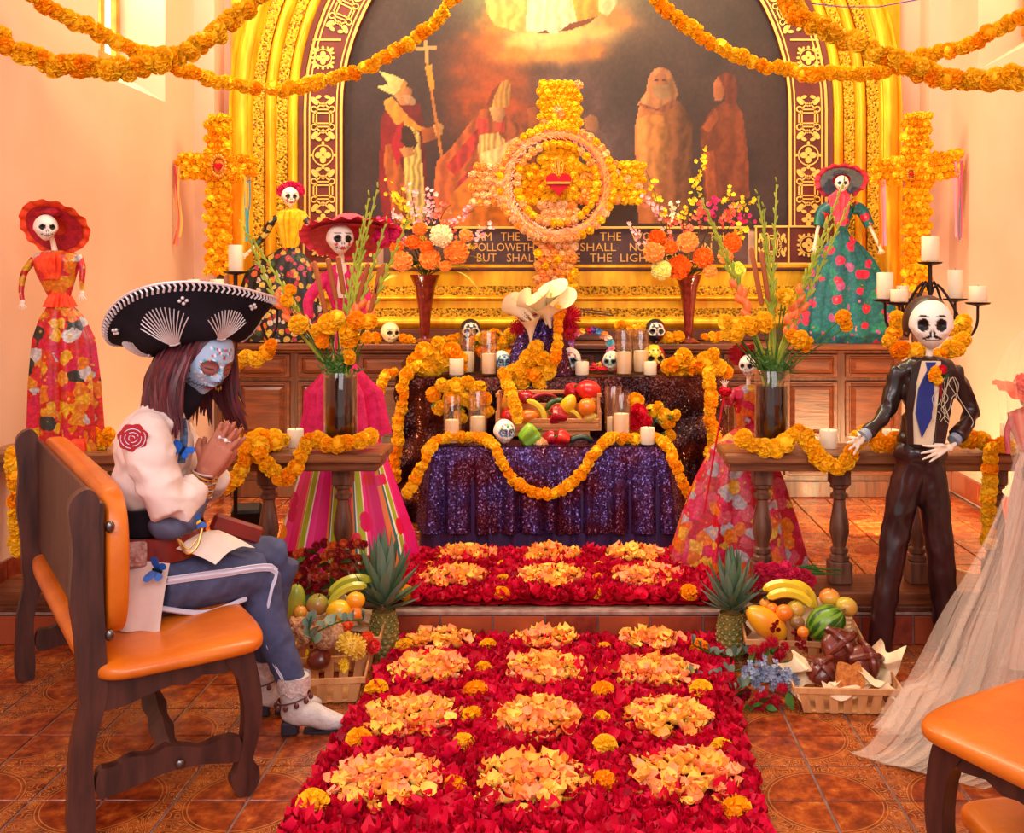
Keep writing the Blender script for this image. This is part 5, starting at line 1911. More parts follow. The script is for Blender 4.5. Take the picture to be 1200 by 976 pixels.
def trumpet(label, pxc, y0, y1, d, wtop, group=None):
    s = d / F
    b = P(pxc, y1, d)
    b.z = 1.0585
    h = (y1 - y0) * s
    r = wtop * s / 2
    t = thing('trumpet_vase', label, 'vase', b)
    MB().lathe([(r * .85, 0), (r * .9, .006), (r * .55, .022), (r * .32, .03), (r * .30, .04)], 28).build('foot', M_ruby, t)
    MB().lathe([(r * .28, .038), (r * .36, h * .25), (r * .5, h * .55), (r * .72, h * .82), (r, h * .97), (r * 1.08, h), (r * .95, h), (r * .6, h * .8), (.01, h * .6)], 28, cap=False,
               fn=lambda rr_, z, a, i: rr_ * (1 + .03 * math.sin(8 * a + z * 60))).build('body', M_ruby, t)
    return t


trumpet('tall ruby glass trumpet vase on the left of the sideboard', 498, 322, 402, 6.1, 33)
trumpet('tall ruby glass trumpet vase on the right of the sideboard', 807, 322, 402, 6.1, 30)


def arrangement(label, cx, cy, d, heads, sprays, leaves, seed):
    rr = random.Random(seed)
    b = P(cx, cy, d)
    t = thing('flower_arrangement', label, 'flowers', b)
    for px, py, r, me in heads:
        q = P(px, py, d - .10 + rr.uniform(-.03, .03)) - b
        put(me, 'flower_head', t, q, (rr.uniform(1.0, 1.9), rr.uniform(-.5, .5), 0), r * d / F)
        MB().tube(spline([(0, 0, -.02), (q.x * .4, q.y * .3 - .0, q.z * .5 + .03), (q.x, q.y + .02, q.z)], 6), .003, 5).build('stem', M_green, t)
    for x0_, y0_, x1_, y1_, m_, n_, r_ in sprays:
        a, e = P(x0_, y0_, d - .03) - b, P(x1_, y1_, d - .06 + rr.uniform(-.06, .06)) - b
        mid = (a + e) / 2 + Vector((rr.uniform(-.02, .02), 0, .02))
        pts = spline([Vector((0, 0, 0)), a, mid, e], 20)
        o = MB().tube(pts, .0022, 5).build('branch', M_string, t)
        mb = MB()
        for k in range(n_):
            p_ = a.lerp(e, rr.uniform(.02, 1)) + (mid - (a + e) / 2) + Vector((rr.gauss(0, .018), rr.gauss(0, .018), rr.gauss(0, .018)))
            blossom_mb(mb, p_, r_ * rr.uniform(.7, 1.2), 5, rr)
        f_ = mb.build('blossoms', m_, o, smooth=False)
        f_['kind'] = 'stuff'
    for px, py, me, sc, rz in leaves:
        q = P(px, py, d - .1) - b
        put(me, 'leaf', t, q, (rr.uniform(-.3, .4), rr.uniform(-.3, .3), rz), sc)
    return t


DH0, DH1 = DAH
arrangement('orange dahlias, pink blossom and yellow orchids in the left trumpet vase', 498, 325, 6.1,
            [(471, 306, 12, DH0), (504, 304, 12, DH0), (535, 296, 14, DH0), (517, 276, 13, MUMI), (484, 284, 9, DH1), (546, 276, 8, DH0), (453, 272, 8, DH1), (492, 268, 8, DH0), (500, 290, 8, DH1), (465, 290, 8, DH1), (522, 312, 7, DH0)],
            [(478, 270, 470, 222, M_yel, 26, .016), (472, 250, 444, 214, M_yel, 16, .016), (488, 275, 482, 226, M_pink, 30, .015), (505, 270, 502, 232, M_pink, 36, .015), (522, 272, 556, 246, M_pink, 30, .015), (545, 300, 572, 265, M_pink, 20, .015), (515, 262, 528, 240, M_salmon, 22, .014),
             (480, 300, 462, 252, M_pink, 30, .015), (455, 285, 440, 260, M_hot, 20, .016), (535, 300, 530, 262, M_salmon, 26, .014), (498, 300, 494, 270, M_yel, 20, .014), (470, 300, 452, 282, M_yel, 14, .014), (525, 300, 552, 290, M_yel, 14, .014), (486, 250, 476, 236, M_lily, 12, .014)],
            [(470, 322, LEAFL, .9, 2.2), (462, 318, LEAFL, .8, 1.4), (535, 318, LEAFL, 1.0, -1.6), (525, 312, LEAFL, .8, -1.2), (548, 300, LEAFL, .7, -1.0), (488, 306, LEAFD, 1.4, .5), (492, 314, LEAFD, 1.4, -.5), (510, 316, LEAF, 1.4, -1.5), (480, 318, LEAF, 1.3, 1.5)], 1)
arrangement('orange dahlias, pink blossom and yellow orchids in the right trumpet vase', 807, 325, 6.1,
            [(796, 313, 14, DH1), (766, 296, 12, DH0), (824, 302, 12, DH1), (806, 284, 12, DH0), (858, 284, 11, DH1), (770, 280, 11, DH1), (775, 316, 11, pom('chrysanthemum', mat('cream_yellow_mum', (252, 240, 140), rough=.6), n=100, seed=61, wid=.3)), (864, 316, 9, pom('chrysanthemum', mat('lime_mum', (226, 236, 90), rough=.6), n=100, seed=62, wid=.3)), (850, 300, 9, DH0), (786, 290, 8, DH1), (832, 318, 8, DH0)],
            [(776, 262, 757, 200, M_yel, 20, .017), (812, 235, 822, 178, M_yel, 26, .017), (850, 250, 884, 238, M_yel, 24, .016), (838, 250, 862, 222, M_yel, 10, .015), (775, 262, 752, 236, M_pink, 22, .015), (782, 270, 790, 240, M_lily, 26, .015), (800, 260, 812, 238, M_yel, 24, .015),
             (830, 265, 836, 234, M_hot, 30, .015), (845, 262, 858, 246, M_salmon, 34, .015), (860, 260, 882, 262, M_hot, 16, .015), (820, 270, 824, 240, M_salmon, 30, .015), (780, 290, 782, 260, M_salmon, 30, .014), (760, 296, 738, 262, M_pink, 20, .015), (862, 285, 876, 270, M_yel, 20, .017), (800, 275, 806, 262, M_salmon, 20, .014)],
            [(779, 322, LEAFD, 1.2, 1.7), (832, 318, LEAFD, 1.3, -.9), (818, 310, LEAFD, 1.3, .1), (790, 300, LEAF, 1.2, .6), (856, 302, LEAFD, 1.1, -.5), (838, 306, LEAF, 1.3, -.4)], 2)

# --- dark cylinder vases with gladioli on the rails
M_cat = mat('cattail_brown', (176, 96, 50), rough=.9, bump=.2, bs=80)
M_glad = mat('gladiolus_orange', (250, 130, 60), rough=.5)


def cylinder_vase(label, pxc, y0, y1, wpx, d, fill):
    s = d / F
    b = P(pxc, y1, d)
    b.z = zr
    h, r = (y1 - y0) * s, wpx * s / 2
    t = thing('cylinder_vase', label, 'vase', b)
    MB().lathe([(r * .95, 0), (r, .006), (r, h - .003), (r - .002, h), (r - .004, h - .003), (r - .004, .012), (.002, .010)], 40, cap=False).lathe([(.002, 0), (r * .95, 0)], 40, cap=False).build('glass', M_glass, t)
    MB().lathe([(r - .006, .013), (r - .006, h * fill), (.001, h * fill)], 40).build('dark_water', M_wineg, t)
    return b, h, r


def gladioli(label, base, h, d, stalks, cats, heads, seed, greens=26):
    rr = random.Random(seed)
    b = base + Vector((0, 0, h * .8))
    t = thing('gladiolus_bouquet', label, 'flowers', b)
    for x1_, y1_, orange, xm, ym in stalks:
        e = P(x1_, y1_, d + rr.uniform(-.06, .05)) - b
        m_ = P(xm, ym, d) - b
        st_ = (b - b) + Vector((rr.uniform(-.03, .03), rr.uniform(-.02, .02), 0))
        pts = spline([st_, m_, e], 26)
        o = MB().tube(pts, [.0075 - .0045 * i / 25 for i in range(26)], 6).build('stalk', M_stalk, t)
        mb, mo = MB(), MB()
        for i in range(9, 26):
            p_ = pts[i]
            tg = (pts[i] - pts[i - 1]).normalized()
            sd = Vector((0, -1, 0)).cross(tg).normalized() * (1 if i % 2 else -1)
            k = 1 - (i - 9) / 22
            q = p_ + sd * .010 * k + tg * .02
            tgt = mo if (orange and i < 9 + orange) else mb
            rt = (tg + sd * .35).to_track_quat('Z', 'Y').to_matrix().to_4x4()
            if tgt is mo:
                mo.ell(q, (.016, .016, .026), 8, 6, rt, fn=lambda x, y, z: 1 + .2 * math.sin(9 * math.atan2(y, x)))
            else:
                mb.ell(q, (.0075 * k + .002, .006 * k + .002, .024 * k + .006), 7, 5, rt)
        if mb.v:
            mb.build('buds', M_stalk, o)
        if mo.v:
            mo.build('florets', M_glad, o)
    for x0_, y0_, x1_, y1_ in cats:
        a, e = P(x0_, y0_, d) - b, P(x1_, y1_, d) - b
        MB().tube([Vector((0, 0, 0)), a], .003, 5).build('stem', M_stalk, t)
        MB().tube([a, a.lerp(e, .04), a.lerp(e, .96), e], [.006, .011, .011, .004], 10).build('cattail', M_cat, t)
    for px, py, r in heads:
        q = P(px, py, d - .06 + rr.uniform(-.02, .02)) - b
        MB().tube(spline([Vector((0, 0, 0)), q * .5 + Vector((0, 0, .01)), q], 6), .003, 5).build('stem', M_green, t)
        put(rr.choice(MG), 'marigold', t, q, rrot(rr), r * d / F)
    for k in range(greens):
        a = rr.uniform(0, 2 * PI)
        e = Vector((math.cos(a) * rr.uniform(.03, .10), math.sin(a) * .06, rr.uniform(.05, .14)))
        o = MB()
        pts = spline([(e.x * .2, e.y * .2, -.02), (e.x * .5, e.y * .5, e.z * .6), e], 8)
        o.tube(pts, .0022, 5)
        for p_ in pts[3:]:
            for q in (-1, 1):
                dr = Vector((q * rr.uniform(.4, 1), rr.uniform(-.6, .4), rr.uniform(.2, .9))).normalized() * .024
                sd = dr.cross(Vector((0, -1, .2))).normalized() * .0045
                o.add([p_, p_ + dr * .5 + sd, p_ + dr, p_ + dr * .5 - sd], [(0, 1, 2, 3)])
        o.build('foliage', M_green, t, smooth=False)
    return t


b1, h1, r1 = cylinder_vase('dark wine filled glass cylinder vase on the left rail', 399, 426, 516, 40, 4.13, .93)
gladioli('gladiolus spikes, cattails and marigolds in the left dark cylinder vase', b1, h1, 4.13,
         [(285, 265, 6, 330, 360), (442, 222, 0, 420, 320), (478, 258, 3, 440, 350), (425, 262, 0, 410, 340), (296, 240 + 40, 3, 340, 350), (452, 262, 4, 428, 340), (432, 232, 2, 418, 330)],
         [(382, 368, 368, 306), (394, 352, 384, 302), (403, 345, 396, 300), (417, 362, 432, 308), (433, 368, 451, 308), (440, 345, 446, 312)],
         [(350, 380, 11), (385, 380, 12), (378, 398, 10), (408, 388, 12), (410, 398, 11), (418, 376, 11), (432, 377, 10), (409, 418, 9), (372, 388, 9), (430, 396, 7), (395, 372, 9), (340, 340, 7), (336, 352, 8)], 5)
b2, h2, r2 = cylinder_vase('dark wine filled glass cylinder vase on the right rail', 905, 424, 516, 41, 4.13, .80)
gladioli('gladiolus spikes, cattails and marigolds in the right dark cylinder vase', b2, h2, 4.13,
         [(822, 232, 5, 868, 350), (828, 246, 4, 872, 350), (888, 230, 0, 904, 330), (910, 216, 0, 906, 320), (988, 215, 3, 940, 340), (996, 236, 2, 945, 350), (976, 262, 3, 935, 350), (895, 245, 0, 900, 330), (958, 300, 3, 932, 360)],
         [(893, 358, 880, 290), (901, 355, 892, 294)],
         [(850, 378, 10), (862, 390, 11), (875, 380, 10), (895, 378, 12), (852, 392, 8), (922, 348, 10), (917, 346, 8), (937, 398, 11), (942, 404, 9), (930, 394, 9), (988, 372, 9), (992, 382, 7), (880, 384, 9), (948, 400, 6)], 6, 34)
# ------------------------------------------------------------------ petal carpets
def petal_mesh(name, m, L, w, curl, seed):
    rr = random.Random(seed)
    mb = MB()
    nu, nv = 4, 5
    mb.grid(lambda u, v: (w * (u - .5) * (math.sin(PI * (.05 + .88 * v)) ** .55) * 2, L * (v - .5), curl * ((u - .5) ** 2 * 3 + (v - .5) ** 2 * 2.2) * L + .05 * L * math.sin(7 * u + seed + 4 * v)), nu, nv)
    return mb.mesh(name, m, angle=3)


M_pr = mat('rose_petal_red', (198, 0, 36), rough=.55, rnd=(232, 6, 60), spec=.25)
M_prs = mat('rose_petal_bed', (190, 0, 34), rough=.6, c2=(120, 0, 24), ns=26, spec=.2)
M_po = [mat('petal_orange', (255, 160, 66), rough=.5, rnd=(255, 184, 70), spec=.25), mat('petal_peach', (255, 176, 120), rough=.5, rnd=(255, 140, 70), spec=.25), mat('petal_yellow', (255, 200, 70), rough=.5, rnd=(255, 216, 100), spec=.25)]
PR = [petal_mesh('red_petal', M_pr, .052, .029, .35 + .2 * k, k) for k in range(3)]
PO = [petal_mesh('orange_petal', M_po[k % 3], .048, .026, .3 + .15 * (k % 2), 10 + k) for k in range(6)]


def carpet(label, x0f, x1f, x0b, x1b, yf, yb, z, nfill, keep, seed):
    rr = random.Random(seed)
    t = thing('petal_carpet', label, 'petal carpet', ((x0f + x1f) / 2, yf, z))
    ox, oy = t.location.x, t.location.y

    def edge(k, wob=.02):
        a = x0f + (x0b - x0f) * k
        b = x1f + (x1b - x1f) * k
        return a, b
    mb = MB()
    n = 44
    vs = []
    for j in range(n + 1):
        k = j / n
        a, b = edge(k)
        for i in range(n + 1):
            x = a + (b - a) * i / n
            e = min(i, n - i, j, n - j) / 3
            vs.append((x - ox + (rr.uniform(-.012, .012)), yf + (yb - yf) * k - oy, min(1, e) * .016 + rr.uniform(0, .008) + .0005))
    mb.add(vs, [(j * (n + 1) + i, j * (n + 1) + i + 1, (j + 1) * (n + 1) + i + 1, (j + 1) * (n + 1) + i) for j in range(n) for i in range(n)])
    mb.build('petal_bed', M_prs, t)['kind'] = 'stuff'
    fill = MB()
    src = PR[1]
    sv = [v.co.copy() for v in src.vertices]
    sf = [tuple(p.vertices) for p in src.polygons]
    for i in range(nfill):
        k = rr.random()
        a, b = edge(k)
        x = rr.uniform(a - .02, b + .02)
        y = yf + (yb - yf) * k + rr.uniform(-.01, .01)
        M_ = Matrix.Translation((x - ox, y - oy, .012 + rr.random() * .016)) @ Euler((rr.uniform(-.38, .38), rr.uniform(-.38, .38), rr.uniform(0, 6.3))).to_matrix().to_4x4() @ Matrix.Scale(rr.uniform(.7, 1.1), 4)
        fill.add([M_ @ v for v in sv], sf)
    fill.build('petals', M_pr2, t, angle=3)['kind'] = 'stuff'
    for i in range(keep):
        k = rr.random() ** 1.6
        a, b = edge(k)
        x, y = rr.uniform(a - .01, b + .01), yf + (yb - yf) * k
        put(rr.choice(PR), 'petal', t, (x - ox, y - oy, .030 + rr.random() * .012), (rr.uniform(-.5, .5), rr.uniform(-.5, .5), rr.uniform(0, 6.3)), rr.uniform(.7, 1.1))
    return t


M_pr2, _nt, _b = _new('rose_petals')
_g = _nd(_nt, 'ShaderNodeNewGeometry')
_nt.links.new(_ramp(_nt, _g.outputs['Random Per Island'], [(0, rgb(150, 0, 26)), (.5, rgb(206, 0, 38)), (1, rgb(238, 14, 66))]), _b.inputs['Base Color'])
_b.inputs['Roughness'].default_value = .5
_b.inputs['Specular IOR Level'].default_value = .25
carpet('broad carpet of red rose petals on the lower floor in front of the step', -.728, .458, -.662, .553, 2.50, 3.965, .001, 5200, 290, 4)
carpet('shorter carpet of red rose petals on the raised floor before the altar table', -.755, .572, -.71, .56, 4.03, 4.70, ZU + .002, 2400, 220, 5)


def rosette_pile(label, px, py, z, r, n, seed, yclip=None):
    rr = random.Random(seed)
    c = PF(px, py, z)
    if yclip:
        c.y = min(c.y, yclip)
    t = thing('petal_rosette', label, 'petals', (c.x, c.y, z))
    for i in range(n):
        q = r * math.sqrt((i + .5) / n) * rr.uniform(.86, 1.06)
        a = i * 2.39996
        if c.y + q * math.sin(a) > (yclip + .05 if yclip else 99):
            continue
        put(rr.choice(PO), 'petal', t, (q * math.cos(a), q * math.sin(a), .012 + (1 - (q / r) ** 2) * .020 + rr.random() * .014), (rr.uniform(-.42, .42), rr.uniform(-.42, .42), rr.uniform(0, 6.3)), rr.uniform(.7, 1.1))
    return t


zc = .026
nm = ['left', 'middle', 'right']
k = 0
for row, (ys, r, lab) in enumerate((((925, 925, 921), .155, 'front row of the petal carpet'), ((850, 852, 851), .145, 'second row from the front of the petal carpet'), ((792, 793, 796), .14, 'third row from the front of the petal carpet'))):
    for i, px in enumerate(((453, 622, 803), (482, 630, 781), (503, 639, 765))[row]):
        k += 1
        rosette_pile('orange petal circle, %s one in the %s' % (nm[i], lab), px, ys[i], zc, r, 78, k)
for i, (px, py) in enumerate(((517, 752), (640, 753), (763, 752))):
    rosette_pile('orange petal circle against the step, %s of three' % nm[i], px, py, zc, .125, 60, 20 + i, 3.90)
for i, px in enumerate((530, 645, 757)):
    rosette_pile('orange petal circle, %s one in the front row on the raised floor' % nm[i], px, 683, ZU + .026, .145, 66, 30 + i)
for i, px in enumerate((545, 645, 742)):
    rosette_pile('orange petal circle, %s one in the row nearest the altar table' % nm[i], px, 656, ZU + .026, .13, 56, 40 + i)
for i, (px, py, r, z, lab) in enumerate((
        (366, 946, 19, 0, 'at the front left edge of the petal carpet'), (421, 870, 15, 0, 'on the left edge between first and second petal rows'), (441, 811, 13, 0, 'on the left edge between second and third petal rows'), (474, 760, 11, 0, 'on the left edge close to the step'),
        (533, 924, 13, 0, 'between front left and front middle petal circles'), (543, 874, 13, 0, 'between the first and second rows, left lane'), (553, 842, 13, 0, 'between left and middle circles of the second row'), (557, 813, 14, 0, 'between second and third rows, left lane'), (567, 786, 10, 0, 'between left and middle circles of the third row'), (572, 759, 10, 0, 'left lane, below the step'),
        (708, 919, 14, 0, 'between front middle and front right petal circles'), (709, 877, 14, 0, 'between the first and second rows, right lane'), (706, 844, 10, 0, 'between middle and right circles of the second row'), (706, 813, 13, 0, 'between second and third rows, right lane'), (704, 790, 8, 0, 'between middle and right circles of the third row'), (708, 761, 8, 0, 'right lane, below the step'),
        (863, 952, 17, 0, 'at the front right edge of the petal carpet'), (846, 880, 13, 0, 'on the right edge between first and second petal rows'), (821, 812, 14, 0, 'on the right edge between second and third petal rows'), (818, 762, 12, 0, 'on the right edge close to the step'),
        (475, 697, 10, 1, 'left front corner of the raised petal carpet'), (504, 664, 6, 1, 'left rear of the raised petal carpet'), (588, 697, 9, 1, 'raised carpet, left lane nearest the step'), (589, 680, 7, 1, 'raised carpet, left lane between two circles'), (590, 664, 7, 1, 'raised carpet, left lane at the rear'),
        (701, 697, 7, 1, 'raised carpet, right lane nearest the step'), (701, 679, 7, 1, 'raised carpet, right lane between two circles'), (702, 664, 6, 1, 'raised carpet, right lane at the rear'), (808, 697, 11, 1, 'right front corner of the raised petal carpet'), (797, 665, 6, 1, 'right rear of the raised petal carpet'))):
    zz = ZU + .03 if z else .03
    c = PF(px, py + r * .3, zz)
    o = put(MG[i % 3], 'carpet_marigold', None, c + Vector((0, 0, r * c.y / F * .5)), (R.uniform(-.2, .2), R.uniform(-.2, .2), R.uniform(0, 6)), r * c.y / F)
    tag(o, 'single marigold ' + lab, 'flower')
garland('row of marigolds along the foot of the purple sequin cloth', [(470, 650, 4.80), (520, 649, 4.80), (580, 648, 4.81), (640, 648, 4.81), (700, 648, 4.81), (760, 648, 4.80), (792, 650, 4.78)], 6.5, 1.5, low=True)

# ------------------------------------------------------------------ benches
M_leather = mat('orange_leather', (226, 118, 22), rough=.32, c2=(206, 98, 14), ns=5, bump=.12, bs=60, coat=.15)
M_bench = mat_wood('bench_wood', (86, 44, 34), (56, 26, 22), rough=.42, stretch=(9, 9, 1.6))
M_bolt = mat('steel_bolt', (120, 110, 110), rough=.3, metal=1)


def cushion(mb, c, sz, r):
    """soft-edged pad"""
    x, y, z = sz[0] / 2, sz[1] / 2, sz[2] / 2

    def f(u, v):
        a, b = 2 * PI * u, PI * (v - .5)
        e = .28

        def p(w):
            return math.copysign(abs(w) ** e, w)
        return (c[0] + x * p(math.cos(a)) * p(math.cos(b)) ** .5 if False else c[0] + x * p(math.cos(a)) * abs(math.cos(b)) ** .18, c[1] + y * p(math.sin(a)) * abs(math.cos(b)) ** .18, c[2] + z * math.copysign(abs(math.sin(b)) ** .7, b))
    mb.grid(f, 64, 18, True)


def outline(pts, n=4):
    """closed smooth outline through (a, b) points"""
    k = len(pts)
    o = []
    for i in range(k):
        a, b, c, d = (Vector(pts[(i + j - 1) % k]) for j in range(4))
        for q in range(n):
            t = q / n
            v = 0.5 * ((2 * b) + (c - a) * t + (2 * a - 5 * b + 4 * c - d) * t * t + (3 * b - a - 3 * c + d) * t ** 3)
            o.append((v.x, v.y))
    return o


def bench(label, loc, ang, sg, L=1.3, back=True):
    t = thing('bench', label, 'bench', (loc[0], loc[1], 0.002), ang)
    fm = lambda u0: (lambda a, b, h: (a, sg * (u0 + h), b))
    for u0 in (0.0, L - .045):
        mb = MB()
        zt_ = .90 if back else .40
        mb.prism(outline([(-.03, .02), (.0, -.0), (.03, .01), (.032, .10), (.028, .22), (.055, .33), (.062, .40), (.055, .55), (.048, .70), (.040, .80), (.042, zt_ - .03), (.02, zt_), (-.012, zt_ - .01), (-.03, zt_ - .05), (-.02, .75), (-.026, .62), (-.014, .52), (-.008, .40), (-.004, .34), (-.024, .24), (-.03, .12)], 3), .045, fm(u0))
        mb.build('back_post', M_bench, t, angle=.5)
        mb = MB()
        mb.prism(outline([(.385, .02), (.40, .0), (.43, .0), (.452, .03), (.452, .07), (.436, .10), (.452, .16), (.462, .24), (.452, .33), (.43, .40), (.38, .405), (.36, .385), (.395, .33), (.412, .24), (.408, .15), (.398, .10), (.39, .07), (.378, .05)], 3), .045, fm(u0))
        mb.build('front_leg', M_bench, t, angle=.5)
        mb = MB()
        mb.prism(outline([(.04, .10), (.12, .105), (.20, .12), (.30, .118), (.40, .10), (.40, .165), (.34, .172), (.30, .165), (.26, .178), (.21, .19), (.17, .178), (.12, .186), (.08, .172), (.04, .168)], 3), .035, fm(u0 + .005))
        mb.build('stretcher', M_bench, t, angle=.5)
        mb = MB()
        mb.prism([(.03, .405), (.40, .405), (.40, .37), (.36, .352), (.30, .362), (.26, .345), (.22, .352), (.16, .34), (.11, .325), (.03, .32)], .035, fm(u0 + .005))
        mb.build('apron', M_bench, t, angle=.5)
        mb = MB()
        e = 1 if u0 == 0 else -1
        a, b = Vector((.22, sg * (u0 + .02 + e * .02), .16)), Vector((.20, sg * (u0 + .02 + e * .46), .40))
        pts = [a.lerp(b, i / 12) for i in range(13)]
        mb.tube(pts, [.030 + .004 * (-1) ** i for i in range(13)], 4)
        mb.build('brace', M_bench, t, angle=.3)
        MB().ell((.24, sg * (u0 - .006 if u0 == 0 else u0 + .05), .14), (.013, .008, .013), 10, 6).build('bolt', M_bolt, t)
    mb = MB()
    cushion(mb, (.25, sg * L / 2, .424), (.48, L + .10, .062), .03)
    mb.build('seat', M_leather, t, angle=2)
    MB().box((.25, sg * L / 2, .385), (.34, L - .06, .02), .003).build('seat_board', M_bench, t)
    if back:
        MB().box((.047, sg * L / 2, .67), (.018, L - .02, .38), .003).build('back_board', M_bench, t)
        mb = MB()
        cushion(mb, (.088, sg * L / 2, .685), (.07, L + .02, .40), .03)
        mb.build('back_cushion', M_leather, t, angle=2)
        for z in (.52, .80):
            MB().ell((.066, sg * -.004, z), (.012, .012, .016), 8, 6).build('bolt', M_bolt, t)
    return t


bench('carved wooden bench with orange leather seat and back under the seated woman', (-1.262, 2.57), math.atan2(.566, .825), 1)
ba = math.radians(120.0)
_v = Vector((math.cos(ba), math.sin(ba)))
_u = Vector((-math.cos(ba + PI / 2), -math.sin(ba + PI / 2)))
_o = Vector((.742, 2.30)) - _v * .485 + _u * .05
bench('carved wooden bench with orange leather seat at the lower right corner', (_o.x, _o.y), ba, -1, L=1.1)
kn = thing('kneeler', 'low orange padded kneeler under the right bench', 'kneeler', (1.10, 2.31, 0.002), math.radians(9))
mb = MB()
cushion(mb, (0, 0, .17), (.36, .26, .06), .03)
mb.build('pad', M_leather, kn, angle=2)
MB().box((0, 0, .12), (.32, .20, .03), .004).build('board', M_bench, kn)
for a in (-1, 1):
    MB().box((a * .14, 0, .055), (.03, .16, .11), .004).build('leg', M_bench, kn)

# floor spotlights and cable behind the rails
M_blk = mat('black_metal', (26, 22, 22), rough=.45, metal=.3)
M_lampglow = mat('lamp_glow', (255, 200, 120), rough=.5, emis=14)
for lab, x, y, rz in (('black floor spotlight behind the right rail aimed at the corner', 1.62, 5.0, -.15), ('black floor spotlight behind the left rail aimed at the corner', -1.60, 4.9, .2)):
    t = thing('floor_spotlight', lab, 'lamp', (x, y, ZU + .001), rz)
    MB().box((0, 0, .008), (.16, .12, .014), .004).build('base', M_blk, t)
    MB().tube([(-.08, 0, .012), (-.08, 0, .15)], .008, 6).tube([(.08, 0, .012), (.08, 0, .15)], .008, 6).build('yoke', M_blk, t)
    MB().box((0, 0, .15), (.14, .09, .12), .012, (.35, 0, 0)).build('housing', M_blk, t)
    MB().box((0, .048, .166), (.11, .006, .085), .002, (.35, 0, 0)).build('lens', M_lampglow, t)
    L_ = bpy.data.lights.new('spotlight', 'AREA')
    L_.shape = 'RECTANGLE'
    L_.size, L_.size_y, L_.energy, L_.color = .11, .085, (22 if x > 0 else 9), (1.0, .70, .34)
    lo = put(L_, 'spotlight', t, (0, .056, .168), (PI / 2 + .35, 0, 0))
cb = MB().tube(spline([(1.66, 4.95, ZU + .006), (1.74, 4.75, ZU + .006), (1.70, 4.55, ZU + .006), (1.86, 4.35, ZU + .006), (2.05, 4.3, ZU + .006)], 24), .005, 6)
tag(cb.build('cable', mat('pale_cable', (226, 180, 130), rough=.5), None), 'pale cable on the floor behind the right rail', 'cable')

# ------------------------------------------------------------------ baskets, fruit and bread on the lower floor
M_bask = mat_wood('basket_splint', (226, 164, 104), (196, 130, 76), rough=.6, stretch=(6, 6, 1.5))
M_paper = mat('cream_paper', (250, 226, 184), rough=.8, c2=(236, 206, 160), ns=20, bump=.1)


def basket(label, x, y, z, rz, W, D, H, tilt=0.0, n=6, fl=1.16):
    t = thing('basket', label, 'basket', (x, y, z), rot=(tilt, 0, rz))
    MB().box((0, 0, .005), (W * .96, D * .96, .008), .002).build('bottom', M_bask, t)

    def side(a, b):
        nn = max(3, round((Vector(b) - Vector(a)).length / .045))
        for i in range(nn):
            p, q = Vector(a).lerp(Vector(b), (i + .2) / nn), Vector(a).lerp(Vector(b), (i + .8) / nn)
            vs = []
            for k in range(3):
                h = k / 2
                s = 1 + (fl - 1) * h
                for o in (0, .0025):
                    for w in (p, q):
                        vs.append((w.x * s + (o * w.x / max(.01, w.length)), w.y * s + (o * w.y / max(.01, w.length)), .003 + H * h))
            fs = []
            for k in range(2):
                a0 = 4 * k
                fs += [(a0, a0 + 1, a0 + 5, a0 + 4), (a0 + 2, a0 + 6, a0 + 7, a0 + 3)]
            MB().add(vs, fs).build('slat', M_bask, t, smooth=False)
    c = [(-W / 2, -D / 2), (W / 2, -D / 2), (W / 2, D / 2), (-W / 2, D / 2)]
    for i in range(4):
        side(c[i], c[(i + 1) % 4])
    for h, hh in ((.96, .022), (.5, .0)):
        if not hh:
            continue
        s = 1 + (fl - 1) * h
        for (a, b) in ((c[0], c[1]), (c[1], c[2]), (c[2], c[3]), (c[3], c[0])):
            p, q = Vector(a) * s * 1.02, Vector(b) * s * 1.02
            mid, dl = (p + q) / 2, q - p
            MB().box((mid.x, mid.y, H * h), (dl.length + .008, .007, hh), .002, (0, 0, math.atan2(dl.y, dl.x))).build('rim', M_bask, t)
    return t


def liner(parent, x, y, z, w, h, rot, seed):
    rr = random.Random(seed)
    a, b, c = rr.uniform(0, 6), rr.uniform(0, 6), rr.uniform(4, 9)
    MB().grid(lambda u, v: (w * (u - .5) * (1 - .3 * v * v), .03 * math.sin(c * u + a + 3 * v) + .02 * math.sin(9 * v + b) + .05 * v, h * v * (1 - .35 * abs(math.sin(2.5 * u + a)))), 14, 10).build('paper_liner', M_paper, parent, loc=(x, y, z), rot=rot)


bL1 = basket('fruit basket at the left, behind the woman\'s boots', -.93, 3.80, .002, .1, .34, .24, .13, 0.0)
bL2 = basket('splint basket holding sugared breads beside the woman\'s boots', -.87, 3.50, .002, .12, .24, .17, .085)
bR1 = basket('fruit basket at the right beside the pineapple', .84, 3.76, .002, -.1, .36, .22, .13)
bR2 = basket('splint basket of glazed breads at the right edge of the carpet aisle', .905, 3.43, .002, -.06, .30, .19, .085)
liner(bL1, -.02, .06, .10, .24, .13, (-.3, 0, .3), 1)
liner(bL1, .08, .08, .08, .18, .12, (-.2, 0, -.3), 2)
liner(bR1, .08, .10, .10, .26, .14, (-.2, 0, -.2), 3)
liner(bR1, -.13, .03, .08, .12, .14, (-.2, 0, .9), 4)
liner(bR2, .12, .05, .07, .12, .13, (-.1, .4, -.5), 5)
liner(bR2, -.12, -.02, .06, .13, .10, (.1, -.4, .5), 6)
liner(bR2, .04, -.09, .062, .24, .045, (.7, 0, 0), 7)
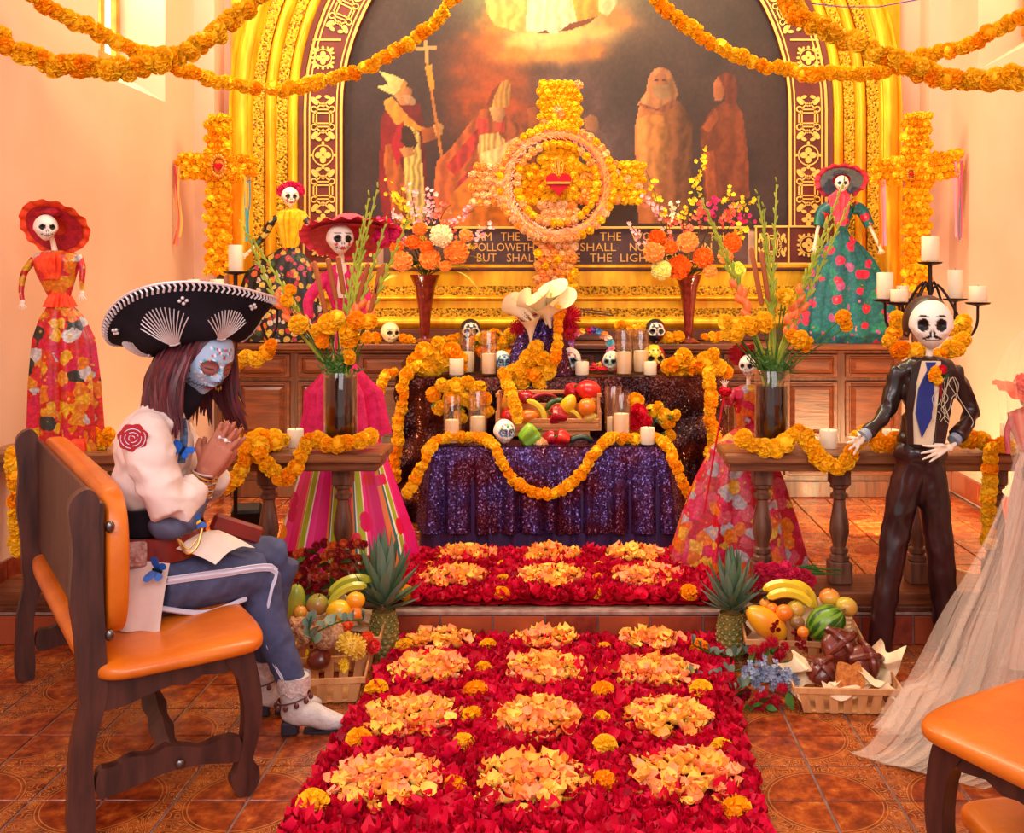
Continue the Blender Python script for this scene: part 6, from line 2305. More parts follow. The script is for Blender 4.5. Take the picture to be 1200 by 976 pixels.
for kind, lab, px, py, d, r, rot, m_ in (
        ('papaya', 'green papaya at the left end of the left fruit basket', 345, 706, 3.74, 14, (.2, .2, 0), 'gpapaya'), ('apple', 'green and red apple in the middle of the left fruit basket', 372, 708, 3.74, 13, (.3, .2, 0), 'apple'),
        ('banana', 'upper greenish banana in the left fruit basket', 409, 683, 3.80, 25, (0, -.25, .3), 'greenbanana'), ('banana', 'lower greenish banana in the left fruit basket', 405, 694, 3.74, 24, (0, -.45, .3), 'greenbanana'),
        ('melon', 'yellow melon at the front of the left fruit basket', 397, 716, 3.70, 13, (0, 1.3, 0), 'yellow'), ('mango', 'yellow and pink mango at the right end of the left fruit basket', 417, 703, 3.72, 11, (0, .2, 0), 'papaya'),
        ('orange', 'orange below the mango in the left fruit basket', 416, 719, 3.70, 9, (0, 0, 0), 'orange'), ('apple', 'small brownish apple at the front of the left fruit basket', 352, 717, 3.70, 8, (0, 0, 0), 'mango'),
        ('banana', 'topmost banana of the right fruit basket', 921, 688, 3.76, 26, (0, .12, 0), 'banana'), ('banana', 'middle banana of the right fruit basket', 927, 699, 3.71, 27, (0, .2, 0), 'banana'), ('banana', 'banana lying behind the others in the right fruit basket', 944, 694, 3.79, 22, (0, .8, 0), 'banana'),
        ('papaya', 'big yellow papaya at the front left of the right fruit basket', 898, 730, 3.66, 17, (.1, -.9, 0), 'papaya'), ('melon', 'striped green watermelon in the right fruit basket', 968, 731, 3.66, 21, (0, .9, 0), 'lime'),
        ('mango', 'red and yellow mango behind the watermelon', 972, 700, 3.76, 12, (.2, 0, 0), 'mango'), ('mango', 'yellow-green mango at the right end of the right fruit basket', 992, 711, 3.72, 13, (0, .3, 0), 'pear'),
        ('orange', 'orange in the front middle of the right fruit basket', 919, 718, 3.66, 10, (0, 0, 0), 'orange'), ('orange', 'small orange behind the papaya in the right fruit basket', 905, 713, 3.70, 7, (0, 0, 0), 'orange'), ('orange', 'tiny orange beside the banana stem in the right fruit basket', 896, 707, 3.72, 6, (0, 0, 0), 'mango'),
        ('apple', 'yellow-red apple between bananas and orange in the right basket', 932, 714, 3.70, 11, (0, 0, 0), 'pear'), ('kiwi', 'brown kiwi beside the watermelon', 934, 729, 3.64, 9, (0, 0, 0), 'kiwi'), ('orange', 'small orange in front of the watermelon', 941, 741, 3.60, 7, (0, 0, 0), 'orange'),
        ('kiwi', 'brown kiwi behind the glazed breads', 997, 739, 3.60, 9, (0, 0, 0), 'kiwi')):
    mm = MF[m_]
    if 'striped' in lab:
        mm, nt_, b_ = _new('watermelon_rind')
        w_ = _nd(nt_, 'ShaderNodeTexNoise')
        w_.inputs['Scale'].default_value = 1
        w_.inputs['Detail'].default_value = 3
        tc = _nd(nt_, 'ShaderNodeTexCoord')
        sp_ = _nd(nt_, 'ShaderNodeSeparateXYZ')
        nt_.links.new(tc.outputs['Object'], sp_.inputs[0])
        at = _nd(nt_, 'ShaderNodeMath', operation='ARCTAN2')
        nt_.links.new(sp_.outputs[0], at.inputs[0])
        nt_.links.new(sp_.outputs[1], at.inputs[1])
        cb_ = _nd(nt_, 'ShaderNodeCombineXYZ')
        nt_.links.new(at.outputs[0], cb_.inputs[0])
        ml = _nd(nt_, 'ShaderNodeVectorMath', operation='MULTIPLY')
        nt_.links.new(cb_.outputs[0], ml.inputs[0])
        ml.inputs[1].default_value = (2.6, 0, 0)
        ad_ = _nd(nt_, 'ShaderNodeVectorMath', operation='MULTIPLY_ADD')
        nt_.links.new(tc.outputs['Object'], ad_.inputs[0])
        ad_.inputs[1].default_value = (6, 6, 9)
        nt_.links.new(ml.outputs[0], ad_.inputs[2])
        nt_.links.new(ad_.outputs[0], w_.inputs['Vector'])
        nt_.links.new(_ramp(nt_, w_.outputs[0], [(.42, rgb(40, 84, 20)), (.5, rgb(120, 160, 40))]), b_.inputs['Base Color'])
        b_.inputs['Roughness'].default_value = .3
    fruit(kind, lab, P(px, py, d), r * d / F, rot, m=mm, name='watermelon' if 'striped' in lab else None)

M_bread = mat('glazed_bread', (126, 44, 24), rough=.3, c2=(86, 24, 16), ns=14, coat=.4, bump=.1)
M_sugar = mat('sugared_bread', (150, 88, 56), rough=.8, c2=(214, 160, 120), ns=90, bump=.5, bs=160)
M_crust = mat('sugar_crust', (226, 140, 50), rough=.7, c2=(180, 90, 30), ns=60, bump=.5, bs=90)


def bread(label, px, py, d, r, m, bones=True, rot=(.5, 0, 0), flat=.6):
    s = r * d / F
    t = thing('bread', label, 'bread', P(px, py, d), rot=rot)
    MB().ell((0, 0, 0), (s, s, s * flat), 20, 12, fn=lambda x, y, z: 1 + .04 * math.sin(5 * x + 3 * y)).build('loaf', m, t)
    if bones:
        for a in (.5, 2.1):
            pts = []
            for k in range(13):
                q = -1.35 + 2.7 * k / 12
                pts.append((s * math.sin(q) * 1.0 * math.cos(a), s * math.sin(q) * math.sin(a), s * flat * math.cos(q) * 1.04 + .004))
            MB().tube(pts, [s * (.15 + .07 * abs(math.cos(q * 3.14 / 12 * 3))) for q in range(13)], 8).build('bone', m, t)
        MB().ell((0, 0, s * flat + .008), s * .22, 10, 7).build('knob', m, t)
    return t


bread('dark glazed bread with crossed bones, topmost in the right basket', 984, 757, 3.50, 22, M_bread, True, (.9, 0, .2))
bread('dark glazed bread leaning at the right end of the right basket', 1013, 774, 3.46, 21, M_bread, True, (.8, .5, 0))
bread('dark glazed bread at the left end of the right basket', 963, 785, 3.42, 18, M_bread, True, (.7, -.3, 0))
c_ = P(996, 793, 3.35)
ck = MB().prism(outline([(-.042, -.04), (.042, -.04), (.044, .02), (.036, .046), (.012, .036), (-.016, .046), (-.036, .038)], 3), .014).build('cookie', M_crust, None, loc=c_, rot=(-.35, 0, .05))
tag(ck, 'flat golden sugar-crusted bread standing in front in the right basket', 'bread')
bread('sugared brown bread at the left in the left bread basket', 352, 741, 3.58, 19, M_sugar, True, (.8, -.2, 0))
bread('sesame covered round bread in the middle of the left bread basket', 385, 743, 3.55, 19, M_sugar, False, (.7, 0, 0), .8)
bread('reddish sugared bread at the front of the left bread basket', 374, 772, 3.52, 14, M_bread, False, (.6, .1, 0), .8)
MB().box((-.09, -.06, .09), (.10, .012, .035), .003, (0, .7, .3)).build('splint_handle', M_bask, bL2)

tm = pom('chrysanthemum', mat('tan_mum', (226, 180, 60), rough=.6, rnd=(240, 200, 40)), n=140, seed=71, wid=.24, spike=.5)
dz = pom('daisy', mat('yellow_daisy', (255, 214, 20), rough=.6), n=40, seed=72, wid=.3, spike=.4, low=.2, core=.3, flat=.5)
bunch('tan and yellow chrysanthemum in the left bread basket', [(412, 757, 18)], 3.47, name='chrysanthemum_bunch', meshes=[tm], child='chrysanthemum', floor=.09)
for i, (px, py, r, lab) in enumerate(((402, 779, 9, 'at the front rim'), (362, 768, 8, 'between the breads'), (411, 749 - 2, 8, 'above the big chrysanthemum'), (343, 757, 7, 'at the left end'))):
    bunch('yellow daisy %s of the left bread basket' % lab, [(px, py, r)], 3.47 if i == 0 else 3.52, name='daisy_bunch', meshes=[dz], child='daisy', floor=.08)
rf = pom('flower', mat('flame_flower', (214, 30, 30), rough=.6, rnd=(240, 90, 30)), n=70, seed=73, wid=.4)
bunch('flame red flowers at the right of the left bread basket', [(430, 750, 10), (437, 757, 9), (400, 737, 7), (408, 733, 6)], 3.6, name='red_flowers', meshes=[rf], child='flower', floor=.06)


def sprig(label, pts, d, n, rl, seed, name='eucalyptus_sprig', m=None, z=None, cat='greenery'):
    rr = random.Random(seed)
    w = [P(a, b, dd) for a, b, dd in [(q[0], q[1], q[2] if len(q) > 2 else d) for q in pts]]
    t = thing(name, label, cat, w[0])
    path = spline([q - w[0] for q in w], n)
    MB().tube(path, .003, 5).build('stem', M_green, t)
    for i, p_ in enumerate(path[1:]):
        for e in (-1, 1):
            put(m or EUC, 'leaf', t, p_, (rr.uniform(.5, 1.5), rr.uniform(-.5, .5), e * 1.2 + rr.uniform(-.6, .6)), rl * d / F * rr.uniform(.75, 1.15))
    return t


sprig('grey-green eucalyptus sprig across the right carpet edge', [(884, 762), (860, 768), (835, 766), (812, 755)], 3.72, 8, 7, 1)
sprig('grey-green eucalyptus sprig pointing down beside the right carpet edge', [(880, 780), (850, 790), (826, 796), (806, 792)], 3.55, 7, 7, 2)
sprig('eucalyptus sprig under the blue hydrangea', [(905, 800), (880, 800), (858, 812)], 3.45, 5, 8, 3)
sprig('eucalyptus sprig over the left bread basket', [(372, 740), (400, 728), (425, 726)], 3.5, 6, 7, 4)
sprig('eucalyptus sprig hanging among the left sugared breads', [(365, 722), (362, 738), (368, 752)], 3.45, 6, 7, 5)
M_hyd = mat('hydrangea_blue', (160, 172, 196), rough=.6, c2=(110, 126, 160), ns=30)
hy = thing('hydrangea', 'blue-grey hydrangea heads between carpet and right bread basket', 'flowers', PF(895, 808, .0))
for px, py in ((884, 788), (902, 782), (915, 792), (922, 800), (895, 798)):
    mb = MB()
    c0 = P(px, py, 3.42) - hy.location
    for k in range(26):
        dv = Vector((R.gauss(0, 1), R.gauss(0, 1) - .5, R.gauss(0, 1))).normalized() * .034
        blossom_mb(mb, c0 + dv, .014, 4)
    mb.build('flower_head', M_hyd, hy, smooth=False)
bunch('crimson flowers with green stems in front of the right fruit basket', [(884, 763, 8), (892, 770, 7), (905, 752, 8), (914, 765, 8), (910, 774, 6), (896, 758, 7), (920, 757, 6)], 3.55, name='crimson_flowers', meshes=[MUM], child='flower', leaves=10, floor=.03)
bunch('crimson flowers lying at the foot of the blue hydrangea', [(872, 813, 9), (892, 815, 9), (896, 826, 10), (908, 822, 9), (884, 826, 7), (917, 806, 7)], 3.38, name='crimson_flowers', meshes=[MUM, MUMW], child='flower', leaves=14, floor=.02)
bunch('dark red berries sprayed over the front of the right fruit basket', [(907, 733, 3.5), (911, 729, 3), (905, 738, 3.5), (912, 738, 3), (936, 748, 3.5), (942, 753, 3.5), (938, 758, 3.5), (944, 760, 3), (934, 755, 3), (930, 741, 3)], 3.56, name='berries', meshes=[MUMW], child='berry', floor=.12)
bunch('magenta cockscomb flowers lying on the step behind the right fruit basket', [(885, 690, 9), (898, 680, 10), (912, 674, 11), (927, 672, 11), (941, 676, 10), (950, 682, 8), (905, 667, 9), (920, 664, 8), (892, 668, 9), (935, 684, 9), (916, 684, 9)], 3.93, name='cockscomb_bunch', meshes=[pom('cockscomb', mat('magenta_cockscomb', (190, 14, 50), rough=.7, rnd=(220, 20, 80)), n=120, seed=80, wid=.3)], child='flower_head', floor=.14)
sm = MB()
for k in range(14):
    sm.tube([P(930 + R.uniform(-10, 10), 668 + R.uniform(-6, 6), 3.95), P(965 + R.uniform(-20, 24), 664 + k * .8 + R.uniform(-6, 6), 3.97)], .003, 5)
tag(sm.build('cut_greenery', M_green, None), 'bundle of green cut stalks behind the magenta flowers on the right step', 'greenery')
bunch('dark red and rust flowers heaped behind the left fruit basket', [(322 + 6 * (i % 8) + R.uniform(-3, 3), 648 + 11 * (i // 8) + R.uniform(-4, 4), 6.5) for i in range(40)], 3.95, name='wine_flower_bunch', meshes=[MUMW, MUMW, pom('rust_flower', mat('rust_flower', (206, 80, 20), rough=.7), n=50, seed=82, wid=.4)], child='flower', leaves=16, floor=.14)
bunch('loose red berries and rust blooms right of the left flower heap', [(372 + 8 * (i % 8) + R.uniform(-3, 3), 640 + 12 * (i // 8) + R.uniform(-4, 4), 6) for i in range(36)], 3.92, name='berry_bunch', meshes=[MUMW, pom('berry_bloom', mat('berry_red', (150, 14, 20), rough=.5, rnd=(214, 90, 20)), n=50, seed=83, wid=.4)], child='flower', leaves=14, leafm=LEAFD, floor=.14)

# pineapples
M_pine = mat('pineapple_scale', (150, 120, 50), rough=.5, rnd=(110, 110, 50))
M_pinel = mat('pineapple_leaf', (124, 140, 120), rough=.5, rnd=(84, 116, 76), spec=.3)
PSC = MB().lathe([(1, -.2), (.95, .2), (.55, .45), (.2, .55), (.16, .8), (.02, .85)], 6, cap=False).mesh('pineapple_eye', M_pine, smooth=False)
PTIP = MB().ell((0, 0, .6), (.30, .30, .25), 6, 4).mesh('eye_tip', mat('pineapple_tip', (206, 196, 120), rough=.6), smooth=False)
PLF = leaf_mb(1.0, .11, -.25, 7, .5).mesh('crown_leaf', M_pinel)
for lab, px, ybot, ytop, ycrown, w, d in (('pineapple standing against the step left of the petal carpet', 450, 757, 705, 632, 33, 3.86), ('pineapple standing against the step right of the petal carpet', 857, 757, 708, 648, 34, 3.86)):
    s = d / F
    b = P(px, ybot, d)
    b.z = .002
    hb, hc, r = (ybot - ytop) * s, (ytop - ycrown) * s, w * s / 2
    t = thing('pineapple', lab, 'pineapple', b)
    pr = lambda k: r * (.62 + .42 * math.sin(PI * (.12 + .8 * k)))
    MB().lathe([(pr(k / 10) * .96, hb * k / 10) for k in range(11)], 18).build('body', M_pine, t)
    for j in range(9):
        k = (j + .5) / 9
        for i in range(12):
            a = 2 * PI * (i + .5 * (j % 2)) / 12
            q = pr(k)
            nrm = Vector((math.cos(a), math.sin(a), .5 - k))
            o = put(PSC, 'eye', t, (q * .93 * math.cos(a), q * .93 * math.sin(a), hb * k), aim(nrm), (r * .28, r * .28, r * .16))
            if math.sin(a) < .2:
                put(PTIP, 'eye_tip', o)
    for i in range(46):
        k = i / 46
        a = i * 2.4
        el = .1 + 1.3 * k ** 1.2
        L = hc * (.55 + .5 * k)
        put(PLF, 'crown_leaf', t, (r * .2 * math.cos(a), r * .2 * math.sin(a), hb + hc * .02 + hc * .28 * k), Euler((el, 0, a - PI / 2), 'XYZ'), (hc * .75, L, L))
# ------------------------------------------------------------------ catrina figures
M_bone = mat('bone_white', (246, 226, 200), rough=.45)
FL = {
    'red': mat_floral('red_floral_cloth', (206, 20, 50), [(236, 40, 90), (250, 130, 30), (226, 20, 40), (250, 190, 60), (236, 50, 100), (236, 90, 110), (250, 110, 40), (200, 190, 196)], 19, .35, cut=.66, warp=.04),
    'orange': mat_floral('orange_floral_cloth', (226, 40, 30), [(236, 30, 70), (250, 140, 20), (250, 190, 30), (220, 216, 210), (240, 70, 30), (230, 30, 80), (60, 60, 50), (250, 160, 40), (240, 50, 60)], 20, .35, cut=.66, warp=.04),
    'teal': mat_floral('teal_floral_cloth', (10, 110, 116), [(20, 120, 130), (230, 30, 70), (16, 130, 120), (10, 90, 110), (190, 90, 150), (226, 40, 90), (14, 120, 110), (20, 140, 110)], 17, .4, cut=.5, centre=(250, 120, 110), warp=.04),
    'black': mat_floral('black_floral_cloth', (30, 26, 24), [(220, 180, 60), (190, 30, 40), (220, 210, 200), (60, 90, 50), (230, 120, 60), (30, 28, 26), (200, 60, 90), (230, 200, 90)], 26, .45, cut=.5, warp=.02),
}


def stripe_cloth():
    m, nt, b = _new('striped_watermelon_cloth')
    tc = _nd(nt, 'ShaderNodeTexCoord')
    sp = _nd(nt, 'ShaderNodeSeparateXYZ')
    nt.links.new(tc.outputs['Object'], sp.inputs[0])
    at = _nd(nt, 'ShaderNodeMath', operation='ARCTAN2')
    nt.links.new(sp.outputs[0], at.inputs[0])
    nt.links.new(sp.outputs[1], at.inputs[1])
    ml = _nd(nt, 'ShaderNodeMath', operation='MULTIPLY')
    nt.links.new(at.outputs[0], ml.inputs[0])
    ml.inputs[1].default_value = 9 / (2 * PI)
    fr = _nd(nt, 'ShaderNodeMath', operation='FRACT')
    nt.links.new(ml.outputs[0], fr.inputs[0])
    st_ = _ramp(nt, fr.outputs[0], [(0, rgb(226, 20, 120)), (.34, rgb(244, 60, 150)), (.50, rgb(250, 240, 236)), (.55, rgb(170, 190, 30)), (.80, rgb(250, 240, 236)), (.84, rgb(20, 120, 120)), (.90, rgb(240, 120, 30))], 'CONSTANT')
    v = _nd(nt, 'ShaderNodeTexVoronoi')
    v.inputs['Scale'].default_value = 8
    nt.links.new(tc.outputs['Object'], v.inputs['Vector'])
    spc = _nd(nt, 'ShaderNodeSeparateColor')
    nt.links.new(v.outputs['Color'], spc.inputs[0])
    fc = _ramp(nt, spc.outputs[0], [(0, rgb(220, 10, 100)), (.4, rgb(250, 150, 20)), (.7, rgb(230, 30, 60))], 'CONSTANT')
    rm = _ramp(nt, v.outputs['Distance'], [(0, rgb(255, 255, 255)), (.30, rgb(255, 255, 255)), (.32, rgb(0, 0, 0))])
    nt.links.new(_mix(nt, rm, st_, fc), b.inputs['Base Color'])
    b.inputs['Roughness'].default_value = .35
    return m


FL['pink'] = stripe_cloth()
SKB = skull_mesh('skull', teeth=True, brow=False)
SKF = skull_mesh('skull', eye=(.22, .26), teeth=True, brow=True, lip=(200, 40, 60), cheeks=(226, 60, 80))
M_tul = {k: mat('net_' + k, c, rough=.7, c2=c2, ns=30, bump=.4, bs=60) for k, c, c2 in (('orange', (255, 90, 30), (240, 60, 20)), ('crimson', (196, 20, 40), (150, 10, 30)), ('hot', (240, 30, 110), (210, 10, 80)), ('yellow', (250, 200, 20), (240, 170, 10)), ('grey', (120, 130, 140), (90, 110, 130)), ('coral', (250, 80, 110), (236, 60, 80)), ('rose', (210, 80, 90), (180, 60, 60)))}


class Fig:
    def __init__(s, name, label, bx, by, d, z, cat='figure'):
        s.bx, s.by, s.d, s.s = bx, by, d, d / F
        b = P(bx, by, d)
        b.z = z
        s.t = thing(name, label, cat, b)

    def L(s, px, py, dy=0.0):
        return Vector(((px - s.bx) * s.s, dy, (s.by - py) * s.s))

    def loft(s, name, rows, m, folds=0, fa=0.0, dep=.8, n=64, ph=0, cap=True, parent=None, dyo=0, ruff=0):
        """rows: (py, cx, half width px)"""
        rows = sorted(rows)
        R_ = []
        for i in range(len(rows) - 1):
            k = 6
            for q in range(k):
                t = q / k
                R_.append([rows[i][j] * (1 - t) + rows[i + 1][j] * t for j in range(3)])
        R_.append(list(rows[-1]))
        mb = MB()
        vs = []
        if folds > 6:
            fa *= 1.7
        w0, w1 = R_[0][2], max(r[2] for r in R_)
        for j, (py, cx, hw) in enumerate(R_):
            t = (hw - w0) / max(1, w1 - w0)
            for i in range(n):
                a = 2 * PI * i / n
                f = 1 + fa * (math.sin(folds * a + ph) + .4 * math.sin(folds * 1.7 * a + 1 + ph)) * (.25 + .75 * max(0, t)) + (ruff * math.sin(19 * a + j * 2.1) if ruff else 0)
                vs.append(Vector(((cx - s.bx) * s.s + hw * s.s * f * math.cos(a), dyo + hw * s.s * f * dep * math.sin(a), (s.by - py) * s.s)))
        fs = [(j * n + i, (j + 1) * n + i, (j + 1) * n + (i + 1) % n, j * n + (i + 1) % n) for j in range(len(R_) - 1) for i in range(n)]
        if cap:
            fs += [tuple(range(n)), tuple((len(R_) - 1) * n + i for i in range(n))[::-1]]
        mb.add(vs, fs)
        return mb.build(name, m, parent or s.t, angle=1.3)

    def limb(s, name, pts, r, m, parent=None, n=10):
        p = spline([s.L(*q) for q in pts], 14)
        rs = [r[0] + (r[1] - r[0]) * i / 13 for i in range(14)] if isinstance(r, tuple) else r
        rs = [x * s.s for x in rs] if isinstance(rs, list) else rs * s.s
        return MB().tube(p, rs, n).build(name, m, parent or s.t)

    def skull(s, px, py, h, yaw=0, me=None, dy=0, roll=0):
        o = put(me or SKB, 'skull', s.t, s.L(px, py, dy), (0, roll, yaw - math.atan2(s.t.location.x, s.d)), h * s.s)
        s.sk = o
        return o

    def hat(s, px, py, rx, tilt, m, m2=None, crown=.4, wav=.08, dy=0, tiltx=.25, ruff=14, name='hat', rim=None):
        r = rx * s.s
        mb = MB()
        E = Euler((tiltx, tilt, 0)).to_matrix().to_4x4()
        M_ = Matrix.Translation(s.L(px, py, dy)) @ E
        mb.T = M_
        mb.grid(lambda u, v: (math.cos(2 * PI * u) * r * (.35 + .65 * v), math.sin(2 * PI * u) * r * (.35 + .65 * v) * .9, r * (.06 * math.sin(2 * PI * u * 2 + 1) * v + wav * v * math.sin(ruff * 2 * PI * u) * v - .10 * v * v)), 96, 8, True)
        o = mb.build(name, m, s.t, angle=2)
        mb = MB()
        mb.T = M_
        mb.lathe([(r * .42, 0), (r * .40, r * crown * .6), (r * .30, r * crown), (.001, r * crown * 1.05)], 24, cap=False)
        mb.build('crown', m, o, angle=2)
        if m2:
            mb = MB()
            mb.T = M_
            mb.grid(lambda u, v: (math.cos(2 * PI * u) * r * (.34 + .46 * v), math.sin(2 * PI * u) * r * (.34 + .46 * v) * .9, -.012 * r - .02 * r + r * (.06 * math.sin(2 * PI * u * 2 + 1) * v - .10 * v * v)), 64, 4, True)
            mb.build('underbrim', m2, o, angle=2)
        return o

    def hand(s, px, py, dy, ang, r, m=None, n=5, parent=None):
        """small bony hand with spread fingers"""
        mb = MB()
        c = s.L(px, py, dy)
        rr = r * s.s
        mb.ell(c, (rr * .35, rr * .2, rr * .35), 8, 6)
        for k in range(n):
            a = ang + (k - (n - 1) / 2) * .32
            e = c + Vector((math.cos(a) * rr, -.1 * rr * (k % 2), math.sin(a) * rr))
            mb.tube([c, c.lerp(e, .5) + Vector((0, -.12 * rr, 0)), e], [rr * .12, rr * .09, rr * .05], 6)
        return mb.build('hand', m or M_bone, parent or s.t)


# orange catrina by the left wall
f = Fig('catrina', 'catrina in orange floral dress and orange net hat standing by the left wall', 77, 528, 4.12, zr)
f.loft('skirt', [(528, 78, 39), (500, 77, 38), (450, 76, 36), (400, 75, 32), (375, 73, 24), (362, 71, 15), (352, 70, 11)], FL['orange'], 9, .10, .6)
f.loft('hem_ruffle', [(528, 78, 41), (520, 78, 40), (514, 78, 38)], M_tul['orange'], 21, .06, .62)
f.loft('bodice', [(354, 70, 11), (340, 68, 17), (322, 66, 24), (308, 66, 28), (300, 65, 24), (296, 65, 10)], FL['orange'], 3, .02, .5)
f.loft('ruffle_collar', [(330, 67, 10), (318, 66, 15), (306, 65, 17), (298, 65, 12)], M_tul['orange'], 15, .12, .75, dyo=-.02)
f.loft('waist_ruffle', [(362, 70, 16), (352, 70, 13), (345, 70, 10)], M_tul['orange'], 17, .14, .8)
f.limb('neck', [(65, 300, 0), (63, 290, 0), (62, 280, -.01)], (3.5, 2.5), M_bone)
f.limb('arm', [(40, 306, 0), (30, 322, -.01), (28, 342, -.02), (31, 354, -.03)], (4.5, 2.5), FL['orange'])
f.limb('arm', [(92, 303, 0), (98, 316, -.01), (99, 330, -.02), (99, 342, -.02)], (4.5, 2.5), FL['orange'])
f.hand(31, 356, -.03, -PI / 2, 9)
f.hand(99, 346, -.02, -PI / 2, 9)
f.hat(62, 266, 41, .05, M_tul['orange'], M_tul['crimson'], .45, .05, dy=.02, tiltx=-1.0)
f.skull(62, 270, 15, .15, dy=-.055)
f.loft('hat_bow', [(258, 64, 5), (252, 66, 14), (246, 66, 8)], M_tul['crimson'], 5, .2, .6, dyo=-.03)

# pink catrina behind the left vase
f = Fig('catrina', 'tall catrina with pink hat and striped skirt behind the dark left vase', 406, 657, 4.62, ZU + .002)
f.loft('skirt', [(657, 408, 80), (620, 408, 72), (560, 406, 54), (520, 405, 42), (498, 404, 36), (440, 402, 15), (400, 402, 10), (372, 402, 9)], FL['pink'], 8, .05, .62)
f.loft('peplum', [(505, 405, 44), (480, 405, 40), (455, 403, 38), (430, 402, 20), (420, 402, 12)], M_tul['hot'], 11, .14, .6)
f.loft('bodice', [(372, 402, 9), (350, 402, 15), (330, 402, 22), (318, 402, 24), (306, 401, 10)], M_tul['hot'], 9, .05, .5)
f.loft('chest', [(345, 403, 6), (325, 403, 7), (305, 402, 6)], M_bone, 0, 0, .5, n=20, dyo=-.035)
f.limb('neck', [(402, 318, -.01), (401, 305, -.01), (401, 290, -.02)], (4, 3), M_bone)
f.limb('arm', [(384, 320, 0), (366, 345, -.05), (368, 368, -.09)], (8, 5), M_tul['hot'])
f.limb('arm', [(420, 320, 0), (432, 345, -.05), (430, 372, -.08)], (8, 5), M_tul['hot'])
f.hand(368, 372, -.09, -PI / 2, 9)
f.hand(430, 376, -.08, -PI / 2, 9)
f.hat(408, 268, 58, -.12, M_tul['coral'], M_tul['rose'], .28, .04, dy=.02, tiltx=-.42, ruff=20)
f.skull(402, 277, 18, .25, SKF, dy=-.06)
for px, py in ((450, 262), (462, 270), (446, 275)):
    put(pom('paper_rose', M_tul['hot'], n=60, seed=px, wid=.5), 'paper_rose', f.sk, Vector(((px - 402) / 17, -.3, (277 - py) / 17)), rrot(), .55)

# red floral catrina behind the right rail
f = Fig('catrina', 'small catrina in red floral skirt standing behind the right rail end', 866, 666, 4.50, ZU + .002)
f.loft('skirt', [(666, 864, 74), (645, 864, 73), (600, 865, 62), (560, 866, 50), (520, 868, 34), (505, 872, 20), (498, 874, 12)], FL['red'], 12, .07, .6)
f.loft('bodice', [(498, 875, 11), (480, 876, 14), (462, 877, 19), (452, 877, 18), (447, 877, 6)], FL['red'], 5, .04, .6)
f.limb('neck', [(877, 452, 0), (877, 440, 0), (877, 430, -.01)], (2.6, 2.4), M_bone)
f.limb('arm', [(862, 455, 0), (852, 470, -.03), (850, 462, -.06), (846, 450, -.08)], (4.5, 3), FL['red'])
f.limb('arm', [(892, 455, 0), (900, 475, -.03), (892, 490, -.08)], (4.5, 3), FL['red'])
f.hand(846, 447, -.08, PI / 2, 8)
f.hand(891, 493, -.08, -2.4, 8)
f.hat(880, 412, 26, .2, M_tul['crimson'], None, .4, .05, dy=.02, tiltx=-.7)
f.skull(876, 424, 13, -.3, dy=-.03)
MB().tube([f.L(846, 452, -.09), f.L(820, 590, -.14)], .004, 6).build('ribbon_stick', M_red, f.t)
put(pom('paper_rose', M_red, n=50, seed=3, wid=.5), 'paper_rose', f.t, f.L(846, 452, -.10), rrot(), .028)

# teal catrina on the sideboard
f = Fig('catrina', 'catrina in teal floral ball gown and pink net hat on the sideboard', 990, 398, 6.16, 1.0585)
f.loft('skirt', [(398, 990, 59), (375, 990, 58), (350, 990, 53), (320, 990, 43), (300, 989, 33), (285, 988, 22), (272, 987, 9), (266, 987, 6)], FL['teal'], 13, .07, .3)
f.loft('bodice', [(266, 987, 6), (255, 987, 10), (244, 986, 14), (237, 985, 12), (233, 985, 5)], FL['teal'], 4, .04, .6)
f.loft('jabot', [(262, 984, 5), (245, 983, 8), (228, 983, 10), (220, 984, 5)], M_tul['coral'], 9, .2, .5, dyo=-.03)
for sx, pts in ((-1, [(972, 240, 0), (963, 246, 0), (958, 262, -.02), (953, 286, -.03)]), (1, [(1000, 240, 0), (1010, 244, 0), (1018, 262, -.02), (1030, 288, -.03)])):
    f.limb('sleeve', pts[:2] + [pts[2]], (8, 6), FL['teal'])
    f.limb('arm', pts[1:], (2.4, 1.8), M_bone)
    f.hand(pts[-1][0], pts[-1][1], -.03, -PI / 2 + sx * .2, 7)
f.limb('neck', [(985, 235, 0), (985, 222, -.01)], (2, 2), M_bone)
f.hat(987, 207, 31, .1, M_tul['coral'], M_tul['grey'], .4, .06, dy=.02, tiltx=-.75)
f.skull(984, 213, 9.5, .1, dy=-.05)
# black floral catrina on the sideboard
f = Fig('catrina', 'catrina in black floral dress and yellow bodice with pink flower crown on the sideboard', 328, 403, 6.16, 1.0585)
f.loft('skirt', [(402, 326, 48), (370, 327, 47), (345, 328, 44), (320, 330, 38), (306, 334, 27), (296, 338, 14), (290, 340, 8)], FL['black'], 14, .06, .3)
f.loft('bodice', [(292, 340, 8), (275, 341, 13), (258, 342, 17), (250, 342, 14), (246, 342, 5)], M_tul['yellow'], 13, .12, .8)
f.limb('arm', [(330, 256, 0), (320, 262, -.02), (312, 278, -.04), (303, 290, -.06)], (5, 3.5), FL['black'])
f.limb('forearm', [(303, 290, -.06), (296, 298, -.08)], (2, 1.5), M_bone)
f.limb('arm', [(354, 256, 0), (362, 264, -.02), (366, 282, -.04)], (5, 3.5), FL['black'])
f.hand(294, 300, -.08, -2.6, 7)
f.hand(366, 286, -.04, -1.6, 7)
f.limb('neck', [(341, 250, 0), (341, 240, -.01)], (2, 2), M_bone)
f.skull(341, 233, 11.5, .15, SKF, dy=-.02)
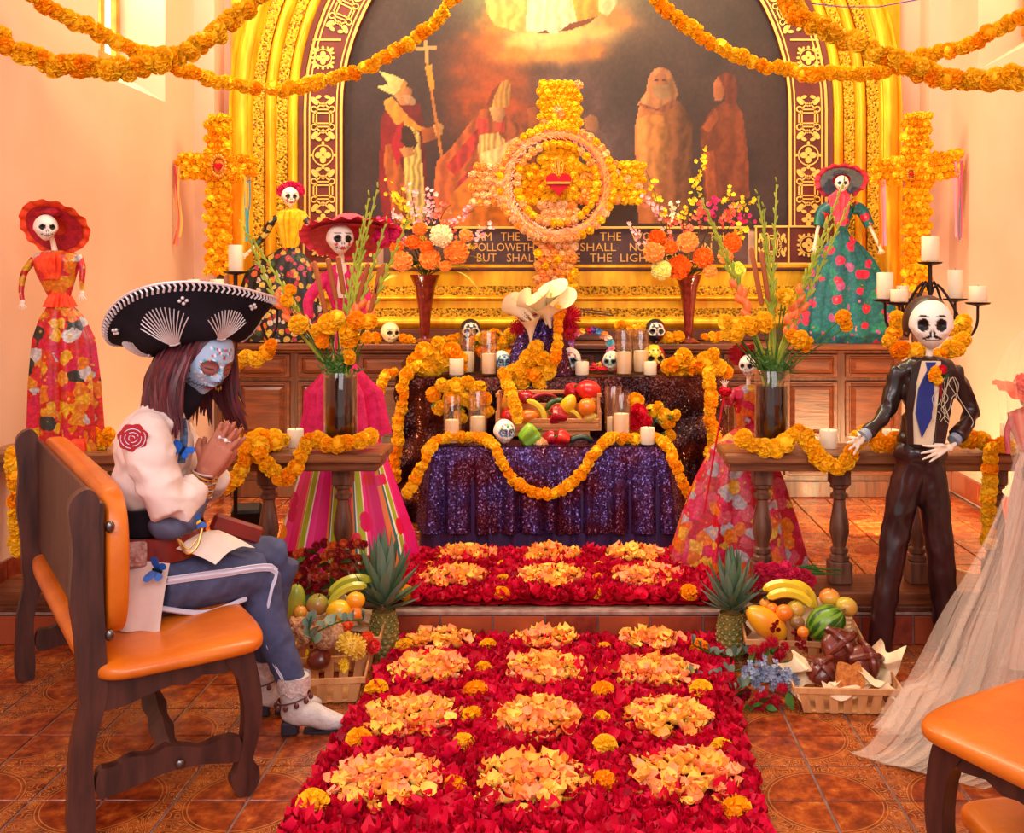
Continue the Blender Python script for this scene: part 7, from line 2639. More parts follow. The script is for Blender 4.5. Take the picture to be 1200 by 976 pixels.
for k in range(8):
    a = .4 + k * .35
    put(pom('paper_rose', M_tul['hot'], n=50, seed=90, wid=.5), 'crown_flower', f.t, f.L(341 + 12 * math.cos(a), 229 - 9 * math.sin(a), .005), rrot(), .030)

# ------------------------------------------------------------------ suited skeleton
M_suit = mat('dark_suit_lacquer', (52, 30, 28), rough=.3, c2=(30, 16, 16), ns=5, bump=.6, bs=9, coat=.25)
M_trou = mat('dark_trouser_lacquer', (62, 24, 26), rough=.28, c2=(30, 14, 16), ns=4, bump=.5, bs=8, coat=.3)
M_shirt = mat('cream_shirt', (240, 214, 176), rough=.6)
M_tie = mat('blue_tie', (24, 54, 140), rough=.35, c2=(16, 36, 110), ns=10)
f = Fig('skeleton_groom', 'standing papier-mache skeleton with moustache in dark suit and blue tie before the right rail', 1070, 769, 3.84, .002, 'figure')
s = f.s
L = f.L


def tubes(mb, pts, rs, n=12, flat=1.0):
    p = spline([L(*q) for q in pts], 12)
    k = len(rs) - 1
    rr_ = []
    for i in range(12):
        x_ = i / 11 * k
        j = min(k - 1, int(x_))
        rr_.append((rs[j] + (rs[j + 1] - rs[j]) * (x_ - j)) * s)
    mb.tube(p, rr_, n, flat=flat)


mb = MB()
tubes(mb, [(1074, 528, 0), (1058, 580, 0), (1044, 650, -.01), (1034, 710, -.02), (1030, 757, -.02)], [19, 18, 16, 14.5, 14])
tubes(mb, [(1084, 528, 0), (1094, 580, 0), (1102, 650, 0), (1108, 710, .01), (1112, 757, .01)], [19, 18, 16.5, 15, 15])
mb.ell(L(1078, 530), (31 * s, .075, 20 * s), 20, 12)
tr = crease(fuse(mb, 'trousers', M_trou, .008, 4), .004, (16, 16, 9))
put(tr, 'trousers', f.t)
mb = MB()
mb.ell(L(1086, 455), (32 * s, .07, 34 * s), 20, 14)
mb.ell(L(1086, 432), (36 * s, .06, 16 * s), 20, 12)
mb.ell(L(1080, 500), (25 * s, .07, 26 * s), 20, 12)
mb.ell(L(1078, 514), (26 * s, .07, 16 * s), 20, 12)
tubes(mb, [(1056, 432, 0), (1048, 452, 0), (1040, 478, -.01)], [12, 11, 9])
tubes(mb, [(1041, 476, -.01), (1026, 492, -.04), (1010, 503, -.07)], [9, 8, 8])
tubes(mb, [(1116, 432, 0), (1127, 455, .01), (1141, 482, .01)], [12, 11, 9])
tubes(mb, [(1141, 480, .01), (1128, 496, -.03), (1113, 508, -.07)], [9, 9, 10])
jk = crease(fuse(mb, 'jacket', M_suit, .007, 4), .0045, (18, 18, 14))
put(jk, 'jacket', f.t)
for c_, e_ in (((1010, 503, -.07), (1004, 507, -.08)), ((1113, 508, -.07), (1108, 512, -.08))):
    MB().tube([L(*c_), L(*e_)], [.024, .026], 14).build('cuff', mat('grey_cuff', (150, 160, 176), rough=.5), f.t)
mb = MB().prism([(L(a, b).x, L(a, b).z) for a, b in ((1070, 420), (1092, 420), (1090, 450), (1086, 500), (1084, 517), (1060, 515), (1060, 480), (1064, 445))], .012, lambda a, b, h: (a, -.076 - h - .01 * math.sin((b - .9) * 8), b))
mb.build('shirt_front', M_shirt, f.t, smooth=False)
mb = MB().prism([(L(a, b).x, L(a, b).z) for a, b in ((1074, 421), (1086, 421), (1083, 430), (1084, 465), (1081, 485), (1070, 507), (1063, 480), (1066, 452), (1076, 430))], .010, lambda a, b, h: (a, -.092 - h, b))
mb.build('tie', M_tie, f.t, smooth=False)
for sg, pts in ((-1, ((1070, 418), (1060, 424), (1052, 470), (1054, 516), (1061, 515), (1060, 480), (1065, 445))), (1, ((1092, 418), (1102, 424), (1106, 465), (1096, 520), (1085, 518), (1087, 495), (1091, 450)))):
    MB().prism([(L(a, b).x, L(a, b).z) for a, b in pts], .012, lambda a, b, h: (a, -.084 - h, b)).build('lapel', M_suit, f.t, smooth=False)
f.limb('neck', [(1088, 424, 0), (1089, 414, 0), (1090, 400, 0)], (4.5, 4), M_bone)
f.skull(1090, 379, 29, .05, skull_mesh('skull', eye=(.23, .26), teeth=False, stache=True, brow=True, nu=96, nv=64), dy=-.01)
mb = MB()
mb.grid(lambda u, v: L(1090, 377, .01) + Vector((math.cos(PI * 2 * u) * math.sin(PI * .62 * v) * 27 * s, math.sin(PI * 2 * u) * math.sin(PI * .62 * v) * 31 * s + .012 + .028 * v, math.cos(PI * .62 * v) * 32 * s)), 40, 14, True)
mb.build('hair', mat('painted_hair', (60, 36, 30), rough=.4), f.sk.parent)
# bony hands resting on the rail and before the hip
MB2 = []
for c_, an, ref in (((1000, 511, -.09), PI + .25, ((985, 506), (983, 513), (986, 521), (992, 527), (996, 500))), ((1100, 518, -.11), PI + .1, ((1068, 515), (1066, 524), (1068, 531), (1076, 534), (1082, 513)))):
    mb = MB()
    c0 = L(*c_)
    mb.ell(c0, (.017, .010, .015), 10, 8)
    mb.tube([c0, L(c_[0] + 9, c_[1] - 4, c_[2] + .015)], [.010, .008], 8)
    for k, (a, b) in enumerate(ref):
        e = L(a, b, c_[2] - .01)
        mid = c0.lerp(e, .55) + Vector((0, -.012, .004))
        k1 = c0.lerp(e, .25)
        mb.tube([c0, k1, mid, c0.lerp(e, .8), e], [.006, .0075, .0065, .0055, .003], 8)
    put(fuse(mb, 'hand', M_bone, .0028, 2), 'hand', f.t)
for px in (1029, 1112):
    mb = MB().ell(L(px - 1, 763, -.035), (.040, .085, .032), 14, 8)
    mb.build('shoe', M_blk, f.t)
bt_ = MB()
for k in range(9):
    x_ = 1096 + R.uniform(-3, 14)
    y_ = 438
    pts = [L(x_, y_, -.10)]
    for q in range(6):
        x_ += R.uniform(-7, 7)
        y_ += 8 + R.uniform(-3, 4)
        pts.append(L(x_, y_, -.104))
    bt_.tube(spline(pts, 20), .0014, 4)
bt_.build('dried_tendrils', mat('pale_tendril', (206, 190, 156), rough=.6), f.t)
for px, py, r, me in ((1084, 432, 7, MG[1]), (1080, 437, 6, MG[1]), (1092, 429, 5, pom('rosebud', M_red, n=50, seed=7, wid=.5)), (1087, 441, 6, MG[0])):
    put(me, 'boutonniere_flower', f.t, L(px, py, -.11), rrot(), r * s)
for k in range(6):
    put(LEAF, 'boutonniere_leaf', f.t, L(1096 + R.uniform(-4, 4), 436 + R.uniform(-4, 6), -.105), (R.uniform(0, 1.5), 0, R.uniform(-2, 2)), .5)
MB().tube([L(1090, 440, -.108), L(1091, 462, -.106)], [.008, .003], 6).build('wine_bud', M_wine, f.t)

# ------------------------------------------------------------------ veiled bride at the right edge
M_tulle = mat_sheer('tulle', (255, 226, 206), .06)
f = Fig('veiled_catrina', 'catrina bride with peach hat under pale tulle at the right edge', 1212, 770, 3.72, .002)
f.loft('gown', [(765, 1228, 50), (700, 1224, 46), (620, 1220, 38), (570, 1216, 30), (530, 1210, 18), (515, 1210, 12)], mat('ivory_gown', (240, 200, 180), rough=.7), 11, .08, .6)
f.loft('bodice', [(515, 1210, 14), (490, 1208, 22), (470, 1208, 26), (462, 1208, 8)], mat('peach_satin', (246, 140, 110), rough=.5, c2=(236, 110, 90), ns=10), 5, .04, .6)
f.limb('arm', [(1186, 474, 0), (1176, 492, -.03), (1175, 515, -.05)], (4, 3), M_tul['rose'])
f.hat(1208, 445, 44, .25, mat('peach_felt', (250, 130, 90), rough=.7, c2=(240, 100, 60), ns=8), None, .4, .04, dy=0, tiltx=.3)
f.skull(1206, 455, 17, .5, dy=-.04)
for k in range(4):
    put(pom('paper_rose', M_salmon, n=60, seed=95, wid=.5), 'hat_rose', f.t, f.L(1186 + 8 * k, 432 + 5 * (k % 2), -.09), rrot(), .035)


def tulle(name, Lf, Rt, seed, amp=.05, nf=9):
    rr = random.Random(seed)
    a = spline([P(*q) for q in Lf], 41)
    b = spline([P(*q) for q in Rt], 41)
    ph = [rr.uniform(0, 6.3) for _ in range(4)]
    mb = MB()

    def fn(u, v):
        i = min(40, int(round(v * 40)))
        p = a[i].lerp(b[i], u)
        w = amp * (.3 + v) * (math.sin(nf * 2 * PI * u + ph[0] + 2 * v) + .5 * math.sin(nf * 5.3 * u + ph[1] - 4 * v) + .35 * math.sin(nf * 11 * u + ph[2] + 3 * v))
        q = p + Vector((.45 * w, -w * .7, 0.25 * w * (v > .8)))
        q.z = max(.008, q.z)
        return q - f.t.location
    return mb.grid(fn, 90, 40).build(name, M_tulle, f.t, angle=3)


tulle('tulle_train', [(1192, 520, 3.62), (1172, 590, 3.58), (1140, 660, 3.50), (1108, 720, 3.40), (1086, 770, 3.30), (1060, 820, 3.18), (1030, 868, 3.06), (1006, 886, 3.02)], [(1240, 520, 3.5), (1260, 600, 3.45), (1270, 700, 3.4), (1270, 780, 3.2), (1270, 850, 3.0), (1230, 900, 2.9), (1180, 915, 2.85), (1150, 925, 2.83)], 1, .035)
tulle('tulle_train', [(1196, 530, 3.58), (1180, 610, 3.52), (1155, 680, 3.44), (1130, 740, 3.32), (1108, 800, 3.2), (1080, 850, 3.1), (1050, 880, 3.02), (1030, 895, 2.98)], [(1240, 530, 3.5), (1250, 600, 3.4), (1250, 700, 3.3), (1250, 800, 3.1), (1220, 860, 3.0), (1180, 900, 2.92), (1130, 905, 2.95), (1100, 900, 2.97)], 2, .04, 6)
tulle('tulle_train', [(1188, 550, 3.64), (1150, 650, 3.56), (1118, 720, 3.46), (1082, 790, 3.36), (1056, 800, 3.3), (1040, 830, 3.2), (1036, 842, 3.15), (1030, 850, 3.12)], [(1230, 540, 3.6), (1220, 650, 3.5), (1190, 740, 3.4), (1160, 800, 3.3), (1140, 840, 3.2), (1120, 860, 3.12), (1090, 870, 3.08), (1070, 876, 3.06)], 3, .03, 7)
tulle('veil', [(1200, 385, 3.60), (1178, 405, 3.58), (1166, 440, 3.56), (1172, 480, 3.56), (1184, 520, 3.56), (1196, 560, 3.56)], [(1225, 385, 3.6), (1250, 410, 3.55), (1260, 450, 3.5), (1260, 490, 3.5), (1255, 530, 3.5), (1250, 580, 3.5)], 4, .012, 8)
# ------------------------------------------------------------------ the seated woman
M_jkt = mat('ivory_jacket', (240, 218, 208), rough=.7, c2=(230, 204, 194), ns=6, bump=.6, bs=9, spec=.2)
M_jean = mat('slate_trousers', (84, 88, 122), rough=.75, c2=(72, 76, 108), ns=30, spec=.2)
M_strip = mat('pale_stripe', (216, 214, 236), rough=.6)
M_skin = mat('skin', (186, 108, 84), rough=.5, spec=.35)
M_nail = mat('nail', (226, 140, 130), rough=.3)
M_lthr = mat('red_brown_leather', (140, 34, 24), rough=.35, c2=(104, 22, 18), ns=7, bump=.1, coat=.3)
M_lin = mat('slate_lining', (78, 78, 104), rough=.6)
M_blackv = mat('black_velvet', (34, 26, 34), rough=.85, c2=(24, 18, 26), ns=10, spec=.15)
M_silver = mat('silver_thread', (222, 206, 206), rough=.4, metal=.25)
M_goldj = mat('gold_jewellery', (222, 170, 96), rough=.3, metal=.8)
M_hair = mat('auburn_hair', (104, 26, 38), rough=.42, c2=(52, 14, 24), ns=10, stretch=(9, 9, 1), spec=.5)
M_blue = mat('butterfly_blue', (10, 104, 206), rough=.4, c2=(6, 70, 160), ns=30)
V = Vector
wm = thing('person', 'seated woman in black sombrero with skull face paint, palms pressed together', 'person', (-1.27, 3.05, .46))
O = wm.location.copy()


def wtube(mb, pts, rs, n=16, k=14, flat=1.0, up=None):
    p = spline([V(q) - O for q in pts], k)
    m_ = len(rs) - 1
    rr_ = []
    for i in range(k):
        x_ = i / (k - 1) * m_
        j = min(m_ - 1, int(x_))
        rr_.append(rs[j] + (rs[j + 1] - rs[j]) * (x_ - j))
    return mb.tube(p, rr_, n, flat=flat, up=up)


def we(mb, c, r, rot=None, n=20, m=14):
    return mb.ell(V(c) - O, r, n, m, rot)


yaw = math.atan2(.3, .95)
RZ = Matrix.Rotation(yaw, 4, 'Z')
hipR, hipL = V((-1.235, 2.96, .545)), V((-1.285, 3.15, .545))
knR, knL = V((-1.005, 3.20, .505)), V((-.985, 3.37, .510))
anR, anL = V((-.885, 3.20, .13)), V((-1.02, 3.34, .14))
# trousers: one continuous surface over hips, thighs and calves
mb = MB()
we(mb, (-1.29, 3.05, .545), (.135, .165, .095), RZ)
we(mb, (-1.285, 3.055, .60), (.115, .15, .10), RZ)
for h_, k_, a_ in ((hipR, knR, anR), (hipL, knL, anL)):
    wtube(mb, (h_, h_.lerp(k_, .5) + V((0, 0, .006)), k_), (.094, .088, .066))
    wtube(mb, (k_, k_.lerp(a_, .35) + V((-.02, -.004, 0)), a_), (.064, .056, .040))
put(crease(fuse(mb, 'trousers', M_jean, .009, 6), .003, (16, 16, 16)), 'trousers', wm)
mb = MB()
for h_, k_, a_, sd in ((hipR, knR, anR, V((.52, -.60, 0)).normalized()),):
    pts = [h_ + sd * .094 + V((0, 0, .03)), h_.lerp(k_, .5) + sd * .088 + V((0, 0, .035)), k_ + sd * .060 + V((.02, 0, .03)), k_ + sd * .052 + V((.015, -.01, -.05)), k_.lerp(a_, .5) + V((-.028, -.050, 0)), a_ + V((-.012, -.040, .02))]
    p = spline([q - O for q in pts], 30)
    mb.ribbon(p, .020, (.3, .3, 1))
    mb.tube(p, .005, 5)
    mb.tube([q + V((0, -.002, .012)) for q in p], .0022, 5)
mb.tube(spline([V((-1.2, 2.885, .50)) - O, V((-1.10, 2.99, .452)) - O, V((-1.02, 3.11, .455)) - O], 14), .008, 6)
mb.build('side_stripe', M_strip, wm)

# jacket: torso and both sleeves in one skin
sR, sL = V((-1.245, 2.915, .985)), V((-1.325, 3.235, .985))
elR, elL = V((-1.165, 2.90, .765)), V((-1.21, 3.30, .76))
wrR, wrL = V((-1.115, 3.035, .855)), V((-1.105, 3.115, .85))
mb = MB()
we(mb, (-1.285, 3.07, .93), (.112, .155, .125), RZ)
we(mb, (-1.295, 3.07, .82), (.112, .140, .12), RZ)
we(mb, (-1.27, 3.075, 1.01), (.085, .165, .052), RZ)
wtube(mb, (V((-1.26, 3.075, 1.02)), V((-1.225, 3.085, 1.075))), (.075, .05))
for s_0, e_, w_ in ((sR, elR, wrR), (sL, elL, wrL)):
    wtube(mb, (s_0 + (V((-1.27, 3.075, 1.0)) - s_0) * .25, s_0, s_0.lerp(e_, .5) + V((-.006, 0, 0)), e_), (.060, .068, .062, .052))
    wtube(mb, (e_, e_.lerp(w_, .72)), (.054, .046))
put(crease(fuse(mb, 'jacket', M_jkt, .007, 4), .0045, (13, 13, 17), 3.3), 'jacket', wm)
# sleeve lining showing at the elbow, cuff
mb = MB()
we(mb, elR + V((-.02, .006, -.040)), (.055, .036, .034), (0, .3, 0))
wtube(mb, (elR + V((.03, .01, -.042)), elR.lerp(wrR, .75) + V((.012, 0, -.04))), (.034, .024))
we(mb, (-1.36, 3.03, .735), (.06, .10, .05))
put(crease(fuse(mb, 'sleeve_lining', M_lin, .007, 4), .004), 'sleeve_lining', wm)
# waistcoat band and belt
def wband(name, m, z0, z1, c, rx, ry, out=.004, n=48, tilt=0.0):
    mb = MB()
    rows = [z0, z0 + .004, z1 - .004, z1]
    mb.T = Matrix.Translation(V(c) - O) @ RZ
    vs = []
    for j, z in enumerate(rows):
        e = 0 if j in (0, 3) else out
        for i in range(n):
            a = 2 * PI * i / n
            vs.append((rx * math.cos(a) * (1 + e / rx), ry * math.sin(a) * (1 + e / ry), z + tilt * math.cos(a)))
    mb.add(vs, [(j * n + i, j * n + (i + 1) % n, (j + 1) * n + (i + 1) % n, (j + 1) * n + i) for j in range(3) for i in range(n)])
    return mb.build(name, m, wm)


wband('corset', M_blackv, .69, .77, (-1.295, 3.065, 0), .112, .150)
belt = wband('belt', M_lthr, .615, .695, (-1.275, 3.06, 0), .136, .170, .006)
MB().box(V((-1.265, 2.875, .655)) - O, (.075, .012, .075), .006, (0, 0, .25)).box(V((-1.262, 2.868, .655)) - O, (.045, .008, .045), .004, (0, 0, .25)).build('buckle', mat('tooled_leather', (150, 92, 82), rough=.35, c2=(210, 170, 160), ns=60, bump=.4), belt)
# jacket tail over the hip and the shirt tail in the lap
def cloth_patch(name, m, q, bulge, seed, wave=.008):
    a, b, c, d = (V(x) - O for x in q)
    bl = V(bulge)
    return MB().grid(lambda u, v: (a.lerp(b, u)).lerp(d.lerp(c, u), v) + bl * math.sin(PI * (.08 + .84 * u)) * math.sin(PI * (.15 + .6 * v)) + V((.3, -1, 0)) * wave * math.sin(17 * u + seed + 3 * v) * v, 24, 18).build(name, m, wm, angle=2)


cloth_patch('jacket_tail', M_jkt, ((-1.435, 2.99, .64), (-1.16, 2.885, .63), (-1.165, 2.835, .455), (-1.375, 2.87, .465)), (-.01, -.055, 0), 1)
cloth_patch('jacket_tail', M_jkt, ((-1.46, 3.10, .64), (-1.42, 2.965, .64), (-1.37, 2.88, .462), (-1.43, 2.99, .47)), (-.03, -.02, 0), 2)
cloth_patch('shirt_tail', M_jkt, ((-1.16, 2.92, .655), (-1.10, 3.10, .665), (-1.0, 3.14, .595), (-1.06, 2.96, .595)), (.0, -.0, .045), 3, .004)
# holster
hb = MB().box(V((-1.065, 3.16, .66)) - O, (.16, .03, .055), .008, (0, .42, .55))
hb.build('holster', M_lthr, belt)
MB().tube(spline([V((-1.15, 2.90, .70)) - O, V((-1.12, 2.895, .655)) - O, V((-1.095, 2.91, .67)) - O, V((-1.09, 2.94, .72)) - O], 20), .004, 6).tube(spline([V((-1.14, 2.90, .69)) - O, V((-1.115, 2.89, .667)) - O, V((-1.095, 2.91, .69)) - O], 16), .003, 6).build('chain', M_goldj, belt)

# embroidered rose on the near sleeve
M_rose = mat('rose_embroidery', (176, 20, 30), rough=.6)
rc = V((-1.252, 2.846, .995)) - O
mb = MB()
mb.T = Matrix.Translation(rc) @ Euler((.12, .1, .12)).to_matrix().to_4x4()
mb.lathe([(.001, 0), (.036, 0), (.040, .003), (.037, .006), (.001, .0068)], 24, fn=lambda r, z, a, i: r * (1 + .07 * math.sin(7 * a)))
mb.v = [tuple(V(v)) for v in mb.v]
mb2 = MB()
T_ = Matrix.Translation(rc) @ Euler((PI / 2 + .08, 0, .22)).to_matrix().to_4x4()
mb2.T = T_
mb2.lathe([(.001, .002), (.036, .002), (.040, .004), (.037, .008), (.001, .009)], 28, fn=lambda r, z, a, i: r * (1 + .07 * math.sin(7 * a)))
ro = mb2.build('rose_patch', M_rose, wm)
mb = MB()
mb.T = T_
for k in range(9):
    a0 = k * 2.2
    r_ = .006 + .0036 * k
    mb.tube([(r_ * math.cos(a0 + t * .35), r_ * math.sin(a0 + t * .35) * .95, .0095) for t in range(6)], .0012, 4)
mb.build('stitching', M_strip, ro)

# hands: palm and five bent fingers each, palms pressed together
Dh = (V((-1.035, 3.075, 1.01)) - V((-1.118, 3.06, .865))).normalized()
Nh = V((0.12, .98, -.05)).normalized()
Ah = Nh.cross(Dh).normalized()
if Ah.x > 0:
    Ah = -Ah


def hand(w0, side):
    """side -1: near (right) hand, +1: far hand"""
    c = V(w0) - O
    n_ = Nh * side
    mb = MB()

    def q(a, d_, n):
        return c + Ah * a + Dh * d_ + n_ * n
    # palm
    for a in (-.030, -.014, .004, .022):
        mb.tube([q(a * .6, -.012, .0), q(a, .035, .001), q(a * 1.12, .082, 0)], [.017, .0165, .0135], 10)
    mb.ell(q(.026, .040, -.004), (.017, .017, .03), 12, 8)
    nails = MB()
    for k, (a, L_, sp) in enumerate(((.027, .066, .10), (.009, .075, .03), (-.010, .070, -.10), (-.028, .054, -.26))):
        b0 = q(a, .078, 0)
        dr = (Dh + Ah * sp).normalized()
        p1, p2, p3 = b0 + dr * L_ * .42, b0 + dr * L_ * .74 - n_ * .001, b0 + dr * L_ - n_ * .0005
        mb.tube([b0 - dr * .01, b0, p1, p1.lerp(p2, .5), p2, p3], [.0095, .0096, .0086, .0084, .0078, .0058], 10)
        nails.ell(p3 - dr * .004 + n_ * .0052, (.0045, .0022, .006), 8, 5, dr.to_track_quat('Z', 'Y').to_matrix().to_4x4())
    t0 = q(.030, .022, -.002)
    dt = (Dh * .55 + Ah * .85).normalized()
    mb.tube([q(.018, .006, 0), t0 + dt * .012, t0 + dt * .036, t0 + dt * .036 + (Dh * .95 + Ah * .25).normalized() * .028], [.014, .0125, .0105, .0072], 10)
    # wrist and forearm stub into the sleeve
    mb.tube([q(0, -.085, .0), q(0, -.04, 0), q(0, .0, 0)], [.026, .023, .022], 14)
    o = put(fuse(mb, 'hand', M_skin, .0034, 2, .4), 'hand', wm)
    nails.build('nails', M_nail, o)
    return q


W0 = V((-1.118, 3.045, .868))
q1 = hand(W0, -1)
q2 = hand(W0 + Nh * .036, 1)
for a, d_, m_ in ((.011, .104, M_silver), (-.011, .106, mat('white_stone', (250, 240, 236), rough=.2))):
    c = q1(a, d_, 0)
    MB().tube([c + (Ah * math.cos(t) + Nh * math.sin(t)) * .0105 for t in [2 * PI * k / 16 for k in range(16)]], .0018, 6, closed=True).ell(c - Nh * .012, (.006, .004, .006), 10, 6).build('ring', m_, wm)
for k in range(11):
    for sd, w_ in ((0, 0), (1, .036)):
        c = W0 + Nh * w_ - Dh * (.012 + .0075 * k) - O
        r_ = .030 + .0012 * k + R.uniform(0, .003)
        tl = R.uniform(-.25, .25)
        mb = MB().tube([c + (Ah * math.cos(t) + Nh * math.sin(t)) * r_ + Dh * tl * .03 * math.cos(t) for t in [2 * PI * j / 24 for j in range(24)]], .0028, 6, closed=True)
        mb.build('bangle', M_goldj if k % 3 else M_silver, wm)

# butterflies
def butterfly(c, s, rz, ry):
    mb = MB()
    mb.T = Matrix.Translation(V(c) - O) @ Euler((0, ry, rz)).to_matrix().to_4x4()
    for e in (-1, 1):
        mb.prism(outline([(0, 0), (e * s * .3, s * .55), (e * s * .9, s * .75), (e * s, s * .35), (e * s * .5, 0)], 3), .002, lambda a, b, h: (a, -h - abs(a) * .4, b))
        mb.prism(outline([(0, 0), (e * s * .6, 0), (e * s * .7, -s * .4), (e * s * .3, -s * .55)], 3), .002, lambda a, b, h: (a, -h - abs(a) * .4, b))
    o = mb.build('butterfly', M_blue, wm)
    m2 = MB()
    m2.T = mb.T
    m2.tube([(0, -.004, -s * .4), (0, -.006, s * .4)], .004, 6)
    m2.build('butterfly_body', M_blackv if s > .03 else M_yel, o)


butterfly((-1.155, 2.955, .94), .032, .2, .5)
butterfly((-1.175, 2.83, .625), .036, .1, -1.2)
butterfly((-1.10, 2.93, .735), .022, .3, 1.0)
MB().ribbon(spline([V((-1.17, 2.99, 1.03)) - O, V((-1.158, 2.975, .98)) - O, V((-1.162, 2.965, .90)) - O], 10), .022, (1, .2, 0)).build('beaded_tie', mat('blue_beads', (60, 90, 130), rough=.3, c2=(30, 20, 30), ns=90), wm)

# boots
M_boot = mat('ivory_boot', (226, 212, 208), rough=.5, c2=(206, 190, 186), ns=40, bump=.3, bs=90)
M_sole = mat('boot_sole', (44, 38, 52), rough=.5)
for (a_, yw) in ((anR, .12), (anL, .25)):
    bt = MB()
    base = V((a_.x, a_.y, 0.0)) - O
    M_ = Matrix.Translation(base) @ Matrix.Rotation(yw, 4, 'Z')
    bt.T = M_
    bt.tube(spline([(-.012, 0, .185), (-.012, 0, .12), (-.004, 0, .075)], 8), [.050, .049, .047, .045, .043, .042, .041, .042], 16)
    bt.tube(spline([(-.016, 0, .065), (.04, 0, .060), (.085, 0, .040), (.135, 0, .028), (.172, 0, .020)], 14), [.036, .039, .039, .038, .037, .036, .035, .033, .031, .028, .025, .021, .016, .008], 16)
    bt.ell((-.018, 0, .07), (.036, .034, .036), 14, 9)
    bo = put(fuse(bt, 'boot', M_boot, .006, 3), 'boot', wm)
    sl = MB()
    sl.T = M_
    sl.prism(outline([(.03, -.020), (.10, -.026), (.15, -.018), (.180, 0), (.15, .018), (.10, .026), (.03, .020), (.02, 0)], 4), .008, lambda a, b, h: (a, b, .003 + h + .02 * max(0, .06 - a)))
    sl.box((-.022, 0, .022), (.052, .052, .044), .006)
    sl.build('heel_and_sole', M_sole, bo, angle=.5)
    cn = MB()
    cn.T = M_
    ring_ = [(.052 * math.cos(t) - .012, .050 * math.sin(t), .115 + .012 * math.cos(t)) for t in [2 * PI * k / 20 for k in range(20)]]
    cn.tube(ring_, .0025, 6, closed=True)
    for k in range(10):
        p_ = ring_[k * 2]
        cn.ell((p_[0] * 1.04, p_[1] * 1.06, p_[2] - .012), (.008, .004, .010), 8, 6)
    cn.build('coin_chain', mat('copper_coins', (120, 76, 76), rough=.35, metal=.6), bo)
    lc = MB()
    lc.T = M_
    lc.grid(lambda u, v: ((.0535 - .002 * v) * math.cos(2 * PI * u) - .012, .0535 * math.sin(2 * PI * u), .188 - .05 * v * (1 + .15 * math.sin(14 * PI * u))), 56, 5, True)
    lc.build('lace_trim', mat('lace', (236, 214, 210), rough=.8, c2=(196, 170, 166), ns=80, bump=.6, bs=120), bo)

# head, painted as a sugar skull
HC_ = V((-1.152, 3.105, 1.205))
fv = V((.74, -.52, -.40)).normalized()
yv = -fv
zv = V((.10, .06, 1)); zv = (zv - yv * zv.dot(yv)).normalized()
xv = yv.cross(zv).normalized()
HM = Matrix((xv, yv, zv)).transposed()
mb = MB()
mb.grid(lambda u, v: (math.sin(PI * v) * math.sin(2 * PI * u), math.sin(PI * v) * math.cos(2 * PI * u), -math.cos(PI * v)), 150, 110, True)
me = mb.mesh('head', mat_vcol('face_paint', .45), angle=3)
n = np.array(mb.v)
x, y, z = n[:, 0], n[:, 1].copy(), n[:, 2]
t = np.clip((-.05 - z) / .95, 0, 1)
X_ = x * .70 * (1 - .34 * t ** 1.3)
Y_ = np.where(y > 0, y * (.98 - .55 * t), y * (.86 - .02 * t))
front = y < 0
G = lambda cx, cz, sx, sz: np.exp(-(((X_ - cx) / sx) ** 2 + ((z - cz) / sz) ** 2)) * front
Y_ = Y_ + .085 * (G(-.27, .04, .15, .10) + G(.27, .04, .15, .10)) - .05 * (G(-.27, .02, .09, .06) + G(.27, .02, .09, .06))
Y_ = Y_ - .20 * G(0, -.24, .085, .11) - .10 * G(0, -.06, .06, .16) - .05 * (G(-.08, -.28, .06, .06) + G(.08, -.28, .06, .06))
Y_ = Y_ - .075 * G(0, -.49, .17, .045) - .07 * G(0, -.58, .14, .045) + .04 * G(0, -.535, .2, .015) - .08 * G(0, -.84, .16, .13)
Y_ = Y_ - .04 * (G(-.42, -.16, .16, .14) + G(.42, -.16, .16, .14)) - .03 * (G(-.26, .22, .16, .06) + G(.26, .22, .16, .06))
q = np.stack([X_, Y_, z], 1)


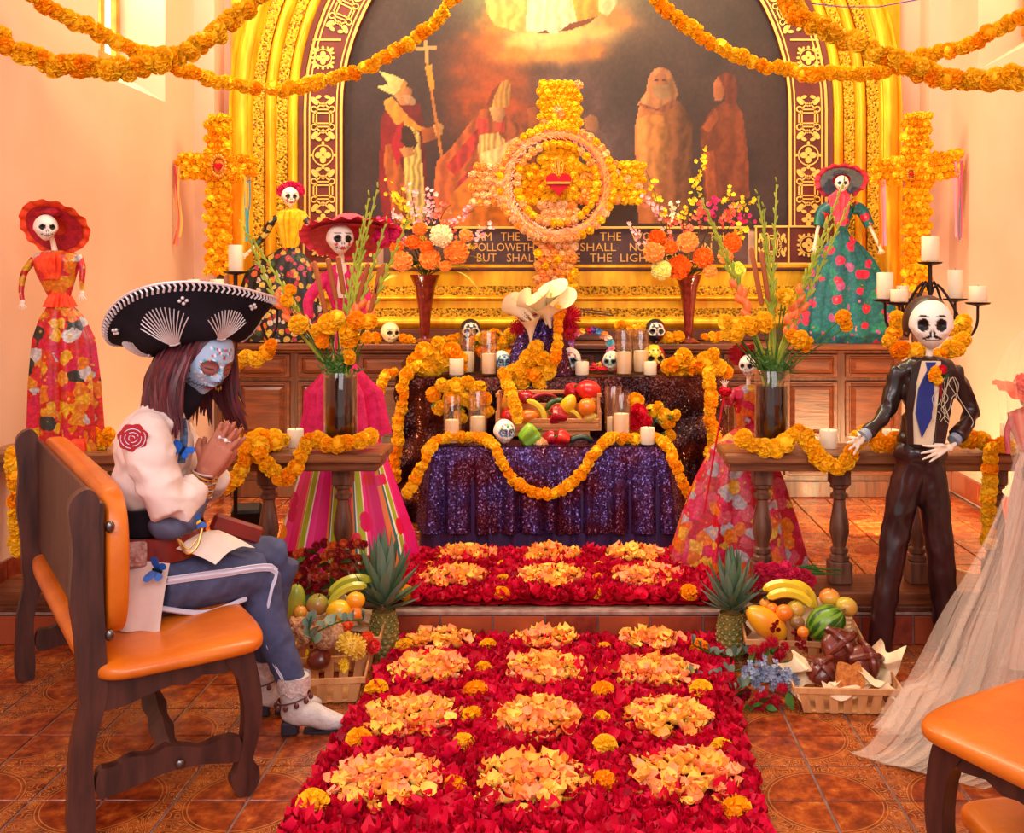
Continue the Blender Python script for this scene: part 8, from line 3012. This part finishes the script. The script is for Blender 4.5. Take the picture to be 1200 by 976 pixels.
def facecol(co):
    C = np.tile(np.array([164., 184., 214.]), (len(X_), 1))
    m = front
    skin = ~(y < .75)
    C[skin] = (170, 100, 80)

    def st(mask, c):
        C[mask & m] = c
    for e in (-.27, .27):
        d = ((X_ - e) / .20) ** 2 + ((z - .03) / .19) ** 2
        st((d < 1.18), (40, 30, 50))
        st(d < 1.0, (128, 70, 72))
        st(d < .55, (150, 84, 80))
        st((np.abs(z - (.0 - .6 * (X_ - e) ** 2)) < .014) & (np.abs(X_ - e) < .12), (24, 14, 18))
        for k in range(16):
            a = 2 * PI * k / 16
            st((X_ - e - .235 * math.cos(a)) ** 2 + (z - .03 - .225 * math.sin(a)) ** 2 < .0007, ((60, 170, 190), (240, 240, 250), (210, 170, 130))[k % 3])
    st((np.abs(X_) < .085 * np.clip((-.10 - z) / .2, 0, 1)) & (z > -.33) & (z < -.1), (50, 46, 70))
    ml = -.535
    st((np.abs(z - ml) < .055) & (np.abs(X_) < .16), (150, 60, 70))
    st((np.abs(z - ml) < .008) & (np.abs(X_) < .5), (30, 24, 36))
    st((np.abs(z - ml) < .10) & (np.abs(X_) > .10) & (np.abs(X_) < .50) & (np.abs(((np.abs(X_) * 16) % 1) - .5) < .14), (36, 30, 44))
    for sg in (-1, 1):
        for k in range(7):
            st((X_ - sg * (.22 + .05 * k)) ** 2 + (z + .40 - .035 * k) ** 2 < .0006, ((226, 226, 236), (200, 140, 110))[k % 2])
        for k in range(5):
            st((X_ - sg * .07 * k) ** 2 + (z + .80 + .0 * k) ** 2 < .0006, ((236, 230, 230), (70, 160, 180))[k % 2])
        for k in range(6):
            st((X_ - sg * (.05 + .05 * k)) ** 2 + (z - .40 - .05 * math.sin(k)) ** 2 < .0010, ((70, 160, 190), (230, 230, 240), (190, 60, 80))[k % 3])
            st((X_ - sg * (.03 + .06 * k)) ** 2 + (z - .52) ** 2 < .0010, ((190, 60, 80), (70, 160, 190), (230, 230, 240))[k % 3])
    st(X_ ** 2 + (z - .34) ** 2 < .003, (196, 40, 60))
    return C


me.vertices.foreach_set('co', q.ravel())
me.update()
paint(me, facecol)
hd = put(me, 'head', wm, HC_ - O, HM.to_euler(), .118)


def hp(x_, y_, z_):
    return HC_ + HM @ V((x_, y_, z_)) * .118


mb = MB()
wtube(mb, (V((-1.235, 3.085, 1.04)), V((-1.19, 3.10, 1.10)), hp(0, .25, -.5)), (.056, .050, .048))
put(fuse(mb, 'darkened_neck', M_blackv, .008, 2), 'darkened_neck', wm)  # neck coloured black for the dark under the chin, no real scarf
MB().ell(hp(-.68, .12, -.12) - O, (.008, .018, .028), 10, 8).ell(hp(.68, .12, -.12) - O, (.008, .018, .028), 10, 8).build('ears', M_skin, wm)
for sg in (-1, 1):
    c = hp(sg * .72, .05, -.42) - O
    mb = MB().tube([c + V((0, 0, .02)), c + V((0, 0, .0))], .002, 5)
    for k in range(12):
        a = 2 * PI * k / 12
        mb.ell(c + V((.014 * math.cos(a), -.002, -.022 + .021 * math.sin(a))), .0042, 7, 5)
    for k in (-1, 0, 1):
        mb.ell(c + V((k * .008, -.002, -.054 - .006 * (k == 0))), (.004, .004, .008), 7, 5)
    mb.build('earring', M_goldj, wm)

# hair: cap and long locks falling over the shoulders
mb = MB()
mb.grid(lambda u, v: HC_ - O + HM @ V((math.sin(PI * .60 * v) * math.sin(2 * PI * u) * .78, .06 + math.sin(PI * .60 * v) * math.cos(2 * PI * u) * (1.0 if math.cos(2 * PI * u) > 0 else .80), .06 + math.cos(PI * .60 * v) * 1.04)) * .118, 40, 14, True)
cap = mb.build('hair_cap', M_hair, wm)
rr = random.Random(4)
lk = MB()
for i in range(330):
    a = rr.uniform(-2.12, 2.12)                      # 0 = back of the head, +-PI/2 = the ears
    x_, y_ = math.sin(a) * .80, math.cos(a) * .98
    p0 = hp(x_ * .72, y_ * .72 + .05, rr.uniform(.35, .75))
    p1 = hp(x_ * 1.02, y_ * 1.02 + .05, rr.uniform(-.15, .2))
    dn = V((p1.x, p1.y, p1.z))
    side = V((p1.x - HC_.x, p1.y - HC_.y, 0))
    fw = V((.035, 0, 0)) * (1 if abs(a) > 1.2 else -.3)
    L_ = rr.uniform(.17, .25) * (1 if abs(a) < 1.3 else .95)
    p2 = dn + side * .25 + V((-.02, -.01, -.10))
    p3 = dn + side * .42 + V((-.02, -.01, -L_)) + fw * .6
    p3.z = max(p3.z, .965)
    w_ = rr.uniform(.006, .011)
    wv = V((rr.uniform(-.006, .006), rr.uniform(-.006, .006), 0))
    lk.tube([q_ - O for q_ in spline([p0, p1, p2 + wv, p3 - wv], 12)], [w_ * .8] + [w_] * 8 + [w_ * .8, w_ * .5, w_ * .15], 6)
lk.build('locks', M_hair, cap)

# sombrero
sm_c = hp(0, .12, .40) - O + V((-.028, .0, -.014))
ST = Matrix.Translation(sm_c) @ Euler((math.radians(-8), math.radians(-11), 0)).to_matrix().to_4x4() @ Matrix.Scale(.95, 4)


def brim(u, v, off=0.0):
    a = 2 * PI * u
    r_ = .088 + .182 * v
    up = .098 + .060 * math.sin(a) ** 2 * (1 if math.sin(a) < 0 else .9) - .045 * max(0, -math.cos(a)) ** 3
    z_ = -.022 * math.sin(PI * min(1, v * 1.4)) + up * v ** 2.0 + .005
    return V((r_ * math.cos(a), r_ * math.sin(a) * .93, z_ + off))


mb = MB()
mb.T = ST
mb.grid(lambda u, v: brim(u, v), 96, 14, True)
mb.grid(lambda u, v: brim(1 - u, v, .007), 96, 14, True)
so = mb.build('sombrero', M_blackv, wm, angle=2)
mb = MB()
mb.T = ST
mb.lathe([(.098, -.01), (.096, .03), (.086, .07), (.066, .105), (.036, .122), (.001, .126)], 36, cap=False)
mb.build('crown', M_blackv, so)
mb = MB()
mb.T = ST
for k in range(96):
    u = k / 96
    pts = [brim(u, .94, -.004), brim(u + .004, .985, -.006), brim(u, 1.005, .003), brim(u, .95, .012)]
    mb.tube(pts, .0036, 5)
mb.tube([brim(k / 96, 1.0, .004) for k in range(96)], .0045, 6, closed=True)
mb.build('rim_stitching', M_silver, so)
# embroidered fans on the underside of the turned-up brim
for u0, hgt, sp in ((.735, .50, .052), (.895, .44, .045), (.56, .42, .040), (.08, .4, .04)):
    mb = MB()
    mb.T = ST
    for k in range(15):
        e = (k - 7) / 7
        mb.tube([brim(u0 + e * sp * (.25 + .75 * w_) * (.9 + .3 * w_), .30 + hgt * w_ * (1 - .28 * e * e), -.004) for w_ in (0, .25, .5, .75, 1)], .0019, 5)
    mb.tube([brim(u0 + e * sp * .35, .29 + .03 * abs(e), -.004) for e in (-1, -.5, 0, .5, 1)], .004, 5)
    mb.build('embroidered_fan', M_silver, so)
    mb = MB()
    mb.T = ST
    for a_, b_ in ((-.02, .86), (.02, .86), (0, .89), (0, .83)):
        mb.ell(brim(u0 + a_ * .35 + sp * 1.1, b_ - .02, -.005), .0058, 7, 5)
    mb.build('bead_cluster', M_silver, so)

# ------------------------------------------------------------------ families of alike things
GROUPS = {'pillar_candle': 'ivory candles on altar, rails and candelabra', 'glass_cylinder': 'clear glass cylinders on the altar tiers', 'marigold_garland': 'marigold garlands strung across the chapel', 'carpet_marigold': 'single marigolds laid on the petal carpets',
          'petal_rosette': 'orange petal circles on the petal carpets', 'sugar_skull': 'painted skulls on altar and sideboard', 'catrina': 'catrina figures', 'banana': 'bananas', 'orange': 'oranges', 'bread': 'breads in the splint baskets', 'basket': 'splint baskets on the floor',
          'pineapple': 'pineapples beside the carpet', 'bench': 'orange leather benches', 'communion_rail': 'wooden communion rails', 'candelabrum': 'iron floor candelabra', 'cylinder_vase': 'dark cylinder vases on the rails', 'trumpet_vase': 'ruby trumpet vases',
          'marigold_bunch': 'loose bunches of marigolds', 'eucalyptus_sprig': 'eucalyptus sprigs', 'daisy_bunch': 'yellow daisies in the bread basket', 'marigold_cross': 'marigold crosses in the corners', 'floor_spotlight': 'floor spotlights', 'petal_carpet': 'rose petal carpets',
          'flower_arrangement': 'arrangements in the trumpet vases', 'gladiolus_bouquet': 'gladiolus bouquets on the rails', 'bell_pepper': 'red peppers', 'mango': 'mangoes', 'apple': 'apples', 'kiwi': 'kiwis', 'tomato': 'tomatoes', 'papaya': 'papayas'}
for o in list(COL.objects):
    b_ = o.name.split('.')[0]
    if o.parent is None and b_ in GROUPS and 'category' in o.keys():
        o['group'] = GROUPS[b_]
